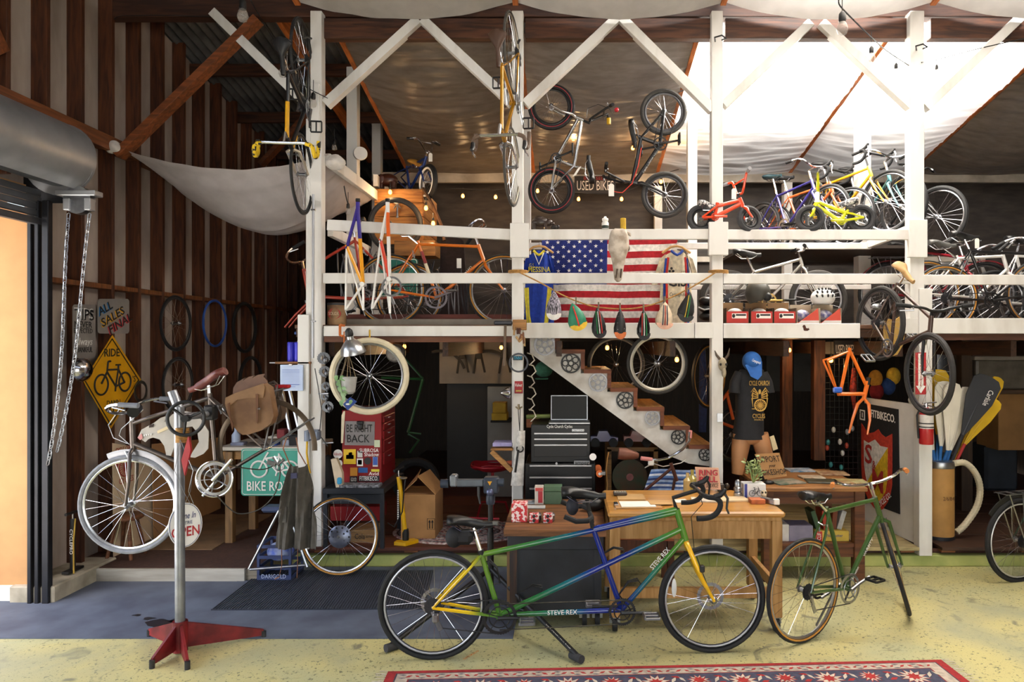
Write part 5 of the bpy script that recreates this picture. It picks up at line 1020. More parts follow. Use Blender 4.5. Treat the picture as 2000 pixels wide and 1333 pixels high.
one(MB().ell(W(640,925,6.3),(.06,.08,.17)),'dark_bag',BLACKM,'dark cloth bag slumped between the first post and the red chest','bag')
one(bxp(662,948,740,954,6.08,.12),'patterned_cloth',M('8d8d94',.9,0,.2,40,col2='2a2a2e'),'black and white patterned cloth on the black bench edge','cloth')
# yellow floor pump
p=V((W(781,0,6.0).x+.0,6.22,.18)); r=thing('floor_pump','yellow track pump with black hose standing on the stage edge','pump',p); YPM=M('e2ae10',.35,0,.06,9)
top_=W(779,932,6.22); MB().tube([p+Z_*.03,top_],.021,14).build('barrel',YPM,r); MB().cyl(top_,top_+Z_*.07,.007).build('rod',CHROME,r); MB().tube([top_+Z_*.06-X_*.03-Y_*.05,top_+Z_*.07,top_+Z_*.08+X_*.03+Y_*.05],.013,8).build('handle',BLACK,r)
MB().prism([p+V(q) for q in((-.09,-.06,0),(.02,-.09,0),(.11,.02,0),(.06,.06,0),(-.08,.0,0))],(0,0,.03)).build('foot_plate',YPM,r); MB().lathe([(.028,0),(.03,.06),(.024,.1)],p+Z_*.03,Z_,14).build('collar',BLACK,r)
MB().tube([top_-X_*.0-Z_*.02,top_+V((.06,0,-.02)),W(789,960,6.2),W(786,1000,6.2),W(770,1030,6.2),W(757,1022,6.2)],.006,6).build('hose',BLACK,r); MB().ell(W(788,934,6.2),(.035,.03,.012)).build('gauge',STEEL,r)
[MB().box(W(778.6,958+k*4.2,6.22)-Y_*.0225,(.012,.003,.012)).build('printed_mark',WHITE,r) for k in range(14)]
# cardboard box
x=W(826,0,6.4); r=thing('cardboard_box','open brown cardboard box with arrow marks on the braided rug','box',V((W(820,0,6.4).x,6.6,.185))); a=W(783,1043,6.35); b=W(850,967,6.35)
zb=.186; zt=b.z; MB().box(((a.x+b.x)/2,6.55,(zb+zt)/2),(b.x-a.x,.4,zt-zb)).build('carton',KRAFT,r); B1=V((b.x,6.35,zt)); B2=V((b.x,6.75,zt)); A1=V((a.x,6.35,zt)); A2=V((a.x,6.75,zt))
MB().prism([B1,B2,B2+V((-.13,.0,.16)),B1+V((-.17,.03,.16))],(0.004,0,.004)).build('flap',KRAFT,r); MB().prism([A1,A2,A2+V((.1,0,.16)),A1+V((.14,.03,.13))],(-.004,0,.004)).build('flap',KRAFT,r)
A=PY(6.348).at; m=MB()
for u in(839,844.5): m.tube([A(u,1033),A(u,1019)],.004,4); m.prism([A(u-2.5,1021)-Y_*.001,A(u+2.5,1021)-Y_*.001,A(u,1016)-Y_*.001],(0,-.002,0))
m.tube([A(834.5,1013.5),A(849,1013.5),A(849,1035),A(834.5,1035)],.0022,4,closed=True); m.build('arrow_mark',INK,r)
# braided rug
r=thing('braided_rug','oval braided rug in red, white and black on the stage floor','rug',V((W(880,0,6.6).x,6.6,.18))); c=V((-1.0,6.62,.182)); cols=[M(x_,.9,0,.25,30,col2=y_) for x_,y_ in(('8d3a40','d8d0cc'),('3a3036','a8a0a4'),('c9b8b4','7a2a34'),('5a4650','d0c8c8'))]
for k in range(9): MB().tube([c+V(((.62-.055*k)*math.cos(a)+0,(.42-.042*k)*math.sin(a),0)) for a in [2*PI*i/48 for i in range(48)]],.02,6,closed=True,flat=.35).build('braid',cols[k%4],r)
# tractor seat stool
c=W(962,915,6.9); r=thing('tractor_stool','red pressed steel tractor seat stool beneath the second post','stool',V((c.x,6.9,.18))); RS=M('9c1a2a',.3,.2,.08,9); m=MB()
def ts(a,b):
    rr=.05+.16*b; th=2*PI*a; return (c.x+rr*math.cos(th)*1.05,6.9+rr*math.sin(th)*.9,c.z-.03+.07*(b**2)+(.02*math.sin(3*th) if b>.8 else 0))
m.grid(ts,28,6,.004,(0,0,-1)); m.build('seat',RS,r); MB().ring((c.x,6.9,c.z+.035),Z_,.205,.009,28,6).build('seat_rim',RS,r); MB().cyl((c.x,6.9,.2),(c.x,6.9,c.z-.03),.016).build('column',RS,r)
for k in range(3): a=2*PI*k/3+.5; MB().tube([(c.x,6.9,.4),(c.x+.14*math.cos(a),6.9+.14*math.sin(a),.38),(c.x+.2*math.cos(a),6.9+.2*math.sin(a),.19)],.012,8).build('leg',RS,r)
MB().tube([W(900,1012,6.3),W(975,1014,6.3)],.01,8).build('foot_bar',RS,r)
# black repair stand
bx=V((W(958,0,5.05).x,5.05,0)); r=thing('folding_stand','black folding repair stand with jaw clamp behind the tandem','repair stand',bx); tp=W(958,970,5.05)
MB().cyl(bx+Z_*.12,W(958,1040,5.05),.024).build('lower_tube',BLACK,r); MB().cyl(W(958,1045,5.05),tp,.019).build('upper_tube',BLACK,r); MB().box(W(962,1022,5.04),(.09,.04,.03),ch=.006).build('quick_release',STEEL,r)
GB=M('3a4250',.4,.3,.1,9); MB().lathe([(.03,0),(.034,.02),(.034,.05),(.028,.07)],W(958,985,5.05),Z_,14).build('collar',GB,r); bxp(944,934,973,966,5.0,.09,ch=.01).build('clamp_head',GB,r); MB().ell(W(957,962,4.99),(.028,.02,.028)).build('clamp_knob',M('6a7090',.3,.6,.1,9),r)
bxp(890,938,944,952,5.01,.06,ch=.008).build('clamp_arm',M('6d747e',.4,.5,.1,9),r); MB().cyl(W(861,945,5.03),W(876,945,5.03),.032).build('end_cap',GB,r); bxp(878,929,892,952,5.0,.08,ch=.01).build('jaw',M('8a9098',.4,.5,.1,9),r); MB().cyl(W(973,943,5.03),W(984,943,5.03),.03).build('rear_knob',GB,r); MB().tube([W(935,951,5.0),W(935,968,4.99),W(938,985,4.98)],[.012,.011,.007],8).build('lever',BLACK,r)
MB().prism([W(952,941,4.995),W(961,941,4.995),W(956.5,949,4.995)],(0,.003,0)).build('warning_mark',M('e0a01c',.5,0,.05,9),r)
for u,v in((756,1276),(1134,1298)):
    f=V((W(u,0,GD(v)).x,GD(v),.03)); g=MB().tube([bx+Z_*.33,f],.017,10).build('leg',BLACK,r); d=(f-bx).normalized(); MB().tube([f-d*.09,f+d*.01],.026,12).build('rubber_foot',TYREG,g); MB().tube([bx+Z_*.12,bx+Z_*.12+(f-bx)*.42+Z_*.02],.012,8).build('strut',BLACK,r)
    if u>1000: text('SAVE THIS PLANET RIDE',(bx+Z_*.33).lerp(f,.78)+V((.0,-.018,.006)),.024,-(f-bx-Z_*.33).normalized(),V((0,.5,-1)),WHITE,g,width=.26)
one(bxp(852,1068,900,1082,5.75,.02),'x',M('a0522d'),'x','x') if 0 else None
# ---- dark rolling bench
zt=.69; r=thing('rolling_bench','dark painted rolling bench with worn wooden top behind the tandem','workbench',V((-.07,5.2,0))); 
MB().prism([(-.425,4.76,zt-.045),(-.43,5.7,zt-.045),(.285,5.7,zt-.045),(.275,4.74,zt-.045)],(0,0,.045)).build('top',wood('8a5a32',0,'5a371c'),r)
DKB=M('23262e',.6,0,.2,5,col2='14161c',bump=.1); MB().box((-.07,5.22,.36),(.62,.86,.5),ch=.006).build('carcass',DKB,r); MB().box((-.07,4.78,.6),(.66,.03,.1),ch=.004).build('rail',DKB,r); MB().box((-.36,4.795,.36),(.05,.03,.5)).build('stile',wood('4a2e1c',2,'1e1c20'),r); MB().box((.22,4.795,.36),(.05,.03,.5)).build('stile',DKB,r); MB().box((-.40,5.0,.33),(.02,.3,.4)).build('side_board',wood('8a6a48',2),r)
def caster(p,par): 
    c=MB().cyl(p+V((-.016,0,.05)),p+V((.016,0,.05)),.05,n=20).build('caster',RUBBER,par); MB().box(p+V((0,0,.1)),(.05,.05,.03)).beam(p+V((-.022,0,.05)),p+V((-.022,0,.1)),.004,.03,up=X_).beam(p+V((.022,0,.05)),p+V((.022,0,.1)),.004,.03,up=X_).build('caster_fork',STEEL,c)
for x_,y_ in((-.3,4.85),(.13,4.85),(.22,4.85),(-.3,5.55),(.2,5.55)): caster(V((x_,y_,0)),r)
def boxz(label,u0,v0,u1,v1,Y,d,z,mat,name='carton',cat='box',ch=.003):
    a=W(u0,v1,Y); b=W(u1,v0,Y); h=b.z-a.z; return one(MB().box(((a.x+b.x)/2,Y+d/2,z+h/2),(b.x-a.x,d,h),ch=ch),name,mat,label,cat)
z=zt+.001
r=thing('parts_carton','tall white and red parts box at the back of the dark bench','box',V((W(1053,0,5.5).x,5.5,z))); x0=W(1053,0,5.5).x; MB().box((x0,5.53,z+.073),(.07,.06,.145),ch=.002).build('carton',M('d8cfc4',.7,0,.05,9),r); MB().box((x0+.01,5.498,z+.06),(.035,.004,.09)).build('red_panel',M('b0303a',.6,0,.05,9),r); MB().box((x0-.0,5.498,z+.12),(.06,.004,.025)).build('red_band',M('c9504c',.6,0,.05,9),r)
r=thing('green_box','green tin box beside the white and red parts box','box',V((W(1080,0,5.5).x,5.5,z))); x0=W(1080,0,5.5).x; MB().box((x0,5.56,z+.05),(.14,.1,.1),ch=.003).build('tin',M('4f6a52',.6,0,.06,9),r); MB().box((x0,5.56,z+.122),(.145,.105,.04),ch=.003).build('lid',M('587659',.6,0,.06,9),r)
GIFT=M('c9343a',.7,0,0,45,col2='f0dcd8',lo=.47,hi=.5)
boxz('red and white patterned paper cube on the dark bench',999,994,1029,1030,4.95,.12,z,GIFT,'patterned_box')
for i,u in enumerate((1043,1070)): 
    x0=W(u,0,4.93).x; r=thing('brake_pad_pack','red and silver packaged part on the dark bench, '+('beside the patterned cube' if i==0 else 'further from the cube'),'packaged part',V((x0,4.95,z))); MB().box((x0,4.94,z+.035),(.065,.03,.07),ch=.003).build('card',GIFT,r); MB().box((x0+.01,4.99,z+.03),(.08,.07,.06),ch=.015).build('metal_part',STEEL,r); 
    for k in(0,1): MB().cyl((x0,4.924,z+.02+.03*k),(x0,4.915,z+.02+.03*k),.011).build('knob',BLACK,r)
for l,u,v,w_,d,c in(('clear blister packet with blue strip on the dark bench',1028,983,.14,.1,'b8c0c8'),('loose instruction papers on the dark bench',1040,992,.2,.08,'d8d8d8'),('small plastic bag of screws on the dark bench',1051,981,.1,.06,'a8a8ac'),('red card packet on the dark bench',1088,981,.08,.07,'c8402c'),('green and red booklet at the bench edge near the wooden table',1165,989,.1,.1,'8aa860')):
    Y=(H-z)*F/(v-CY); one(MB().box((W(u,0,Y).x,Y,z+.005),(w_,d,.01),ch=.002),'packet',M(c,.5,0,.1,14),l,'packet')
one(MB().ell((W(1160,0,5.3).x,5.3,z+.05),(.09,.06,.05)),'saddle_bag_roll',BLACK,'black rolled bag on the dark bench behind the stoker saddle','bag')
# ---- wooden table
TZ=.824; TW=M('c08a3e',.35,0,.12,3,st=(.6,6,6),dist=.8,coat=.3,col2='a06c28'); TL=wood('b98d55',2,'9c7038')
r=thing('wooden_table','honey coloured wooden table with papers behind the tandem front wheel','table',V((.88,5.05,0)))
MB().box((.885,5.06,TZ-.02),(1.2,.72,.04),ch=.012).build('table_top',TW,r); MB().box((.885,5.06,TZ-.05),(1.16,.69,.03),ch=.004).build('edge_moulding',TL,r)
for y_ in(4.76,5.36): MB().box((.885,y_,TZ-.13),(1.08,.025,.13),ch=.002).build('apron',TL,r)
for x_ in(.33,1.44): MB().box((x_,5.06,TZ-.13),(.025,.6,.13),ch=.002).build('apron',TL,r)
for x_ in(.335,1.435):
    for y_ in(4.755,5.365): MB().box((x_,y_,.43),(.07,.07,.66),ch=.004).build('leg',TL,r); caster(V((x_,y_,0)),r)
MB().box((.885,4.76,.26),(1.04,.03,.07)).build('stretcher',TL,r); MB().box((1.435,5.06,.3),(.03,.55,.07)).build('stretcher',TL,r); MB().box((.335,5.06,.3),(.03,.55,.07)).build('stretcher',TL,r)
def onT(u,v,z=TZ): Y=(H-z)*F/(v-CY); return V((W(u,0,Y).x,Y,z))
def paper(label,u,v,w_,d,mat,rz=0,name='paper',cat='paper',z=TZ,h=.004):
    p=onT(u,v,z); return one(MB().box(p+Z_*(h/2+.001),(w_,d,h),Matrix.Rotation(rz,3,'Z')),name,mat,label,cat)
r=thing('clipboard','brown clipboard with white sheet on the wooden table','clipboard',onT(1255,988)); p=onT(1245,988); MB().box(p+V((.0,0,.003)),(.32,.2,.005),Matrix.Rotation(.04,3,'Z')).build('board',M('b98a55',.7,0,.08,9),r); MB().box(p+V((0,.01,.008)),(.24,.17,.004),Matrix.Rotation(.04,3,'Z')).build('sheet',PAPER,r); MB().box(p+V((-.15,.0,.012)),(.03,.08,.012),ch=.003).build('clip',CHROME,r)
paper('kraft paper sheet under the calculator',1232,972,.2,.2,M('b9935f',.85,0,.06,9)); paper('kraft envelope overlapping the clipboard',1290,983,.16,.12,M('c29a66',.85,0,.06,9),.05,z=TZ+.008)
r=thing('calculator','small dark calculator on kraft paper at the table edge','calculator',onT(1211,965)); p=onT(1211,967,TZ+.006); MB().box(p+Z_*.012,(.1,.07,.02),ch=.004).build('case',M('4a4038',.5,0,.1,9),r); m=MB()
for i in range(5):
    for j in range(3): m.box(p+V((-.036+.018*i,-.022+.018*j,.024)),(.012,.012,.004))
m.build('keys',M('a09a90',.6,0,.05,9),r,kind='stuff')
paper('pale magazine open on the wooden table behind the drop bars',1375,978,.18,.13,M('d8c9b8',.7,0,.15,14),-.1,'magazine','magazine',h=.008); paper('cream notepad on the wooden table beside the open magazine',1432,977,.2,.14,M('d9bf98',.8,0,.06,9),.1,'notepad','notepad',h=.01); paper('white sheet under the drop bars',1330,980,.1,.1,PAPER,.2)
r=thing('bell_sign','small easel sign reading ring bell for service on the wooden table','sign',onT(1384,962)); A=PY(5.3).at; b0=onT(1384,962); yy=b0.y; A=PY(yy).at
MB().prism([A(1359,914)+Y_*.03,A(1405,916)+Y_*.03,A(1408,957),A(1363,957)],(0,.006,0)).build('card',M('d8a98c',.7,0,.06,9),r)
for t,v,c,s_ in(('RING',924,'c03040',.06),('BELL',937,'c03040',.06)): text(t,A(1383+1.2,v+1)-V((0,-.005,0)) ,s_,X_,Z_,M('2a1a1c',.7,0,.05,9),r,width=.14,bold=.01); text(t,A(1383,v)-V((0,.004,0)),s_,X_,Z_,M(c,.6,0,.05,9),r,width=.14,bold=.008)
text('FOR SERVICE',A(1384,949)-V((0,.004,0)),.045,X_,Z_,INK,r,width=.15,shear=.2)
for u,h,c,l in((1352,44,'a89a4c','glass bottle of olive oil coloured fluid behind the drop bars'),(1343,38,'c0a468','smaller amber bottle beside the olive one')):
    p=onT(u,962); k=p.y/F; one(MB().lathe([(8*k,0),(8.5*k,2*k),(8.5*k,h*.62*k),(3.4*k,h*.76*k),(3.4*k,h*k)],p,Z_,16),'glass_bottle',M(c,.12,0,.08,9,coat=.6),l,'bottle')
p=onT(1441,971); k=p.y/F; one(MB().lathe([(8*k,0),(8*k,8*k),(6*k,10*k),(8*k,12*k),(8*k,18*k),(6*k,20*k),(6.5*k,26*k),(4.5*k,32*k),(2*k,34*k)],p,Z_,18),'oil_can',STEEL,'ribbed metal oil can beside the bicycle picture pot','oil can')
r=thing('potted_jade','succulent in a blue and white pot with a bicycle picture','plant',onT(1471,972)); p=onT(1471,970); k=p.y/F; MB().box(p+Z_*13.5*k,(42*k,.11,27*k),ch=.004).build('pot',M('e2e0de',.5,0,.05,9),r); MB().box(p+V((-18*k,-.057,13.5*k)),(5*k,.004,27*k)).build('pot_stripe',M('2e3c94',.5,0,.05,9),r)
m=MB(); c1=p+V((-6*k,-.058,9*k)); c2=p+V((9*k,-.058,9*k)); m.ring(c1,Y_,5.6*k,.0016,20,4).ring(c2,Y_,5.2*k,.0016,20,4)
for a,b in(((-6,9),(-1,17)),((-1,17),(7,18)),((7,18),(2,9)),((2,9),(-6,9)),((2,9),(-2,20)),((7,18),(9,9)),((7,18),(5,22)),((-4,20),(0,20))): m.tube([p+V((a[0]*k,-.058,a[1]*k)),p+V((b[0]*k,-.058,b[1]*k))],.0016,4)
m.build('bicycle_picture',INK,r); R0=random.Random(5); JL=M('a9b47c',.5,0,.2,8,col2='6a8046')
for i in range(8):
    a=R0.random()*6.28; t=V((math.cos(a)*(.02+.07*R0.random()),math.sin(a)*.05,.07+.12*R0.random())); s0=p+Z_*27*k; MB().tube([s0,s0+t*.6+Z_*.01,s0+t],[.006,.005,.003],5).build('stem',M('8a9a5c',.6,0,.1,9),r)
    for j in range(9):
        c=s0+t*(.45+.55*j/8)+V((R0.uniform(-.03,.03),R0.uniform(-.03,.03),R0.uniform(-.02,.025))); d=V((R0.uniform(-1,1),R0.uniform(-1,.3),R0.uniform(-.3,.9))).normalized(); sd=d.orthogonal().normalized()
        MB().ell(c+d*.012,(.008,.004,.017),Matrix((sd,d.cross(sd),d)).transposed(),6,4).build('leaf',JL,r)
r=thing('small_skull','little bone skull on a wooden block at the table corner','skull',onT(1492,975)); p=onT(1490,972); MB().ell(p+Z_*.035,(.03,.035,.03)).ell(p+V((.0,-.03,.02)),(.018,.025,.017)).build('skull_bone',M('d9c4a4',.8,0,.1,20),r); MB().ell(p+V((-.012,-.03,.042)),(.007,.008,.008)).ell(p+V((.012,-.03,.042)),(.007,.008,.008)).build('eye_socket',INK,r)
paper('small orange tin box on the wooden table',1478,983,.1,.09,M('c0622c',.5,0,.15,20),0,'tin_box','box',h=.03); r=thing('bike_tool','silver stapler-like tool beside the orange tin','tool',onT(1505,984)); p=onT(1505,984); MB().beam(p+V((-.05,.05,.02)),p+V((.03,-.06,.02)),.035,.035).build('body',STEEL,r); MB().box(p+V((.025,-.055,.025)),(.04,.03,.04),ch=.004).build('barcode_end',PAPER,r)
one(MB().ell(onT(1420,958)+Z_*.03,(.02,.02,.025)).box(onT(1407,960)+Z_*.03,(.05,.05,.06),ch=.006),'desk_bell',M('3a342e',.4,.3,.1,9),'dark desk bell block by the ring bell sign','bell')
# chair behind / under table
r=thing('leather_chair','orange leather seat chair under the wooden table','chair',V((.62,5.7,0))); CO=M('b0582a',.4,0,.12,6,coat=.3); WD=wood('6e3a1e',2)
MB().prism([(.36,5.45,.43),(.84,5.4,.43),(.86,5.9,.45),(.4,5.95,.45)],(0,0,.07)).build('seat',CO,r)
for x_,y_ in((.4,5.48),(.82,5.44),(.43,5.9),(.83,5.86)): MB().box((x_,y_,.215),(.05,.05,.43)).build('leg',WD,r)
MB().box((.61,5.46,.38),(.42,.03,.09)).build('seat_rail',WD,r)
# rolled blanket with bike bar behind table
r=thing('striped_blanket','blue striped blanket draped over a rack behind the wooden table','blanket',V((W(1316,0,5.95).x,5.95,.45)))
cols=['7d94bc','3c5c94','c9d2e0','5a7cb0','2a3a6a','9fb2d0','44649c','d8dde6','38548c','8ea4c8','26345c','6f8cc0']
def bl(k0,k1):
    def f(a,b):
        t=k0+(k1-k0)*b; u0=1272+a*(1372-1272)+(-18*t*(1-a)) ; v=918+t*46+(1-a)*6*t; p=W(u0+ (8 if 0 else 0),v,5.95-.12*t); p.y+=.03*math.sin(a*7)+.0; return p
    return f
for i in range(12): MB().grid(bl(i/12,(i+1)/12),10,2,.01,(0,1,0)).build('stripe',cloth(cols[i]),r)
A=PY(5.85).at; r=thing('vintage_bicycle','old rust coloured bike with chrome bars and pink grips behind the table','bicycle',A(1290,1060))
RU=M('5a3022',.5,.2,.2,9); MB().tube([A(1310,905),A(1322,940)],.016,8).tube([A(1312,915),A(1240,975),A(1225,1040)],.013,8).tube([A(1318,935),A(1300,1040)],.012,8).build('frame',RU,r)
MB().tube([A(1270,896)-Y_*.06,A(1285,897)-Y_*.05,A(1305,895),A(1316,889),A(1335,880)+Y_*.05,A(1350,865)+Y_*.1,A(1352,848)+Y_*.12],.0115,8).build('handlebar',CHROME,r); MB().tube([A(1250,893)-Y_*.07,A(1272,896)-Y_*.06],.017,8).tube([A(1352,860)+Y_*.11,A(1354,845)+Y_*.13],.016,8).build('grip',M('c9807a',.6,0,.1,9),r); MB().box(A(1270,902)-Y_*.06,(.05,.03,.05),ch=.008).tube([A(1268,906)-Y_*.06,A(1258,912)-Y_*.06],.005,5).build('brake_lever',M('c9c4bc',.4,.4,.05,9),r); MB().tube([A(1270,902)-Y_*.06,A(1295,912),A(1330,905),A(1340,898)],.004,5).build('brake_cable',M('d8d0c4',.5,0,.05,9),r)
MB().lathe([(.05,0),(.052,.06),(.035,.14),(.02,.17)],A(1208,886),V((1,0,-.12)),16).build('headlamp',M('7a4a38',.5,.3,.15,9),r)
# skateboard
r=thing('skateboard','skateboard with orange wheels standing on end beside the tool chest','skateboard',W(1185,955,5.95)); A=PY(5.95).at; MB().tube([A(1189,884),A(1186,896),A(1184,920),A(1186,945),A(1185,960)],[.012]*5,8,flat=.5).build('deck',wood('c08a44',2),r)
MB().cyl(A(1171,925)-Y_*.03,A(1171,925)+Y_*.005,.03,n=18).build('skate_wheel',M('e0702c',.5,0,.05,9),r); MB().cyl(A(1171,925)-Y_*.034,A(1171,925)-Y_*.028,.012).build('bearing',WHITE,r); MB().cyl(A(1169,919)+Y_*.08,A(1169,919)+Y_*.11,.03,n=18).build('skate_wheel',M('e0702c',.5,0,.05,9),r); MB().box(A(1178,924),(.04,.1,.03),ch=.006).build('truck',STEEL,r)
# ---- flag with jerseys and caps
FY=6.5; A=PY(FY).at; fl=thing('flag','large striped flag with a starred blue corner hung behind the loft rails','flag',A(1190,632))
FU0,FU1,FV0,FV1=1058,1322,466,633
def fw_(a,b,off=0):
    sag=6*math.sin(a*PI)*b; u=FU0+(FU1-FU0)*a+ (4*(1-a)-8*a)*b; v=FV0+(FV1-FV0)*b+(1-b)*(-2*a)+ (2*a*b) ; p=A(u,v); p.y+=.03*math.sin(a*11+b*2)+.015*math.sin(a*23)-off; return p
FR=cloth('b3202c'); FWH=cloth('e9e4de'); FB=cloth('24307a')
for i in range(13):
    a0=.485 if i<7 else 0
    MB().grid(lambda a,b,i=i,a0=a0:fw_(a0+(1-a0)*a,(i+b)/13),22,2,.004,(0,1,0)).build('stripe',FR if i%2==0 else FWH,fl)
MB().grid(lambda a,b:fw_(a*.485,b*7/13),20,8,.004,(0,1,0)).build('canton',FB,fl)
STW=M('f2efea',.9,0,.03,9)
for i in range(9):
    for j in range(6 if i%2==0 else 5):
        ca=(.04+(j+(.5 if i%2 else 0))*.08); cb=(i+.75)/9.6*7/13
        P=[]
        for k in range(10):
            rr=.0195 if k%2==0 else .0078; t=PI/2+PI*k/5; P.append(fw_(ca+rr*math.cos(t)*.82,cb-rr*math.sin(t)*1.28,.004))
        MB().prism(P,(0,.003,0)).build('star',STW,fl)
def hanger(c,wd,parent,name='hanger'):
    return MB().tube([c+X_*-wd-Z_*.05,c+X_*-wd*.4+Z_*.005,c+Z_*.015,c+X_*wd*.4+Z_*.005,c+X_*wd-Z_*.05],.011,8).build(name,wood('c99a60',0),parent)
def jersey(label,Y,cu,top,bot,wt,ww,col,neck,sleeve):
    A=PY(Y).at; r=thing('jersey',label,'jersey',A(cu,bot)); k=Y/F
    def body(a,b):
        x=(a*2-1); w_=(wt+(ww-wt)*min(1,b*1.6)); u=cu+x*w_; v=top+(bot-top)*b+ (abs(x)**1.5)*12*(1-b)**3; p=A(u,v); p.y+=.035*(x*x)-.04*math.cos(x*1.5)+.012*math.sin(x*9+b*4); return p
    b=MB().grid(body,20,20,.02,(0,1,0)).build('torso',cloth(col),r)
    for s in(-1,1):
        def sl(a,bb,s=s):
            u=cu+s*(wt*.8+a*sleeve*.42+bb*sleeve*.62); v=top+6+bb*60+a*10*(1-bb); p=A(u,v); p.y+=.02*math.sin(a*3); return p
        MB().grid(sl,6,10,.03,(0,1,0)).build('sleeve',cloth(col),r)
    MB().tube([A(cu-neck,top+1)-Y_*.03,A(cu-neck*.5,top+7)-Y_*.05,A(cu,top+10)-Y_*.055,A(cu+neck*.5,top+7)-Y_*.05,A(cu+neck,top+1)-Y_*.03],.012,6).build('collar',cloth('2c4aa0' if label.startswith('cream') else 'e0d040'),r)
    hanger(A(cu,top-6),.13,r); MB().tube([A(cu,top-6)+Z_*.0,A(cu,top-14),A(cu+2,top-17),A(cu+4,top-14)],.003,5).build('hook',STEEL,r)
    return r,A,body,b
r,A,bd_,tb=jersey('blue jersey with yellow lettering hung at the flag edge beside the second post',6.38,1053,490,632,23,29,'1c3ca0',10,20)
YL=cloth('e0d040'); 
def on(bd,a,b,off=.006): p=bd(a,b); p.y-=off; return p
text('G.S.',on(bd_,.22,.19,.02),.05,X_,Z_,YL,tb,width=.05); text('MESSINA',on(bd_,.52,.27,.02),.07,X_,Z_,YL,tb,width=.2,bold=.006); text('SPORT',on(bd_,.55,.37,.02),.05,X_,Z_,YL,tb,width=.15,bold=.004)
for a0,a1 in((.82,.7),(.9,.76),(.1,.2),(.02,.12)): MB().tube([on(bd_,a0,.5+.0),on(bd_,(a0+a1)/2,.75),on(bd_,a1,1.)],.012,5,flat=.3,up=(0,1,0)).build('side_stripe',YL,tb)
MB().tube([on(bd_,.3,.02,.02),on(bd_,.5,.2,.03),on(bd_,.7,.02,.02)],.006,5).build('neck_trim',WHITE,tb)
r,A,bd_,tb=jersey('cream jersey with red and blue shoulder stripes hung before the flag',6.38,1321,490,634,26,31,'e2d4b8',11,26)
for col,da in(('c8342c',0),('2c4aa0',.07)):
    for s in(-1,1): 
        a0=.5+s*(.33+da); MB().tube([on(bd_,.5+s*(.3+da),.06),on(bd_,a0,.3),on(bd_,.5+s*(.3+da),.62),on(bd_,.5+s*(.29+da),1.)],.013,5,flat=.3,up=(0,1,0)).build('stripe',cloth(col),tb)
text('GiS',on(bd_,.5,.43,.02),.13,X_,Z_,INK,tb,width=.17,bold=.015); text('Campagnolo',on(bd_,.52,.6,.02),.05,X_,Z_,INK,tb,width=.15,shear=.3); text('mkc',on(bd_,.72,.28,.02),.03,X_,Z_,INK,tb,width=.04)
m=MB()
for dx,dz in((0,.02),(-.016,-.005),(.016,-.005)): m.ell(on(bd_,.3,.27,.02)+V((dx,0,dz)),(.012,.004,.012))
m.build('club_emblem',INK,tb)
# twine and caps
tw=MB(); TP=[]
ctrl=[(1014,532),(1024,537),(1060,555),(1095,575),(1130,590),(1165,600),(1215,604),(1255,600),(1295,588),(1340,567),(1375,547),(1398,532)]
TP=[W(u,v,5.98) for u,v in ctrl]; m=MB().tube(crv(TP),.006,6)
for u in(1012,1403): 
    for k in range(3): m.ring(W(u,533+k*2.2-3,6.18),(0,0,1),.085,.006,16,5)
one(m,'twine_line',M('b98a4c',.9,0,.2,40),'jute twine strung between the second and middle posts','twine')
def capthing(label,u,v,h,w_,col,brim,stripe=None,rot=0,txt=None):
    r=thing('cycling_cap',label,'cap',W(u,v+h/2,5.96)); k=5.96/F; c=W(u,v,5.94); m=MB(); R=Matrix.Rotation(rot,3,'Y')
    prof=[(0,.5),(.12,.42),(.28,.25),(.42,.05),(.5,-.15),(.48,-.32),(.3,-.45),(0,-.5)]
    pts=[]; n_=14
    vs=[];fs=[]
    for i,(rr,zz) in enumerate(prof):
        for j in range(n_):
            a=2*PI*j/n_; cr=1+.06*math.sin(3*a+i); vs.append(c+R@V((rr*w_*k*math.cos(a)*cr,rr*.055*2*math.sin(a),zz*h*k)))
    for i in range(len(prof)-1):
        for j in range(n_): l=(j+1)%n_; fs.append((i*n_+j,(i+1)*n_+j,(i+1)*n_+l,i*n_+l))
    b=m.add(vs,fs).build('crown',M(col,.55,0,.12,20) if isinstance(col,str) else col,r,ang=60)
    br=[c+R@V((w_*k*.48*math.cos(a),-.045-.012*math.sin(a),-h*k*.3-h*k*.24*abs(math.sin(a)))) for a in [PI*i/10 for i in range(11)]]
    MB().prism(br,(0,.012,0)).build('brim',M(brim,.6,0,.1,20),r)
    if stripe:
        for i,s in enumerate(stripe): MB().tube([c+R@V(((i-(len(stripe)-1)/2)*.014+.0,-.02,.36*h*k)),c+R@V(((i-(len(stripe)-1)/2)*.017,-.05,.05*h*k)),c+R@V(((i-(len(stripe)-1)/2)*.02,-.062,-.2*h*k)),c+R@V(((i-(len(stripe)-1)/2)*.02,-.052,-.38*h*k))],.008,5,flat=.5).build('ribbon',cloth(s),r)
    if txt: text(txt,c+R@V((0,-.068,-.2*h*k)),.03,R@X_,R@Z_,WHITE,r,width=.07)
    MB().box(W(u,v-h/2-4,5.955),(.012,.03,.06),ch=.002).build('clothes_peg',wood('8a7a64',2),r)
capthing('grey black striped cap pegged first on the twine',1082,596,56,30,M('2a2a30',.6,0,0,60,col2='a8a0b0',lo=.45,hi=.55,st=(3,3,.3)),'e0ddd8')
capthing('green cap with yellow brim pegged second on the twine',1125,618,54,36,'2c8a68','e0b830',['c8342c'],-.3,'7UP' if 0 else None)
capthing('black cap with tricolour ribbon pegged third on the twine',1169,630,58,28,'17171a','17171a',['2c8a4a','e8e4e0','c8342c'],-.1)
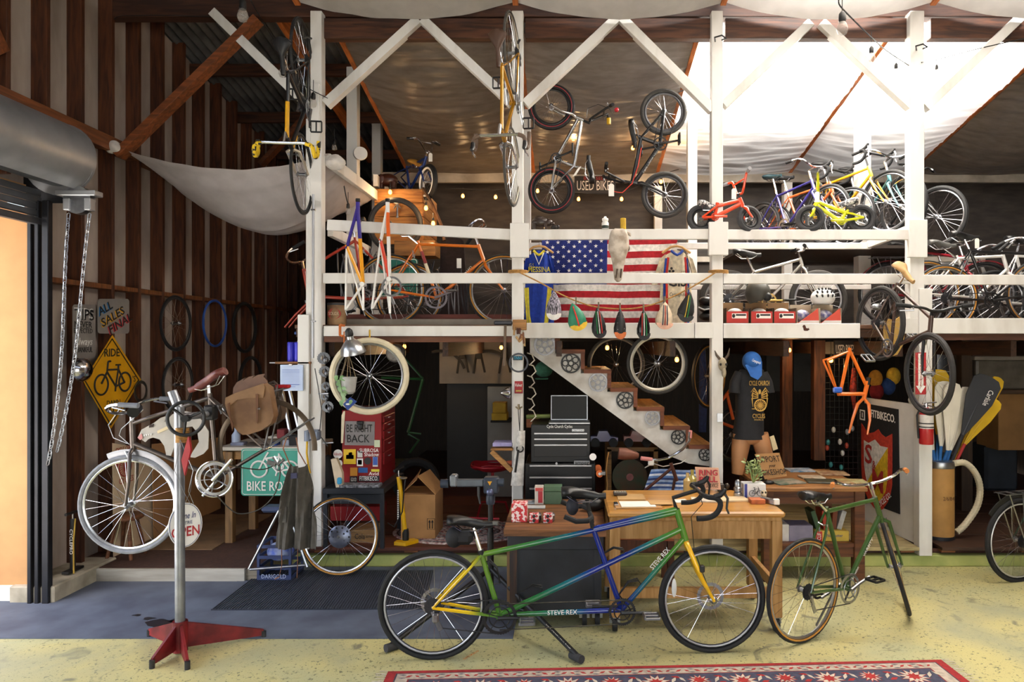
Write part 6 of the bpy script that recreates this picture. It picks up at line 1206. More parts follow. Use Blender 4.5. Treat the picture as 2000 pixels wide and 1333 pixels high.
capthing('black dotted cap pegged in the middle of the twine',1211,632,58,24,M('17171a',.5,0,0,55,col2='d8d8dc',lo=.3,hi=.34),'c86a30')
capthing('glossy black cap with tricolour ribbon pegged fifth on the twine',1257,634,58,26,M('121214',.25,0,.05,20),'121214',['c8342c','e8e4e0','2c8a4a'],0.)
capthing('cream cap with red and blue ribbon pegged before the cream jersey',1298,616,52,34,'e2cdb0','d8a890',['2c3a5c','c8342c','2c3a5c'],.05)
capthing('black cap with rainbow ribbon pegged last on the twine',1342,599,58,32,'1a1a1c','1a1a1c',['d8b83c','2c8a4a'],.2)
# cow skull
r=thing('cow_skull','weathered cow skull hung over the rails in the middle of the flag bay','skull',W(1208,552,6.05)); A=PY(6.0).at; BONE=M('c9bfb2',.85,0,.12,14,col2='97897a',bump=.3); m=MB(); rows=[(449,8,.02),(453,15,.05),(462,18,.075),(476,20,.085),(488,20.5,.085),(497,17,.08),(510,13,.07),(525,10.5,.06),(538,8.5,.05),(548,7,.035),(552,3,.015)]; n_=16; vs=[];fs=[]
for v,w_,d in rows:
    for j in range(n_):
        a=2*PI*j/n_; cu=1208-(v-449)*.02; p=A(cu+w_*math.cos(a),v); p.y+=-.05-d*math.sin(a)*(1 if math.sin(a)>0 else .4)-.012*math.cos(2*a); vs.append(p)
fs=[(i*n_+j,(i+1)*n_+j,(i+1)*n_+(j+1)%n_,i*n_+(j+1)%n_) for i in range(len(rows)-1) for j in range(n_)]+[tuple(range(n_))[::-1]]
m.add(vs,fs).build('cranium',BONE,r,ang=60)
for s in(-1,1):
    MB().ell(A(1208+s*17,487)-Y_*.06,(.018,.03,.028)).build('eye_socket',M('6a5c50',.9,0,.1,20),r); MB().tube([A(1208+s*4,528)-Y_*.105,A(1206+s*4.5,545)-Y_*.085],[.008,.006],6).build('nasal_slit',M('5a4c42',.9,0,.1,20),r)
MB().tube([A(1222,455)-Y_*.05,A(1228,460)-Y_*.06,A(1231,463)-Y_*.05],[.012,.014,.006],7).build('brow_bone',BONE,r)
# rail-top items
RT=lambda u,Y=YF-.01:V((W(u,0,Y).x,Y,W(0,449,YF).z+.002))
r=thing('bear_figure','dark carved bear figure on the top rail beside the second post','figurine',RT(1055)); p=RT(1055); DB=M('33221a',.4,0,.15,14,coat=.3)
MB().ell(p+Z_*.065,(.075,.035,.045)).ell(p+V((.075,0,.06)),(.035,.028,.032)).ell(p+V((.11,0,.05)),(.018,.015,.014)).ell(p+V((-.01,0,.085)),(.05,.03,.035)).ell(p+V((.07,.015,.09)),(.01,.008,.012)).build('body',DB,r)
for dx in(-.05,.05):
    for dy in(-.018,.018): MB().cyl(p+V((dx,dy,0)),p+V((dx,dy,.05)),.015,.018,n=8).build('leg',DB,r)
r=thing('dark_trinket','small dark trinkets cluster of metal beside the bear figure','trinket',RT(1083)); p=RT(1083); MB().ell(p+Z_*.018,(.03,.025,.018)).ell(p+V((.03,0,.02)),(.016,.016,.02)).build('body',M('2a2624',.4,.3,.1,9),r)
r=thing('water_bottle','white sports bottle with dark label on the top rail','bottle',RT(1182)); p=RT(1182); k=YF/F; MB().lathe([(6.5*k,0),(7*k,1*k),(7*k,12*k),(5*k,15*k),(6.2*k,18*k)],p,Z_,18).build('bottle_body',M('e4e2dc',.4,0,.03,9),r); MB().lathe([(6.2*k,0),(6*k,3*k),(3*k,4.5*k),(2*k,7*k)],p+Z_*18*k,Z_,14).build('cap',WHITE,r); MB().lathe([(7.1*k,0),(7.1*k,6*k)],p+Z_*1*k,Z_,18).build('label_band',M('2c3a34',.5,0,.2,30),r)
p=RT(1217); one(MB().lathe([(5.5*k,0),(5.6*k,.5*k),(5.6*k,21*k),(5*k,21.5*k)],p,Z_,18),'yellow_canister',M('c9a224',.4,0,.1,20),'yellow cardboard tube on the top rail above the skull','canister')
# red boxes, helmets
z0=W(0,627,6.35).z-.0; LZ=2.145
for i,(u0,u1) in enumerate(((1418,1463),(1466,1510),(1511,1555))):
    Y=6.25; a=W(u0,0,Y).x; b=W(u1,0,Y).x; h=.175; r=thing('brake_parts_box','red and black open parts box on the loft edge, %s of three alike'%['first','second','third'][i],'box',V(((a+b)/2,Y+.1,LZ))); zc=LZ+.055
    rb=MB().box(((a+b)/2,Y+.005,LZ+.055),(b-a-.006,.006,.11)).build('front_panel',M('b32a22',.6,0,.06,9),r); KB=M('5a4634',.8,0,.1,9)
    for sx in(a+.004,b-.004): MB().box((sx,Y+.1,LZ+.07),(.004,.2,.14)).build('side_panel',KB,r)
    MB().box(((a+b)/2,Y+.2,LZ+.1),(b-a-.006,.005,.2)).build('back_panel',M('8a6a48',.8,0,.1,9),r); MB().box(((a+b)/2,Y+.1,LZ+.004),(b-a-.006,.2,.005)).build('bottom_panel',KB,r)
    MB().box(((a+b)/2+.015,Y-.0,LZ+.07),(.13,.004,.045)).build('white_label',PAPER,rb); MB().box(((a+b)/2+.03,Y-.003,LZ+.078),(.09,.003,.016)).build('label_bar',INK,rb); MB().ell(((a+b)/2-.035,Y-.003,LZ+.07),(.014,.003,.018)).build('label_mark',INK,rb)
    MB().ell(((a+b)/2,Y+.1,LZ+.1),(.07,.06,.045)).build('parts_bag',M('b8b4b0',.4,.1,.15,20),r)
for i,(u0,u1) in enumerate(((1557,1600),(1602,1643))):
    Y=6.25; a=W(u0,0,Y).x; b=W(u1,0,Y).x; r=thing('helmet_box','red and white cut-away box of bagged parts on the loft edge, '+('nearer the middle post' if i==0 else 'under the white helmet'),'box',V(((a+b)/2,Y+.1,LZ)))
    MB().prism([(a,Y,LZ),(b,Y,LZ),(b-.01,Y,LZ+.14),(b-.06,Y,LZ+.1)],(0,.005,0)).build('front_panel',M('c04634',.6,0,.06,9),r); MB().prism([(a+.01,Y-.002,LZ+.003),(b,Y-.002,LZ+.003),(b,Y-.002,LZ+.028),(a+.04,Y-.002,LZ+.028)],(0,.003,0)).build('white_band',M('d8d4d0',.6,0,.04,9),r)
    MB().box(((a+b)/2,Y+.2,LZ+.09),(b-a,.005,.18)).box((b,Y+.1,LZ+.07),(.004,.2,.14)).box((a,Y+.1,LZ+.07),(.004,.2,.14)).build('carton_wall',M('b8a890',.8,0,.08,9),r); MB().ell(((a+b)/2-.03,Y+.08,LZ+.07),(.07,.07,.06)).build('bagged_parts',M('a8a4a8',.35,.2,.2,30,col2='4a4a7a'),r)
HZ=LZ+.16
c=W(1480,573,6.38); r=thing('skate_helmet','dark grey round helmet resting on the red boxes','helmet',c-Z_*.08); HG=M('3c3b36',.45,0,.06,9)
m=MB(); m.ell(c,(.112,.13,.125),n=22,m=14); m.v=[V((p.x,p.y,max(p.z,c.z-.075+.03*math.sin((p.x-c.x)*12)))) for p in m.v]; m.build('shell',HG,r); MB().ell(c+V((.06,-.095,-.04)),(.04,.03,.04)).build('ear_vent',BLACK,r)
c=W(1607,582,6.38); r=thing('vented_helmet','white vented helmet resting on the red and white boxes','helmet',c-Z_*.06); m=MB(); m.ell(c,(.105,.13,.085),n=22,m=14); m.v=[V((p.x,p.y,max(p.z,c.z-.06))) for p in m.v]; m.build('shell',M('e8e8e6',.35,0,.03,9),r)
for i in range(5):
    for j in range(3):
        a=-.9+i*.45; t=.35+j*.45; q=c+V((math.sin(a)*math.sin(t+.3)*.106,-math.cos(a)*math.sin(t+.25)*.131,math.cos(t+.2)*.087)); MB().ell(q,(.009,.012,.016),Matrix.Rotation(a*.6,3,'Y'),8,5).build('vent',INK,r)
r=thing('goggles_stack','stacked black helmets and goggles beside the cream jersey','goggles',W(1379,627,6.5)); 
for v,s_ in((588,.06),(603,.055),(619,.06)): MB().ell(W(1380,v,6.5),(.075,.07,s_*.7)).build('dark_shell',M('141416',.3,0,.08,9),r)
MB().tube([W(1364,601,6.43),W(1376,606,6.41),W(1392,603,6.43)],.008,6).build('goggle_strap',M('8a8a8c',.5,0,.1,9),r)
# squirrel mark
A=PY(YF-.004).at; one(MB().prism([A(1340+a/3.703,300+b/3.703) for a,b in((850,1275),(848,1262),(842,1255),(846,1243),(856,1240),(864,1248),(868,1262),(876,1266),(886,1264),(890,1258),(886,1268),(892,1268),(892,1276),(884,1280),(880,1284),(862,1284),(852,1281))],(0,.002,0)),'squirrel_mark',M('4a2418',.8,0,.1,20),'small dark brown squirrel cut-out on the third fascia','mark')
# ---- tin can, clutter behind the orange bike
r=thing('paint_tin','rusty old tin with a red oval label on the loft edge','tin',W(658,635,6.32)); p=V((W(658,0,6.32).x,6.32,2.134)); MB().lathe([(.082,0),(.084,.004),(.084,.195),(.08,.2)],p,Z_,28).build('can',M('a98a64',.6,.2,.2,8,col2='6f5238'),r); MB().lathe([(.0845,0),(.0845,.02)],p+Z_*.178,Z_,28).build('dark_rim',M('3a3e44',.5,.3,.1,9),r)
MB().prism([p+V((.06*math.cos(a),-.0845+.018*abs(math.cos(a))**2,.1+.048*math.sin(a))) for a in [2*PI*i/24 for i in range(24)]],(0,.002,0)).build('oval_label',M('b0403a',.7,0,.1,9),r); text('SOLOX',p+V((0,-.088,.1)),.042,X_,Z_,M('d8c4a8',.7,0,.05,9),r,width=.09)
r=thing('timber_crate','orange brown plank crate behind the orange road bike','crate',W(800,470,7.75)); A=PY(7.75).at
for k in range(4): bxp(731,370+k*27,825,396+k*27,7.75,.03).build('plank',wood('b9803e',0,'8a5526'),r)
x1=W(825,0,7.75).x
for k in range(4): a=W(0,396+k*27,7.75).z; b=W(0,370+k*27,7.75).z; MB().box((x1+.0,8.15,(a+b)/2),(.03,.78,b-a-.004)).build('plank',wood('a87234',1,'7d4c22'),r)
MB().box(((W(731,0,7.75).x+x1)/2,8.15,W(0,371,7.75).z),(x1-W(731,0,7.75).x,.8,.02)).build('lid',wood('a87234',0),r)
m=MB(); c=W(776,398,7.71)
for k in range(5): a=PI/2+2*PI*k/5; m.tube([c,c+(X_*math.cos(a)+Z_*math.sin(a))*.065],.008,6)
m.tube([c,c-Z_*.14],.012,8).ell(c-Z_*.145,(.016,.008,.016)).cyl(c-Y_*.02,c+Y_*.01,.015); one(m,'crank_spider',STEEL,'silver crank arm hung like a cross on the timber crate','crank')
r=thing('elephant_figure','reddish carved elephant on top of the timber crate','figurine',W(753,369,8.0)); p=W(757,369,8.0); EL=M('4e2418',.35,0,.2,9,coat=.4); MB().ell(p+Z_*.1,(.12,.07,.075)).ell(p+V((-.1,-.02,.09)),(.055,.05,.06)).tube([p+V((-.14,-.03,.08)),p+V((-.17,-.04,.03)),p+V((-.16,-.05,.0))],[.022,.016,.01],7).build('body',EL,r)
for dx,dy in((-.07,-.03),(.07,-.03),(-.07,.03),(.07,.03)): MB().cyl(p+V((dx,dy,0)),p+V((dx,dy,.07)),.026,.03,n=10).build('leg',EL,r)
for s_ in(-1,1): MB().ell(p+V((-.06,-.065*s_,.1)),(.04,.012,.055)).build('ear',EL,r)
one(MB().tube([W(826,368,7.7),W(845,400,7.6),W(862,440,7.55),W(868,470,7.5)],.018,6),'driftwood_edge',wood('5a3a22',2),'dark gnarled branch along the crate corner','branch')
one(MB().prism([W(862,470,7.9),W(885,460,7.9),W(905,470,7.9),W(915,625,7.9),W(855,625,7.9)],(0,.08,0)),'dark_shirt',cloth('2a2022'),'dark shirt with a red print hung behind the orange bike','shirt')
r=thing('teal_sign','teal route sign leaning behind the orange bike wheel','sign',W(785,560,7.3)); A=PY(7.3).at; MB().prism(rrect(A,738,505,816,580,6),Y_*.006).build('panel',M('1c7a6c',.4,0,.05,8),r); MB().tube(rrect(A,740,507,814,578,5,.003),.0035,4,closed=True).build('border',WHITE,r)
for i,(u,v) in enumerate(((700,520),(722,500),(842,530),(880,560),(905,545),(665,505))):
    m=MB()
    for k in range(4): m.tube(crv([W(u+k*5+6*math.sin(k*3+i),v-20+k*6,7.1),W(u+k*6-4,v+30-k*8,7.05),W(u+k*7-8*math.sin(k*2+i),v+80,7.1)]),.008,6)
    one(m,'fork_set',M('77777c',.4,.7,.15,9) if i%2 else M('3a3a40',.4,.6,.15,9),'spare %s forks and tubes on the loft, %s'%(('chrome' if i%2 else 'dark'),['near the first post','beside the white bare frame','under the orange down tube','left of the orange front wheel','right of the dark shirt','behind the red bike'][i]),'spare tubes')
r=thing('inner_box','timber box with papers behind the orange saddle','box',W(800,520,7.4)); bxp(770,470,850,500,7.5,.3).build('box_body',wood('9a6a34',0),r)
price_tag(W(896,512,7.05),r) if 0 else one(MB().prism([W(892,505,6.4),W(901,505,6.4),W(901,524,6.4),W(892,524,6.4)],(0,.003,0)),'paper_tag',PAPER,'white paper tag dangling under the orange top tube','tag')
# used bikes neon style sign
def neon(label,u0,v0,u1,v1,Y,top):
    r=thing('used_bikes_sign',label,'sign',W((u0+u1)/2,v1,Y)); bxp(u0,v0,u1,v1,Y,.03).build('board',M('1a1414',.5,0,.1,9),r); A=PY(Y).at
    text('USED BIKES',A((u0+u1)/2,(v0*.42+v1*.58))-Y_*.004,(v1-v0)*Y/F*.78,X_,Z_,M('d8d0c8',.6,0,.05,9),r,width=(u1-u0)*Y/F*.88)
    if top: text('BUY SELL',A((u0+u1)/2,v0+5)-Y_*.004,.06,X_,Z_,M('a02a2a',.6,0,.05,9),r,width=.3)
neon('black used bikes sign on the back beam behind the hung small-wheel bikes',1122,344,1203,378,9.085,True); neon('black used bikes sign under the loft behind the orange frame',1630,665,1671,697,7.2,False)
# ---- string lights
BULB=M('ff9a3c',.3,0,0,3,emit=9,name='bulb_glow'); CLEAR=M('b0a8a0',.06,0,.05,9,coat=.6,alpha=.35); SOCK=M('141414',.5,0,.1,9)
def bulb(label,u,v,Y,s=1.,lit=True,drop=None,big=False):
    p=W(u,v,Y); r=thing('string_bulb',label,'light bulb',p,'lit string bulbs' if lit and not big else None); k=s*(.034 if lit else .045)
    MB().lathe([(.001,-k*1.35),(k*.45,-k*1.2),(k*.62,-k*.7),(k*.5,-.2*k),(k*.3,.15*k)],p,Z_,12).build('glass',BULB if lit else CLEAR,r); MB().lathe([(k*.34,.1*k),(k*.4,.3*k),(k*.36,1.0*k),(k*.12,1.3*k)],p,Z_,10).build('socket',SOCK,r)
    if lit and not big:
        if v>640: MB().tube([p+Z_*k*1.2,V((p.x,p.y,1.99))],.003,4).build('cord',BLACK,r)
        else: MB().tube([p+Z_*k*1.2,p+Z_*(k*1.2+.05)],.003,4).build('cord',BLACK,r)
        L=bpy.data.lights.new('bulb_light','POINT'); L.energy=2.2*s; L.color=(1,.62,.28); L.shadow_soft_size=.03; o=bpy.data.objects.new('bulb_light',L); COL.objects.link(o); o.parent=r; o.location=V((0,-.08,-.06))
for i,(u,v,Y,l) in enumerate(((1120,268,8.2,'lit bulb between the two hung small-wheel bikes, nearer the chrome one'),(1236,286,8.2,'lit bulb beside the black saddle of the nose-down bike'),(1306,240,8.3,'lit bulb seen through the black front wheel'),(1340,240,8.3,'lit bulb against the inner post by the black bike'),(1050,370,8.8,'lit bulb seen through the chrome bike lower wheel'),(1130,386,8.8,'lit bulb under the used bikes sign, left end'),(1214,386,8.8,'lit bulb under the used bikes sign, right end'),(1291,352,8.8,'lit bulb at the back beam behind the black wheel'),(904,380,8.8,'lit bulb at the back, above the orange bike'),(968,382,8.8,'lit bulb at the back near the second post'),(832,403,7.5,'lit bulb on the crate corner, upper'),(846,433,7.4,'lit bulb on the crate corner, lower'),(762,372,7.65,'lit bulb on the crate lid'),(790,674,8.3,'lit bulb under the loft beside the cream tyre'),(887,676,8.6,'lit bulb under the loft, second from the first post'),(979,676,8.6,'lit bulb under the loft by the second post'),(1186,676,7.4,'lit bulb seen through the rear cream wheel'),(1322,699,7.0,'lit bulb in a sprocket ring by the front cream wheel'),(1542,681,8.4,'lit bulb under the loft behind the mannequin'),(1623,700,7.0,'lit bulb at the tip of the orange bare frame'))):
    bulb(l,u,v,Y,1.0)
def cordup(r_,p_,k_): MB().tube([p_+Z_*k_*1.2,p_+Z_*(k_*1.2+.11)],.003,4).build('cord',BLACK,r_)
for u,v,Y,l,s in((474,20,5.2,'large clear bulb hanging at the top left beam',1.5),(552,135,5.9,'clear bulb beside the leopard-taped bike wheel',1.2),(612,195,5.95,'clear bulb against the first post',1.1),(653,283,7.2,'clear bulb behind the first post',1.),(680,408,6.9,'clear bulb on a drop cord above the purple frame',1.),(1645,45,4.6,'large clear bulb hanging before the top beam',1.35),(1702,105,5.2,'clear bulb before the skylight, first along the wire',1.),(1750,135,5.9,'clear bulb before the skylight, second along the wire',.9),(1829,137,6.4,'clear bulb on the far side of the east post',.9)):
    bulb(l,u,v,Y,s,False,big=True); cordup([o for o in bpy.data.objects if o.get('label')==l][0],W(u,v,Y),s*.045)
wire_=0
def wire(label,pts,r=.005): one(MB().tube(crv([W(*p) for p in pts]),r,5),'light_wire',BLACK,label,'wire')
wire('black bulb wire crossing before the skylight',[(1638,0,4.5),(1641,12,4.58),(1668,40,4.8),(1703,74,5.2),(1730,98,5.6),(1775,128,6.05)])
wire('black bulb wire beyond the east post',[(1800,122,6.1),(1829,117,6.35),(1900,98,6.2),(1970,82,6.0),(2030,70,5.9)])
wire('black bulb wire between the two hung small-wheel bikes',[(1035,205,7.8),(1070,240,7.9),(1130,262,8.2),(1190,275,8.2),(1236,276,8.2),(1262,270,8.2),(1306,225,8.3),(1345,180,7.7)],.004)
wire('thin bulb wire running to the first post',[(490,0,5.1),(500,20,5.3),(548,100,5.85),(560,130,5.9),(590,165,5.9),(640,192,6.1)],.004)
wire('black drop cord behind the first post',[(656,315,6.9),(668,345,6.9),(676,385,6.9),(680,400,6.9)],.006)
wire('black bulb wire strung along the back of the loft',[(870,368,8.8),(904,369,8.8),(968,371,8.8),(1050,360,8.8),(1130,376,8.8),(1214,376,8.8),(1291,342,8.8),(1330,330,9.0)],.004)
wire('white cable along the underside of the top left beam',[(222,38,6.15),(240,31,6.15),(330,30,6.15),(415,33,6.15)],.004)
one(MB().lathe([(.07,0),(.075,.02),(.07,.035)],W(704,301,7.55),V((.3,-1,0)),20),'smoke_alarm',WHITE,'round white smoke alarm on the inner post','smoke alarm')
# ---- stairs
SY=6.3; A=PY(SY).at; sr=thing('staircase','open wooden staircase with white stringer and chainrings rising to the loft','staircase',A(1330,900)); sr['kind']='structure'
un=[1092,1142.5,1194,1245,1297,1347,1392]; vn=[648,683,721.6,757.6,795,832,869]; TRD=wood('b98a50',1,'8f6332'); EDG=wood('7a3f1c',0,'5a2c12'); th=8
for i in range(7):
    u0=(1035 if i==0 else un[i-1]-2); a=A(u0,vn[i]+th); b=A(un[i],vn[i]); MB().box(((a.x+b.x)/2,SY+.48,(a.z+b.z)/2),(b.x-a.x,.96,b.z-a.z),ch=.004).build('tread',TRD,sr)
    MB().box(((a.x+b.x)/2,SY-.012,(a.z+b.z)/2),(b.x-a.x,.02,b.z-a.z)).build('tread_edge',EDG,sr)
    if i<6:
        a=A(un[i]-8,vn[i+1]); b=A(un[i]-.5,vn[i]+th); MB().box(((a.x+b.x)/2,SY+.48,(a.z+b.z)/2),(b.x-a.x,.96,b.z-a.z)).build('riser',TRD,sr); MB().box(((a.x+b.x)/2,SY-.012,(a.z+b.z)/2),(b.x-a.x,.02,b.z-a.z)).build('riser_edge',EDG,sr)
pts=[(1035,656)]
for i in range(7):
    pts.append((un[i]-8 if i<6 else 1391,vn[i]+th)); 
    if i<6: pts.append((un[i]-8,vn[i+1]+th))
pts+=[(1391,912),(1345,906),(1312,893),(1035,690)]
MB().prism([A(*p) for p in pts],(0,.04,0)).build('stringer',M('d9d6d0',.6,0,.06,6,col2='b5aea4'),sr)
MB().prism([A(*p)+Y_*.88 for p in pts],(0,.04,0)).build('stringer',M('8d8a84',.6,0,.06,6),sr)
LSIL=M('8f8f94',.4,.7,.1,20)
for i,(u,v,rr) in enumerate(((1064,674,20.5),(1115,710,19),(1168,747,18),(1220.5,782,16.5),(1274,816.5,14.5),(1324.5,854,14),(1377,888,12.5))):
    dark=i in(1,3,5,6); mt=M('1b1b1d',.45,.3,.08,20) if dark else LSIL; c=A(u,v)-Y_*.012; k=SY/F; R_=rr*k; m=MB().gear(c,Y_,R_,40,R_*.87,.006,.005)
    for j in range(5): a=PI/2+2*PI*j/5+.3*i; d=X_*math.cos(a)+Z_*math.sin(a); m.ring(c+d*R_*.58,Y_,R_*.29,R_*.055,16,5,flat=.6)
    m.ring(c,Y_,R_*.26,R_*.055,16,5,flat=.6)
    one(m,'stair_chainring',mt,'%s chainring on the stair stringer, %s from the top'%('black' if dark else 'silver',['first','second','third','fourth','fifth','sixth','seventh'][i]),'chainring')
# ---- black tool chests and laptop
TB=M('17181b',.35,.3,.08,9); STR_=M('b9bbc0',.3,.8,.06,9)
r=thing('top_tool_chest','black steel top chest with script lettering below the stairs','tool chest',W(1096,905,6.0)); bxp(1037,830,1153,904,6.0,.45,ch=.006).build('cabinet',TB,r); A=PY(5.995).at
for v0,v1 in((846,856),(857,867.5),(868.5,893)):
    d=bxp(1043,v0,1147,v1,5.992,.012,ch=.002).build('drawer',TB,r); bxp(1043,v0,1147,v0+3.2,5.982,.012).build('pull',STR_,d)
text('Cycle Church Cycles',A(1093,833.5)-Y_*.006,.038,X_,Z_,WHITE,r,width=.22); bxp(1117,838.5,1141,843.5,5.994,.004).build('maker_plate',STR_,r); text('CRAFTSMAN',A(1129,841)-Y_*.003,.022,X_,Z_,INK,r,width=.095)
r=thing('base_tool_chest','wider black rolling chest under the top chest','tool chest',V((W(1096,0,6.0).x,6.2,.175))); a=W(1026,0,5.98); b=W(1163,0,5.98); zt=W(0,905,5.98).z-.002; MB().box(((a.x+b.x)/2,6.22,(.18+zt)/2),(b.x-a.x,.5,zt-.18),ch=.006).build('cabinet',TB,r); A=PY(5.965).at
for v0,v1 in((909,930),(932,952),(954,975),(977,1000)):
    d=bxp(1033,v0,1157,v1,5.96,.012,ch=.002).build('drawer',TB,r); bxp(1034,v0,1156,v0+3.4,5.95,.012).build('pull',STR_,d)
bxp(1121,900.5,1152,907.5,5.955,.006).build('maker_plate',M('8a8d92',.4,.3,.05,9),r); text('ampeg',A(1136.5,904)-Y_*.012,.042,X_,Z_,INK,r,width=.12,bold=.004); MB().cyl(A(1087,905.5)-Y_*.0,A(1087,905.5)-Y_*.012,.01).build('lock',STEEL,r); MB().cyl(W(1158,893,5.97),W(1158,893,5.9),.03).build('cup',WHITE,r)
zc=W(0,830,6.0).z
r=thing('laptop','open laptop with dark screen on the black top chest','laptop',V((W(1112,0,6.1).x,6.15,zc))); x0=W(1112,0,6.1).x; MB().box((x0,6.15,zc+.008),(.36,.24,.014),ch=.003).build('keyboard_base',STEEL,r); MB().box((x0,6.25,zc+.125),(.335,.012,.225),Matrix.Rotation(-.12,3,'X'),ch=.004).build('screen_lid',STEEL,r); MB().box((x0,6.242,zc+.126),(.315,.01,.205),Matrix.Rotation(-.12,3,'X')).build('screen',M('060607',.6,0,.02,9),r)
# second post trimmings
r=thing('post_ring','dark chainring with a blue name strip framed on the second post','chainring',W(1012,728,6.07)); c=W(1013,709,6.07); MB().gear(c,Y_,.083,44,.07,.005).build('ring',DARKSTEEL,r); bxp(1002,696,1021,704,6.06,.01).build('name_strip',M('1c2024',.5,0,.05,9),r); text('TINNY',W(1011.5,700,6.055),.04,X_,Z_,M('3ab0d8',.5,0,.05,9),r,width=.075)
r=thing('red_card','red tin card with white script on the second post','card',W(1013,770,6.07)); bxp(1005,745,1021,769,6.08,.008).build('card',M('a01c28',.5,0,.05,9),r); text('Velvet',W(1013,753,6.075),.04,X_,Z_,WHITE,r,width=.06,shear=.3); MB().box(W(1013,764,6.078),(.05,.003,.012)).build('gold_line',M('c9b050',.5,0,.05,9),r)
r=thing('tool_pouch','white drawstring pouch printed with a wrench on the second post','pouch',W(1010,950,6.0)); A=PY(6.0).at
def po(a,b): 
    wv=10+ (1-abs(b-.0))*0; u=1010+8*(1-b)-0+(a-.5)*(15+10*b); v=842+b*107; p=A(u,v); p.y-=.02*math.sin(a*PI)*(1+.5*math.sin(b*9)); return p
MB().grid(po,10,16,.03,(0,1,0)).build('sack',cloth('e0dcd6'),r); MB().tube([A(1013,878)-Y_*.035,A(1007,922)-Y_*.035],.011,6,flat=.3,up=(0,1,0)).ring(A(1016,876)-Y_*.035,Y_,.028,.006,12,4,a0=0,a1=4.6).build('wrench_print',INK,r); MB().tube([A(1015,842),A(1012,800),A(1014,790)],.003,4).tube([A(1015,842),A(1016,800),A(1014,790)],.003,4).build('drawstring',INK,r); MB().tube([A(1007,795),A(1013,800),A(1020,795)],.007,5).cyl(A(1013,790),A(1013,800),.01).build('coat_hook',M('8a7a60',.4,.6,.1,9),r)
r=thing('cork_box','wooden box of corks and offcuts at the loft edge on the second post','box',W(1018,650,6.05)); MB().box(W(1015,635,6.07),(.12,.07,.09),ch=.004).build('tray',wood('b9854c',0),r); R0=random.Random(2)
for k in range(9): q=W(1012+R0.uniform(-8,12),646+R0.uniform(-8,14),6.03); MB().beam(q,q+V((R0.uniform(-.05,.05),R0.uniform(-.02,.01),R0.uniform(-.1,-.03))),.016,.02).build('offcut',wood(['c99a60','7a4a2c','5a3020','d8b078'][k%4],2),r)
r=thing('hammer','hammer hung head up beside the second post','hammer',W(990,720,6.0)); MB().box(W(983,631,6.0),(.16,.04,.035),ch=.008).build('head',DARKSTEEL,r); MB().tube([W(987,634,6.0),W(986,680,6.0),W(985,715,6.0)],[.012,.012,.016],8).build('handle',wood('7a6450',2),r)
one(MB().lathe([(.01,.05),(.045,.0),(.05,-.02),(.04,-.03)],W(989,768,6.02),V((-1,-.3,0)),18),'chrome_headlamp',CHROME,'small chrome headlamp sticking out of the second post','lamp')
m=MB(); 
for k in range(6): u=1030+3*(k%2); v=690+22*k; m.tube([W(u,v,6.15),W(u+9,v+3,6.13),W(u+14,v+14,6.13),W(u+4,v+24,6.15)],.006,5)
one(m,'hook_chain',M('c9bfae',.4,.5,.1,9),'zigzag string of bent wire hooks right of the second post','hooks')
one(MB().ell(W(1062,722,6.5),(.085,.07,.075)).box(W(1058,740,6.42),(.12,.1,.012),ch=.004),'peaked_hat',cloth('2c5a46'),'green cap hung under the stair top','cap')
r=thing('angle_shelf','small angled wooden shelf with papers at the second post','shelf',W(985,900,6.15)); bxp(958,877,1002,881,6.05,.4).build('board',wood('a8773f',0),r); MB().beam(W(960,882,6.06),W(1000,920,6.06),.04,.05,up=(0,1,0)).build('strut',wood('b9854a',0),r); bxp(962,866,1000,873,6.1,.2).build('paper_stack',M('a8a2d0',.8,0,.1,20),r)
one(bxp(1028,814,1052,836,6.5,.25),'wood_block_box',wood('8a4f28',0),'brown wooden box behind the black top chest','box'); one(MB().tube([W(1028,815,6.3),W(1075,813,6.3)],.02,8),'green_roll',matte('7d8a4c'),'olive rolled mat behind the laptop','roll')
r=thing('yellow_organiser','yellow stacked part organisers under the loft by the second post','organiser',W(975,830,7.8)); bxp(962,787,988,807,7.8,.2).build('upper_box',matte('b8942c'),r); bxp(960,808,990,822,7.78,.22).build('lower_box',matte('c4a02e'),r); bxp(958,822,998,826,7.75,.36).build('shelf_board',BLACKM,r)
one(bxp(952,756,1005,971,8.1,.05),'pale_door_panel',M('8d8a86',.6,0,.08,5),'pale grey panel standing deep under the loft by the second post','panel')
one(bxp(858,667,1005,750,9.0,.05),'pale_board',M('75706a',.7,0,.1,4),'pale board wall with black parts hung on it under the loft','board')
for i,u in enumerate((868,903,935,962,985)):
    m=MB()
    if i in(0,3): m.arc(W(u-8,735,8.85),X_,Z_,.32,.3,1.9,.02,14,6,flat=.4)
    else: m.tube([W(u,670,8.85),W(u-6,700,8.85),W(u-10,730,8.85)],.014,6).tube([W(u,670,8.85),W(u+6,700,8.85),W(u+12,728,8.85)],.014,6).box(W(u,690,8.84),(.08,.03,.15),ch=.01)
    one(m,'hung_'+('fender' if i in(0,3) else 'fork'),BLACKM,'black %s hung on the pale board under the loft, %s from the left'%(('fender' if i in(0,3) else 'fork'),['first','second','third','fourth','fifth'][i]),'bike part')
one(MB().box((-1.1,9.4,1.05),(.9,.6,1.75)),'dark_locker',M('15171a',.6,0,.1,9),'large black locker in the dark under the loft','locker')
one(MB().lathe([(.09,0),(.1,.02),(.1,.1),(.08,.14),(.04,.16)],W(776,690,7.6),V((0,-1,0)),20),'numbered_helmet',M('b8b4b0',.4,0,.1,20),'round pale helmet hung under the loft beside the cream tyre','helmet')
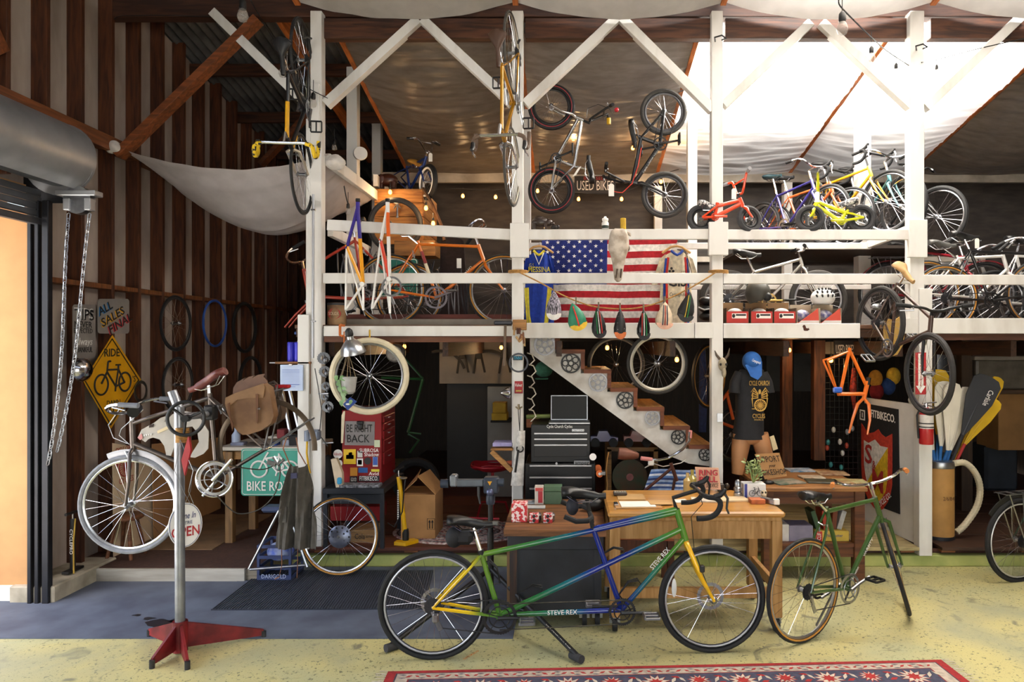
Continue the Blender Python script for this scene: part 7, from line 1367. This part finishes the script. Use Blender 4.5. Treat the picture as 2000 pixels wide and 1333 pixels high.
# under stairs shelf: toy trucks, bass drum crate
r=thing('wooden_cabinet','open wooden cabinet with a picture record under the stairs','cabinet',V((W(1235,0,6.6).x,6.8,.175))); CW=wood('8a6430',0,'5f4220')
a=W(1186,0,6.6).x; b=W(1285,0,6.6).x; zt=W(0,874,6.6).z
MB().box(((a+b)/2,6.8,zt-.02),(b-a,.4,.04)).build('top',CW,r); MB().box((a+.02,6.8,(zt+.18)/2),(.04,.4,zt-.22)).build('side',CW,r); MB().box((b-.02,6.8,(zt+.18)/2),(.04,.4,zt-.22)).build('side',CW,r); MB().box(((a+b)/2,6.98,(zt+.18)/2),(b-a,.02,zt-.22)).build('back',M('33231a',.7,0,.1,9),r)
c=W(1230,932,6.7); MB().lathe([(.17,0),(.17,.01),(.03,.014)],c,V((0,-1,.0)),32).build('round_picture',M('3a4a34',.6,0,.3,7,col2='5a3a28'),r); MB().lathe([(.035,.015),(.035,.018)],c,V((0,-1,0)),18).build('round_label',M('a86a68',.6,0,.1,20),r)
for u,c_,l in((1180,'1c2470','blue toy truck on the cabinet under the stairs'),(1245,'7a1c20','red and black toy truck on the cabinet under the stairs')):
    p=V((W(u,0,6.62).x,6.66,zt+.002)); r=thing('toy_truck',l,'toy truck',p); MB().prism([p+V(q) for q in((-.13,-.06,.05),(.13,-.06,.05),(.13,-.06,.09),(.06,-.06,.1),(.03,-.06,.15),(-.05,-.06,.15),(-.07,-.06,.1),(-.13,-.06,.1))],(0,.12,0)).build('body',gloss(c_),r)
    for dx in(-.085,.085):
        for dy in(-.065,.065): MB().cyl(p+V((dx,dy-.02,.042)),p+V((dx,dy+.02,.042)),.042,n=16).build('tyre',RUBBER,r)
# small parts hung deep right of stairs
one(MB().tube([W(1372,679,7.6),W(1374,760,7.5),W(1372,845,7.4)],[.03,.05,.04],8),'plaid_cloth',cloth('2c3c6a'),'blue plaid cloth hung behind the middle post','cloth')
wheel(W(1385,735,7.2),(.75,-.66,0),.335,.016,None,BLACKM,STEEL,GUM,24,thing_lab='dark wheel with brake disc standing behind the middle post',disc=.045)
r=thing('bicycle','orange bike frame standing in the dark behind the middle post','bicycle',W(1400,890,7.4)); 
for p0,p1 in(((1392,805),(1432,755)),((1392,820),(1432,835)),((1420,770),(1432,820))): MB().tube([W(*p0,7.4),W(*p1,7.4)],.017,8).build('tube',gloss('c8541c'),r)
wheel(W(1432,850,7.5),(.6,-.8,0),.3,.02,r,BLACKM,STEEL)
# horned skull on the middle post
r=thing('horned_skull','small bleached horned skull wired to the middle post','skull',W(1411,740,6.08)); A=PY(6.07).at; BN=M('b5a68c',.85,0,.2,20,bump=.3); MB().ell(A(1411,712),(.038,.035,.06)).ell(A(1413,728)-Y_*.02,(.02,.025,.045)).build('cranium',BN,r)
for s_,e in((-1,(1396,685)),(1,(1425,680))): MB().tube([A(1411+s_*5,702),A((1411+s_*5+e[0])/2+s_*1.5,694),A(*e)],[.013,.011,.003],7).build('horn',M('5a4a3c',.6,0,.15,20),r)
MB().ell(A(1406,712)-Y_*.03,(.01,.01,.012)).ell(A(1417,712)-Y_*.03,(.01,.01,.012)).build('eye_socket',INK,r)
r=thing('switch_plate','grey steel cover plate on the middle post','plate',W(1405,822,6.12)); bxp(1401,808,1412,825,6.118,.012,ch=.002).build('plate',STEEL,r)
# ---- mannequin
c0=V((W(1465,0,6.3).x,6.28,.79)); r=thing('mannequin','tan torso mannequin in a black printed tee and blue cap on the magazine table','mannequin',c0); k=6.28/F; z=lambda v:H+(CY-v)*k; x=lambda u:(u-CX)*k
rows=[(745,1474,4,.03),(728,1470,9,.05),(722,1468,22,.065),(732,1467,29,.085),(752,1466,29,.10),(775,1465,28,.105),(800,1464,27,.10),(825,1463,28.5,.10),(845,1462,30,.11),(857,1462,32,.115)]
sk=M('c58f62',.5,0,.06,6); sh=M('1e1e22',.85,0,.12,20,bump=.15)
def loft(rows,n_=22):
    vs=[];fs=[]
    for v,cu,w_,d in rows:
        for j in range(n_): a=2*PI*j/n_; vs.append(V((x(cu)+w_*k*math.cos(a)*(1+.02*math.sin(5*a+v)),6.28-d*math.sin(a)*(1.0),z(v))))
    fs=[(i*n_+j,(i+1)*n_+j,(i+1)*n_+(j+1)%n_,i*n_+(j+1)%n_) for i in range(len(rows)-1) for j in range(n_)]; return MB().add(vs,fs)
loft(rows[1:]).build('shirt',sh,r,ang=70)
for s_ in(-1,1): MB().tube([V((x(1467+s_*22),6.28,z(730))),V((x(1466+s_*31),6.26,z(748))),V((x(1466+s_*33),6.25,z(768)))],[.05,.05,.055],12).build('sleeve',sh,r,ang=70)
b=MB(); n_=18
for s_,pts in((-1,((1450,850,.085),(1446,875,.08),(1443,900,.066),(1440,926,.05))),(1,((1482,850,.085),(1490,875,.078),(1497,898,.066),(1502,926,.05)))): b.tube([V((x(u),6.28,z(v))) for u,v,_ in pts],[q[2] for q in pts],n_)
b.ell(V((x(1465),6.28,z(856))),(.13,.1,.06)); b.build('body_form',sk,r,ang=70); MB().cyl(V((x(1470),6.28,z(730))),V((x(1470),6.28,z(700))),.05).build('neck_stub',sk,r)
cap=MB(); cc=V((x(1466),6.24,z(706))); cap.ell(cc,(.085,.09,.09),n=18,m=12); cap.build('cap_crown',M('2c6ab8',.8,0,.12,14),r); MB().prism([cc+V(q) for q in((-.075,-.06,-.03),(.075,-.06,-.0),(.06,-.11,-.12),(.02,-.125,-.16),(-.04,-.115,-.13))],(0,.012,.0)).build('cap_brim',M('2560ac',.8,0,.12,14),r); text('Campagnolo',cc+V((.015,-.1,.0)),.035,V((.9,0,-.35)),V((.35,0,.9)),WHITE,r,width=.08,shear=.3)
GOLD=M('c9a050',.8,0,.06,14); yy=6.28-.112
text('CYCLE CHURCH',V((x(1476),yy-.005,z(748))),.06,X_,Z_,GOLD,r,width=.18,bold=.004); text('CYCLES',V((x(1475),yy-.005,z(811))),.055,X_,Z_,GOLD,r,width=.11,bold=.004); text('PETALUMA, CA',V((x(1475),yy-.005,z(818))),.018,X_,Z_,GOLD,r,width=.08)
m=MB().ring(V((x(1478),yy-.004,z(790))),Y_,.05,.006,24,5)
for j in range(8): a=PI*j/8; d=X_*math.cos(a)+Z_*math.sin(a); m.tube([V((x(1478),yy-.004,z(790)))-d*.05,V((x(1478),yy-.004,z(790)))+d*.05],.003,4)
for s_ in(-1,1):
    for q_ in range(5): m.tube([V((x(1477+s_*3),yy-.003,z(768+q_*2))),V((x(1477+s_*(11+q_)),yy-.002,z(757+q_*5))),V((x(1477+s_*(17-q_)),yy-.001,z(765+q_*7)))],[.004,.007,.002],5)
m.ell(V((x(1477),yy-.004,z(764))),(.012,.005,.022)).tube([V((x(1462),yy,z(797))),V((x(1470),yy-.003,z(797)))],.003,4); m.build('winged_wheel_print',GOLD,r)
MB().prism([V((x(u),6.15,z(v))) for u,v in((1495,850),(1503,847),(1511,873),(1502,877))],(0,.004,0)).build('hang_tag',M('d8c49a',.8,0,.05,9),r)
# ---- magazine table
TZ2=.787; r=thing('magazine_table','dark wooden table covered with magazines below the mannequin','table',V((2.05,5.95,0))); TD=wood('6e3f22',0,'4a2814'); TT=wood('a87440',0,'7d5028')
MB().box((2.04,6.12,TZ2-.018),(.86,.86,.035),ch=.006).build('table_top',TT,r); MB().box((2.04,5.76,TZ2-.09),(.78,.03,.11)).build('apron',TD,r); MB().box((2.44,6.1,TZ2-.09),(.03,.74,.11)).build('apron',TD,r); MB().box((1.66,6.1,TZ2-.09),(.03,.74,.11)).build('apron',TD,r)
for x_,y_,z_ in((1.67,5.77,0),(2.42,5.77,0),(1.67,6.48,.18),(2.42,6.48,.18)): MB().box((x_,y_,(z_+TZ2-.035)/2),(.085,.085,TZ2-.035-z_),ch=.004).build('leg',TD,r)
MB().box((2.04,5.95,.3),(.7,.42,.03)).build('shelf',TD,r); MB().box((2.04,5.77,.24),(.68,.03,.08)).build('shelf_rail',TD,r)
def onM(u,v): Y=(H-TZ2)*F/(v-CY); return V((W(u,0,Y).x,Y,TZ2+.001))
for l,u,v,w_,d,rz,c,c2 in(('blue and white magazine at the back of the magazine table',1562,920,.24,.17,.05,'c9ccd0','4a7aa0'),('tan covered magazine at the back right of the magazine table',1625,926,.26,.19,-.1,'d0b48c','8a5a3a'),('pale magazine in the middle of the magazine table',1585,934,.2,.14,0,'d8ccb8','a88a68'),('grey green magazine at the front of the magazine table',1605,942,.26,.17,-.12,'5a5a48','3a3a30'),('pastel green magazine at the front right corner of the table',1660,942,.26,.17,-.12,'c9c890','a87a4c'),('colourful open catalogue at the front left of the table',1535,943,.26,.2,.3,'a89a8c','4a6a5a')):
    one(MB().box(onM(u,v)+Z_*.006,(w_,d,.012),Matrix.Rotation(rz,3,'Z'),ch=.002),'magazine',M(c,.35,0,.1,16,col2=c2),l,'magazine')
r=thing('support_sign','cardboard sign asking to support the bikeshop leaning on the table','sign',onM(1510,935)); Y=5.92; A=PY(Y).at; MB().prism([A(1474,888),A(1522,885),A(1537,930),A(1494,937)],(0,.006,0)).build('card',KRAFT,r); dS=(A(1522,885)-A(1474,888)).normalized(); uS=V((-.28,0,.96)).normalized()
text('SUPPORT',A(1500,898)-Y_*.003,.075,dS,uS,INK,r,width=.2); text('your',A(1508,910)-Y_*.003,.04,dS,uS,INK,r,width=.06,shear=.3); text('BIKESHOP',A(1513,923)-Y_*.003,.07,dS,uS,INK,r,width=.2)
r=thing('black_mug','black travel mug beside the support sign','mug',onM(1490,945)); p=onM(1491,940); MB().lathe([(.028,0),(.032,.01),(.036,.1),(.033,.105)],p,Z_,18).build('mug_body',BLACK,r); MB().lathe([(.038,0),(.036,.015),(.02,.022)],p+Z_*.105,Z_,18).build('lid',M('2a2a2c',.3,0,.1,9),r)
one(MB().ell(onM(1502,946)+Z_*.012,(.045,.03,.018)),'eyewear_case',BLACK,'black oval case in front of the support sign','case')
# boxes on the table shelf
for l,x0_,x1_,c,h in(('red and cream energy bar box on the table shelf',2.08,2.36,'d8b84c',.085),('white carton on the table shelf',1.72,1.86,'d8d4d0',.14),('grey lavender shoe box on the table shelf',1.86,2.06,'8a849c',.13)):
    r=thing('shelf_box',l,'box',V(((x0_+x1_)/2,5.9,.316))); MB().box(((x0_+x1_)/2,5.9,.316+h/2),(x1_-x0_,.2,h),ch=.003).build('carton',M(c,.6,0,.1,9),r)
    if h<.1: MB().box((x0_+.03,5.797,.316+h/2),(.05,.004,h*.96)).build('red_end',M('c02a2a',.5,0,.05,9),r); text('CLIF',V((x0_+.03,5.794,.316+h/2)),.045,Z_,-X_,WHITE,r,width=h*.7); text('Nut Butter',V((2.24,5.795,.365)),.035,X_,Z_,M('2a4a8c',.5,0,.05,9),r,width=.13)
for i,(x_,c) in enumerate(((2.1,'3a5a3c'),(2.18,'c03a2a'),(2.26,'7a3a20'),(2.32,'d0d0cc'))): one(MB().box((x_,5.93,.48),(.04,.16,.16),Matrix.Rotation(.2*(i-1.5),3,'Y'),ch=.002),'snack_packet',M(c,.4,0,.15,16),'%s packet standing on the bar box under the magazine table'%['green','red','brown','white'][i],'packet')
# ---- white door panel with banners
q=PL(1690,7.05,1790,6.2); A=q.at; n=q.n; r=thing('banner_door','white door leaf standing open with two banners at the east post','door leaf',A(1740,1060)); r['kind']='structure'
tl,tr=A(1688,790),A(1791,818); zb=.18
MB().prism([V((A(1688,790).x,A(1688,790).y,1.42)),V((A(1791,0).x,A(1791,0).y,1.42)),V((A(1791,0).x,A(1791,0).y,zb)),V((A(1688,0).x,A(1688,0).y,zb))],n*-.035).build('leaf',M('d8d6d2',.6,0,.05,6),r)
r=thing('brand_banner','black banner with white block lettering at the top of the white door','banner',A(1720,840)); BKB=cloth('16161a')
def zq(u,v): return A(u,v,.008)
MB().prism([zq(1676,786),zq(1754,800),zq(1757,1005),zq(1676,975)],n*-.006).build('cloth_panel',BKB,r)
text('FITBIKECO.',A(1724,814,.012),.105,(A(1752,820)-A(1695,806)).normalized(),Z_,WHITE,r,width=.42,bold=.012); MB().prism([A(1679,800,.012),A(1689,802,.012),A(1689,822,.012),A(1679,820,.012)],n*-.003).build('logo_frame',WHITE,r); MB().prism([A(1681,803,.014),A(1687,804.5,.014),A(1687,819,.014),A(1681,817.5,.014)],n*-.003).build('logo_inner',INK,r); MB().prism([A(1683.2,806,.016),A(1684.8,806.4,.016),A(1684.8,816,.016),A(1683.2,815.6,.016)],n*-.003).build('logo_cross',WHITE,r)
r=thing('shield_banner','red, white and yellow shield banner with big letters on the white door','banner',A(1712,1000)); Zs=4.444
def S_(a,b,o): return A(1480+a/Zs,840+b/Zs,o)
MB().prism([S_(a,b,.018) for a,b in((898,-60),(940,5),(970,30),(1010,20),(1045,-5),(1075,40),(1110,65),(1165,35),(1165,300),(1163,480),(1150,560),(1125,630),(1085,690),(1050,702),(1010,680),(960,610),(925,520),(905,430),(898,300))],n*-.004).build('red_shield',cloth('c83a26'),r)
MB().prism([S_(a,b,.022) for a,b in((920,90),(960,115),(1015,85),(1060,140),(1125,155),(1122,430),(1105,540),(1070,600),(1045,625),(1000,590),(960,500),(935,400),(922,300))],n*-.004).build('white_field',cloth('e8e4de'),r)
MB().prism([S_(a,b,.025) for a,b in((1125,160),(1122,430),(1105,540),(1070,600),(1045,622),(1000,588),(960,495),(950,450),(1010,340))],n*-.004).build('yellow_field',cloth('e0b81c'),r)
dB=q.d; RD=cloth('b02a24'); text('S',S_(960,220,.03),.26,dB,Z_,RD,r,width=.13,bold=.012); text('&',S_(1008,305,.03),.11,dB,Z_,RD,r,width=.06); text('M',S_(1040,455,.03),.3,dB,Z_,RD,r,width=.19,bold=.012)
text('BICYCLE CO.',S_(1090,620,.026),.08,(dB+Z_*.75).normalized(),(Z_-dB*.75).normalized(),WHITE,r,width=.3)
# wire grid wall with bits
r=thing('wire_grid','black wire display grid with small parts behind the magazine table','display grid',W(1655,900,7.0)); m=MB()
for u in range(1612,1682,9): m.tube([W(u,700,7.05),W(u,930,7.05)],.003,4)
for v in range(700,931,12): m.tube([W(1612,v,7.05),W(1680,v,7.05)],.003,4)
m.build('mesh',BLACK,r,kind='stuff'); R0=random.Random(9)
for k in range(10): MB().ell(W(1615+R0.random()*55,830+R0.random()*90,7.0),(.02,.02,.03)).build('hung_part',M(['c9c4bc','3a8a8c','a8402c','8a8a90'][k%4],.4,.2,.1,9),r)
for u0,u1,v0,v1,Y,l in((1590,1612,665,900,7.3,'brown inner post near the wire grid'),(1528,1548,662,960,8.6,'dark inner post behind the mannequin')): one(bxp(u0,v0,u1,v1,Y,.1),'dark_post',wood('7a4420',2,'4a2812'),l,'post')
for u0,u1,l in((1497,1528,'grey cloudy window pane deep behind the mannequin, first'),(1550,1592,'grey cloudy window pane deep behind the mannequin, second')): one(bxp(u0,685,u1,765,11.96,.05),'cloudy_pane',M('4a4a4a',.4,0,.1,4),l,'panel')
one(MB().tube([W(1668,720,7.0),W(1666,760,6.95),W(1668,800,6.98)],[.02,.035,.01],8),'chili_string',M('a8301c',.5,0,.3,40,col2='4a140c'),'string of dried red chillies hung by the east post','chilli string')
# ---- paddles in drum
p=V((W(1842,0,6.35).x,6.42,.18)); r=thing('fibre_drum','tan fibre drum with steel rim holding canoe paddles','drum',p); MB().lathe([(.125,0),(.127,.02),(.127,.66),(.125,.68)],p,Z_,32).build('drum_body',M('b98a4c',.7,0,.1,7),r); MB().lathe([(.131,0),(.133,.01),(.133,.05),(.129,.06)],p+Z_*.65,Z_,32).build('rim',STEEL,r); MB().lathe([(.131,0),(.132,.03)],p+Z_*.0,Z_,32).build('base_rim',DARKSTEEL,r); text('2/6/84',p+V((.02,-.129,.38)),.05,X_,Z_,M('5a3a20',.8,0,.05,9),r,width=.1)
def paddle(label,ub,vb,um,vm,ut,vt,Y,w_,shaft,blade,tilt=0,txt=None):
    b0=W(ub,vb,6.42); m0=W(um,vm,Y); t0=W(ut,vt,Y); r=thing('canoe_paddle',label,'paddle',b0); MB().tube([b0,m0],.0145,10).build('shaft',shaft,r); d=(t0-m0).normalized(); L=(t0-m0).length; s=V((d.z,0,-d.x)).normalized(); f=s.cross(d); k=Y/F; hw=w_*k/2; s=(s*math.cos(tilt)+f*math.sin(tilt)); P=[m0+s*.014,m0+d*L*.3+s*hw*.55,m0+d*L*.6+s*hw*.95,m0+d*L*.9+s*hw,m0+d*L*.98+s*hw*.7,m0+d*L+s*hw*.2,m0+d*L-s*hw*.2,m0+d*L*.98-s*hw*.7,m0+d*L*.9-s*hw,m0+d*L*.6-s*hw*.95,m0+d*L*.3-s*hw*.55,m0-s*.014]
    bl=MB().prism([q_-Y_*.006 for q_ in P],(0,.012,0)).build('blade',blade,r); MB().tube([m0,m0+d*L*.75],[.0145,.004],8).build('spine',blade,bl)
    if txt: text(txt,m0+d*L*.68+s*hw*.45-Y_*.012,.07,-d,V((d.z,0,-d.x))*1,WHITE,bl,width=.15)
CRM=M('d9d2c2',.5,0,.05,9); BLU=M('1c5c9c',.5,0,.06,9); YLW=M('e0b41c',.45,0,.05,9); BKP=M('2c2e34',.5,0,.06,9)
for args in(('cream bladed paddle leaning furthest toward the extinguisher',1826,905,1822,880,1790,765,6.5,40,BLU,CRM),('cream bladed paddle directly above the drum',1835,905,1838,872,1846,745,6.45,38,BLU,CRM),('cream bladed paddle just right of the middle one',1842,905,1851,880,1862,748,6.4,34,BLU,CRM),('cream bladed paddle leaning to the right among the cream ones',1848,905,1856,880,1892,757,6.44,34,BLU,CRM),('yellow bladed paddle standing highest behind the cream ones',1830,905,1832,850,1832,722,6.6,42,BLU,YLW),('large black bladed paddle with white script',1858,905,1880,850,1933,736,6.35,58,BKP,BKP),('yellow paddle behind the black one, lower',1866,905,1884,868,1948,782,6.46,30,M('b02a2a',.5,0,.05,9),YLW),('yellow paddle tip behind the black one, upper',1862,905,1880,870,1952,738,6.6,30,YLW,YLW)):
    paddle(*args,txt='Carlisle' if 'script' in args[0] else None)
one(MB().tube(crv([W(1862,906,6.35),W(1885,905,6.35),W(1905,925,6.36),W(1914,955,6.38),W(1908,990,6.38),W(1885,1025,6.38),W(1868,1040,6.38)],12),[.027+.003*(i%2) for i in range(73)],10),'ribbed_hose',M('cfc4a8',.7,0,.1,60,bump=.4,st=(.4,1,3)),'ribbed cream hose curling out of the drum','hose')
# extinguisher and sign
p=W(1809,868,6.04); r=thing('fire_extinguisher','red fire extinguisher with white label hung on the east post','fire extinguisher',p); k=6.04/F; MB().box(p+V((0,.05,.15)),(.06,.05,.03)).build('wall_bracket',DARKSTEEL,r); MB().lathe([(12*k,0),(13*k,2*k),(13*k,58*k),(10*k,66*k),(4*k,72*k)],p,Z_,24).build('cylinder',M('b81a22',.3,0,.05,9,coat=.5),r); MB().lathe([(13.3*k,0),(13.3*k,27*k)],p+Z_*31*k,Z_,24).build('label_wrap',M('d8d2cc',.5,0,.08,30),r)
for dz in(33,40): MB().lathe([(13.5*k,0),(13.5*k,2.2*k)],p+Z_*dz*k,Z_,24).build('strap',BLACK,r)
MB().cyl(p+Z_*70*k,p+Z_*80*k,.014).beam(p+Z_*80*k-X_*.03,p+Z_*82*k+X_*.09,.02,.012).beam(p+Z_*76*k,p+Z_*72*k+X_*.08,.02,.01).build('valve',CHROME,r); MB().tube([p+Z_*74*k,p+V((-.05,-.01,.33)),p+V((-.08,0,.25)),p+V((-.07,0,.1)),p+V((-.065,0,.05))],.009,8).build('hose',BLACK,r)
r=thing('extinguisher_sign','red and white arrow sign for the extinguisher on the east post','sign',W(1799,770,6.08)); A=PY(6.075).at; MB().prism([A(1788,689),A(1809,689),A(1809,771),A(1788,771)],(0,.003,0)).build('panel',M('b02228',.5,0,.05,9),r); MB().prism([A(u,v)-Y_*.002 for u,v in((1793.5,691),(1803.5,691),(1803.5,754),(1808,754),(1798.5,769),(1789,754),(1793.5,754))],(0,.002,0)).build('arrow',WHITE,r)
for i,ch in enumerate('EXTINGUISHER'): text(ch,A(1798.5,695+i*5.3)-Y_*.004,.03,X_,Z_,M('b02228',.5,0,.05,9),r)
r=thing('wooden_crest','tan shield shaped plaque hung behind the brown bike','plaque',W(1745,690,6.1)); A=PY(6.1).at
MB().prism([A(*q_) for q_ in((1726,630),(1736,623),(1748,626),(1757,619),(1765,634),(1767,652),(1764,674),(1753,693),(1740,697),(1727,684))],(0,.012,0)).build('plaque_panel',M('c9a050',.6,0,.1,9),r)
text('A',A(1757,660)-Y_*.003,.09,X_,Z_,INK,r)
# dark storage to the east
r=thing('storage_tote','clear plastic storage tote on the dark shelf at the east','storage tote',W(1955,760,7.4)); bxp(1908,702,2015,762,7.4,.4,ch=.02).build('bin',M('5c564e',.35,0,.2,7),r); bxp(1904,696,2018,704,7.38,.44,ch=.006).build('lid',M('787068',.4,0,.1,7),r)
r=thing('dark_shelf','dark wooden shelf with brown cartons at the east side','shelf',V((W(1960,0,7.5).x,7.6,.18))); bxp(1880,762,2025,770,7.36,.55).build('shelf_board',wood('4a3322',0),r); bxp(1950,770,2025,880,7.5,.4).build('carton',M('8a6438',.8,0,.1,5),r); bxp(1878,662,1900,1060,7.45,.1).build('upright',wood('3c2818',2),r)
one(bxp(1925,870,1990,960,7.7,.3,ch=.03),'dark_blue_bag',M('16202c',.7,0,.2,6),'dark blue bag under the shelf at the east','bag')
for i,(u,v,c) in enumerate(((1710,740,'c98a2c'),(1712,765,'8a1c1c'),(1735,755,'24427a'),(1745,735,'c9a02c'))): one(MB().ell(W(u,v,7.1),(.07,.06,.09)),'hung_gear',cloth(c),'%s bag of climbing gear hung past the wire grid'%['orange','dark red','blue','yellow'][i],'gear bag')
# ---- oriental rug
def gp(u,v): Y=GD(v); return V((W(u,0,Y).x,Y,.004))
a=gp(758,1314); b=gp(1838,1291); ex=(b-a).normalized(); ey=V((ex.y,-ex.x,0)); Lr=(b-a).length; Wd=1.3
r=thing('oriental_rug','red bordered oriental rug with navy field along the front floor','rug',(a+b)/2)
def quad(x0,x1,y0,y1,z,mat,name): MB().prism([a+ex*x0+ey*y0+Z_*z,a+ex*x1+ey*y0+Z_*z,a+ex*x1+ey*y1+Z_*z,a+ex*x0+ey*y1+Z_*z],(0,0,.002)).build(name,mat,r)
RR=cloth('a82a2c'); quad(0,Lr,0,Wd,0,RR,'red_border')
quad(.055,Lr-.055,.035,Wd-.04,.002,cloth('4a4450'),'outline_band'); quad(.065,Lr-.065,.045,Wd-.05,.0035,cloth('c2b4a4'),'cream_band'); quad(.135,Lr-.135,.115,Wd-.1,.005,cloth('8a2a2c'),'inner_line'); quad(.145,Lr-.145,.125,Wd-.11,.0065,cloth('4a4b60'),'navy_field')
RM=[cloth('b5302c'),cloth('d9cbb8'),cloth('6a6470')]
def rug_bits(name,mat,fn,n_):
    m=MB()
    for i in range(n_):
        for P in fn(i): m.prism([a+ex*x_+ey*y_+Z_*z_ for x_,y_,z_ in P],(0,0,.0015))
    m.build(name,mat,r,kind='stuff')
def diam(cx,cy,w_,h,z,rot=0):
    c_,s_=math.cos(rot),math.sin(rot); return [(cx+x_*c_-y_*s_,cy+x_*s_+y_*c_,z) for x_,y_ in((-w_,0),(0,-h),(w_,0),(0,h))]
def star8(cx,cy,R_,z,n_=10): return [(cx+R_*(1 if k%2 else .55)*math.cos(PI*k/n_),cy+R_*(1 if k%2 else .55)*math.sin(PI*k/n_),z) for k in range(2*n_)]
N=28; stp=(Lr-.2)/N
rug_bits('border_leaf',RM[0],lambda i:[diam(.1+stp*(i+.5)-.02,.08,.022,.009,.0055,.6 if i%2 else -.6),diam(.1+stp*(i+.5)+.03,.08,.016,.008,.0055,-.6 if i%2 else .6)],N)
rug_bits('border_vine',RM[2],lambda i:[diam(.1+stp*i,.062,.02,.005,.0055),diam(.1+stp*i,.1,.02,.005,.0055)],N)
N2=12; st2=(Lr-.35)/N2
rug_bits('field_flower',RM[1],lambda i:[star8(.18+st2*(i+.5),.225 if i%2 else .21,.082 if i%2 else .058,.0095,12)],N2)
rug_bits('flower_heart',RM[0],lambda i:[star8(.18+st2*(i+.5),.225 if i%2 else .21,.045,.0112,8),star8(.18+st2*(i+.5),.225 if i%2 else .21,.092 if i%2 else .068,.008,12)]+[diam(.18+st2*i,.165,.03,.012,.0085,.3),diam(.18+st2*i,.24,.03,.014,.0085,-.4)],N2)
rug_bits('field_vine',RM[1],lambda i:[diam(.18+st2*i-.02,.2,.012,.04,.0085,.5),diam(.18+st2*i+.03,.19,.01,.035,.0085,-.5)],N2+1)
rug_bits('lower_flower',RM[2],lambda i:[star8(.18+st2*i,.33,.05,.0085)],N2+1)
m=MB()
for k in range(60):
    y_=k/60*Wd
    for s_,x0 in((1,Lr),(-1,0)): p=a+ex*x0+ey*y_; m.tube([p+Z_*.003,p+ex*s_*(.05+.02*math.sin(k*2.3))+ey*.012*math.sin(k*1.7)+Z_*.003],.0022,4)
m.build('fringe',M('d2c8b8',.95,0,.1,9),r,kind='stuff')
flush_text()
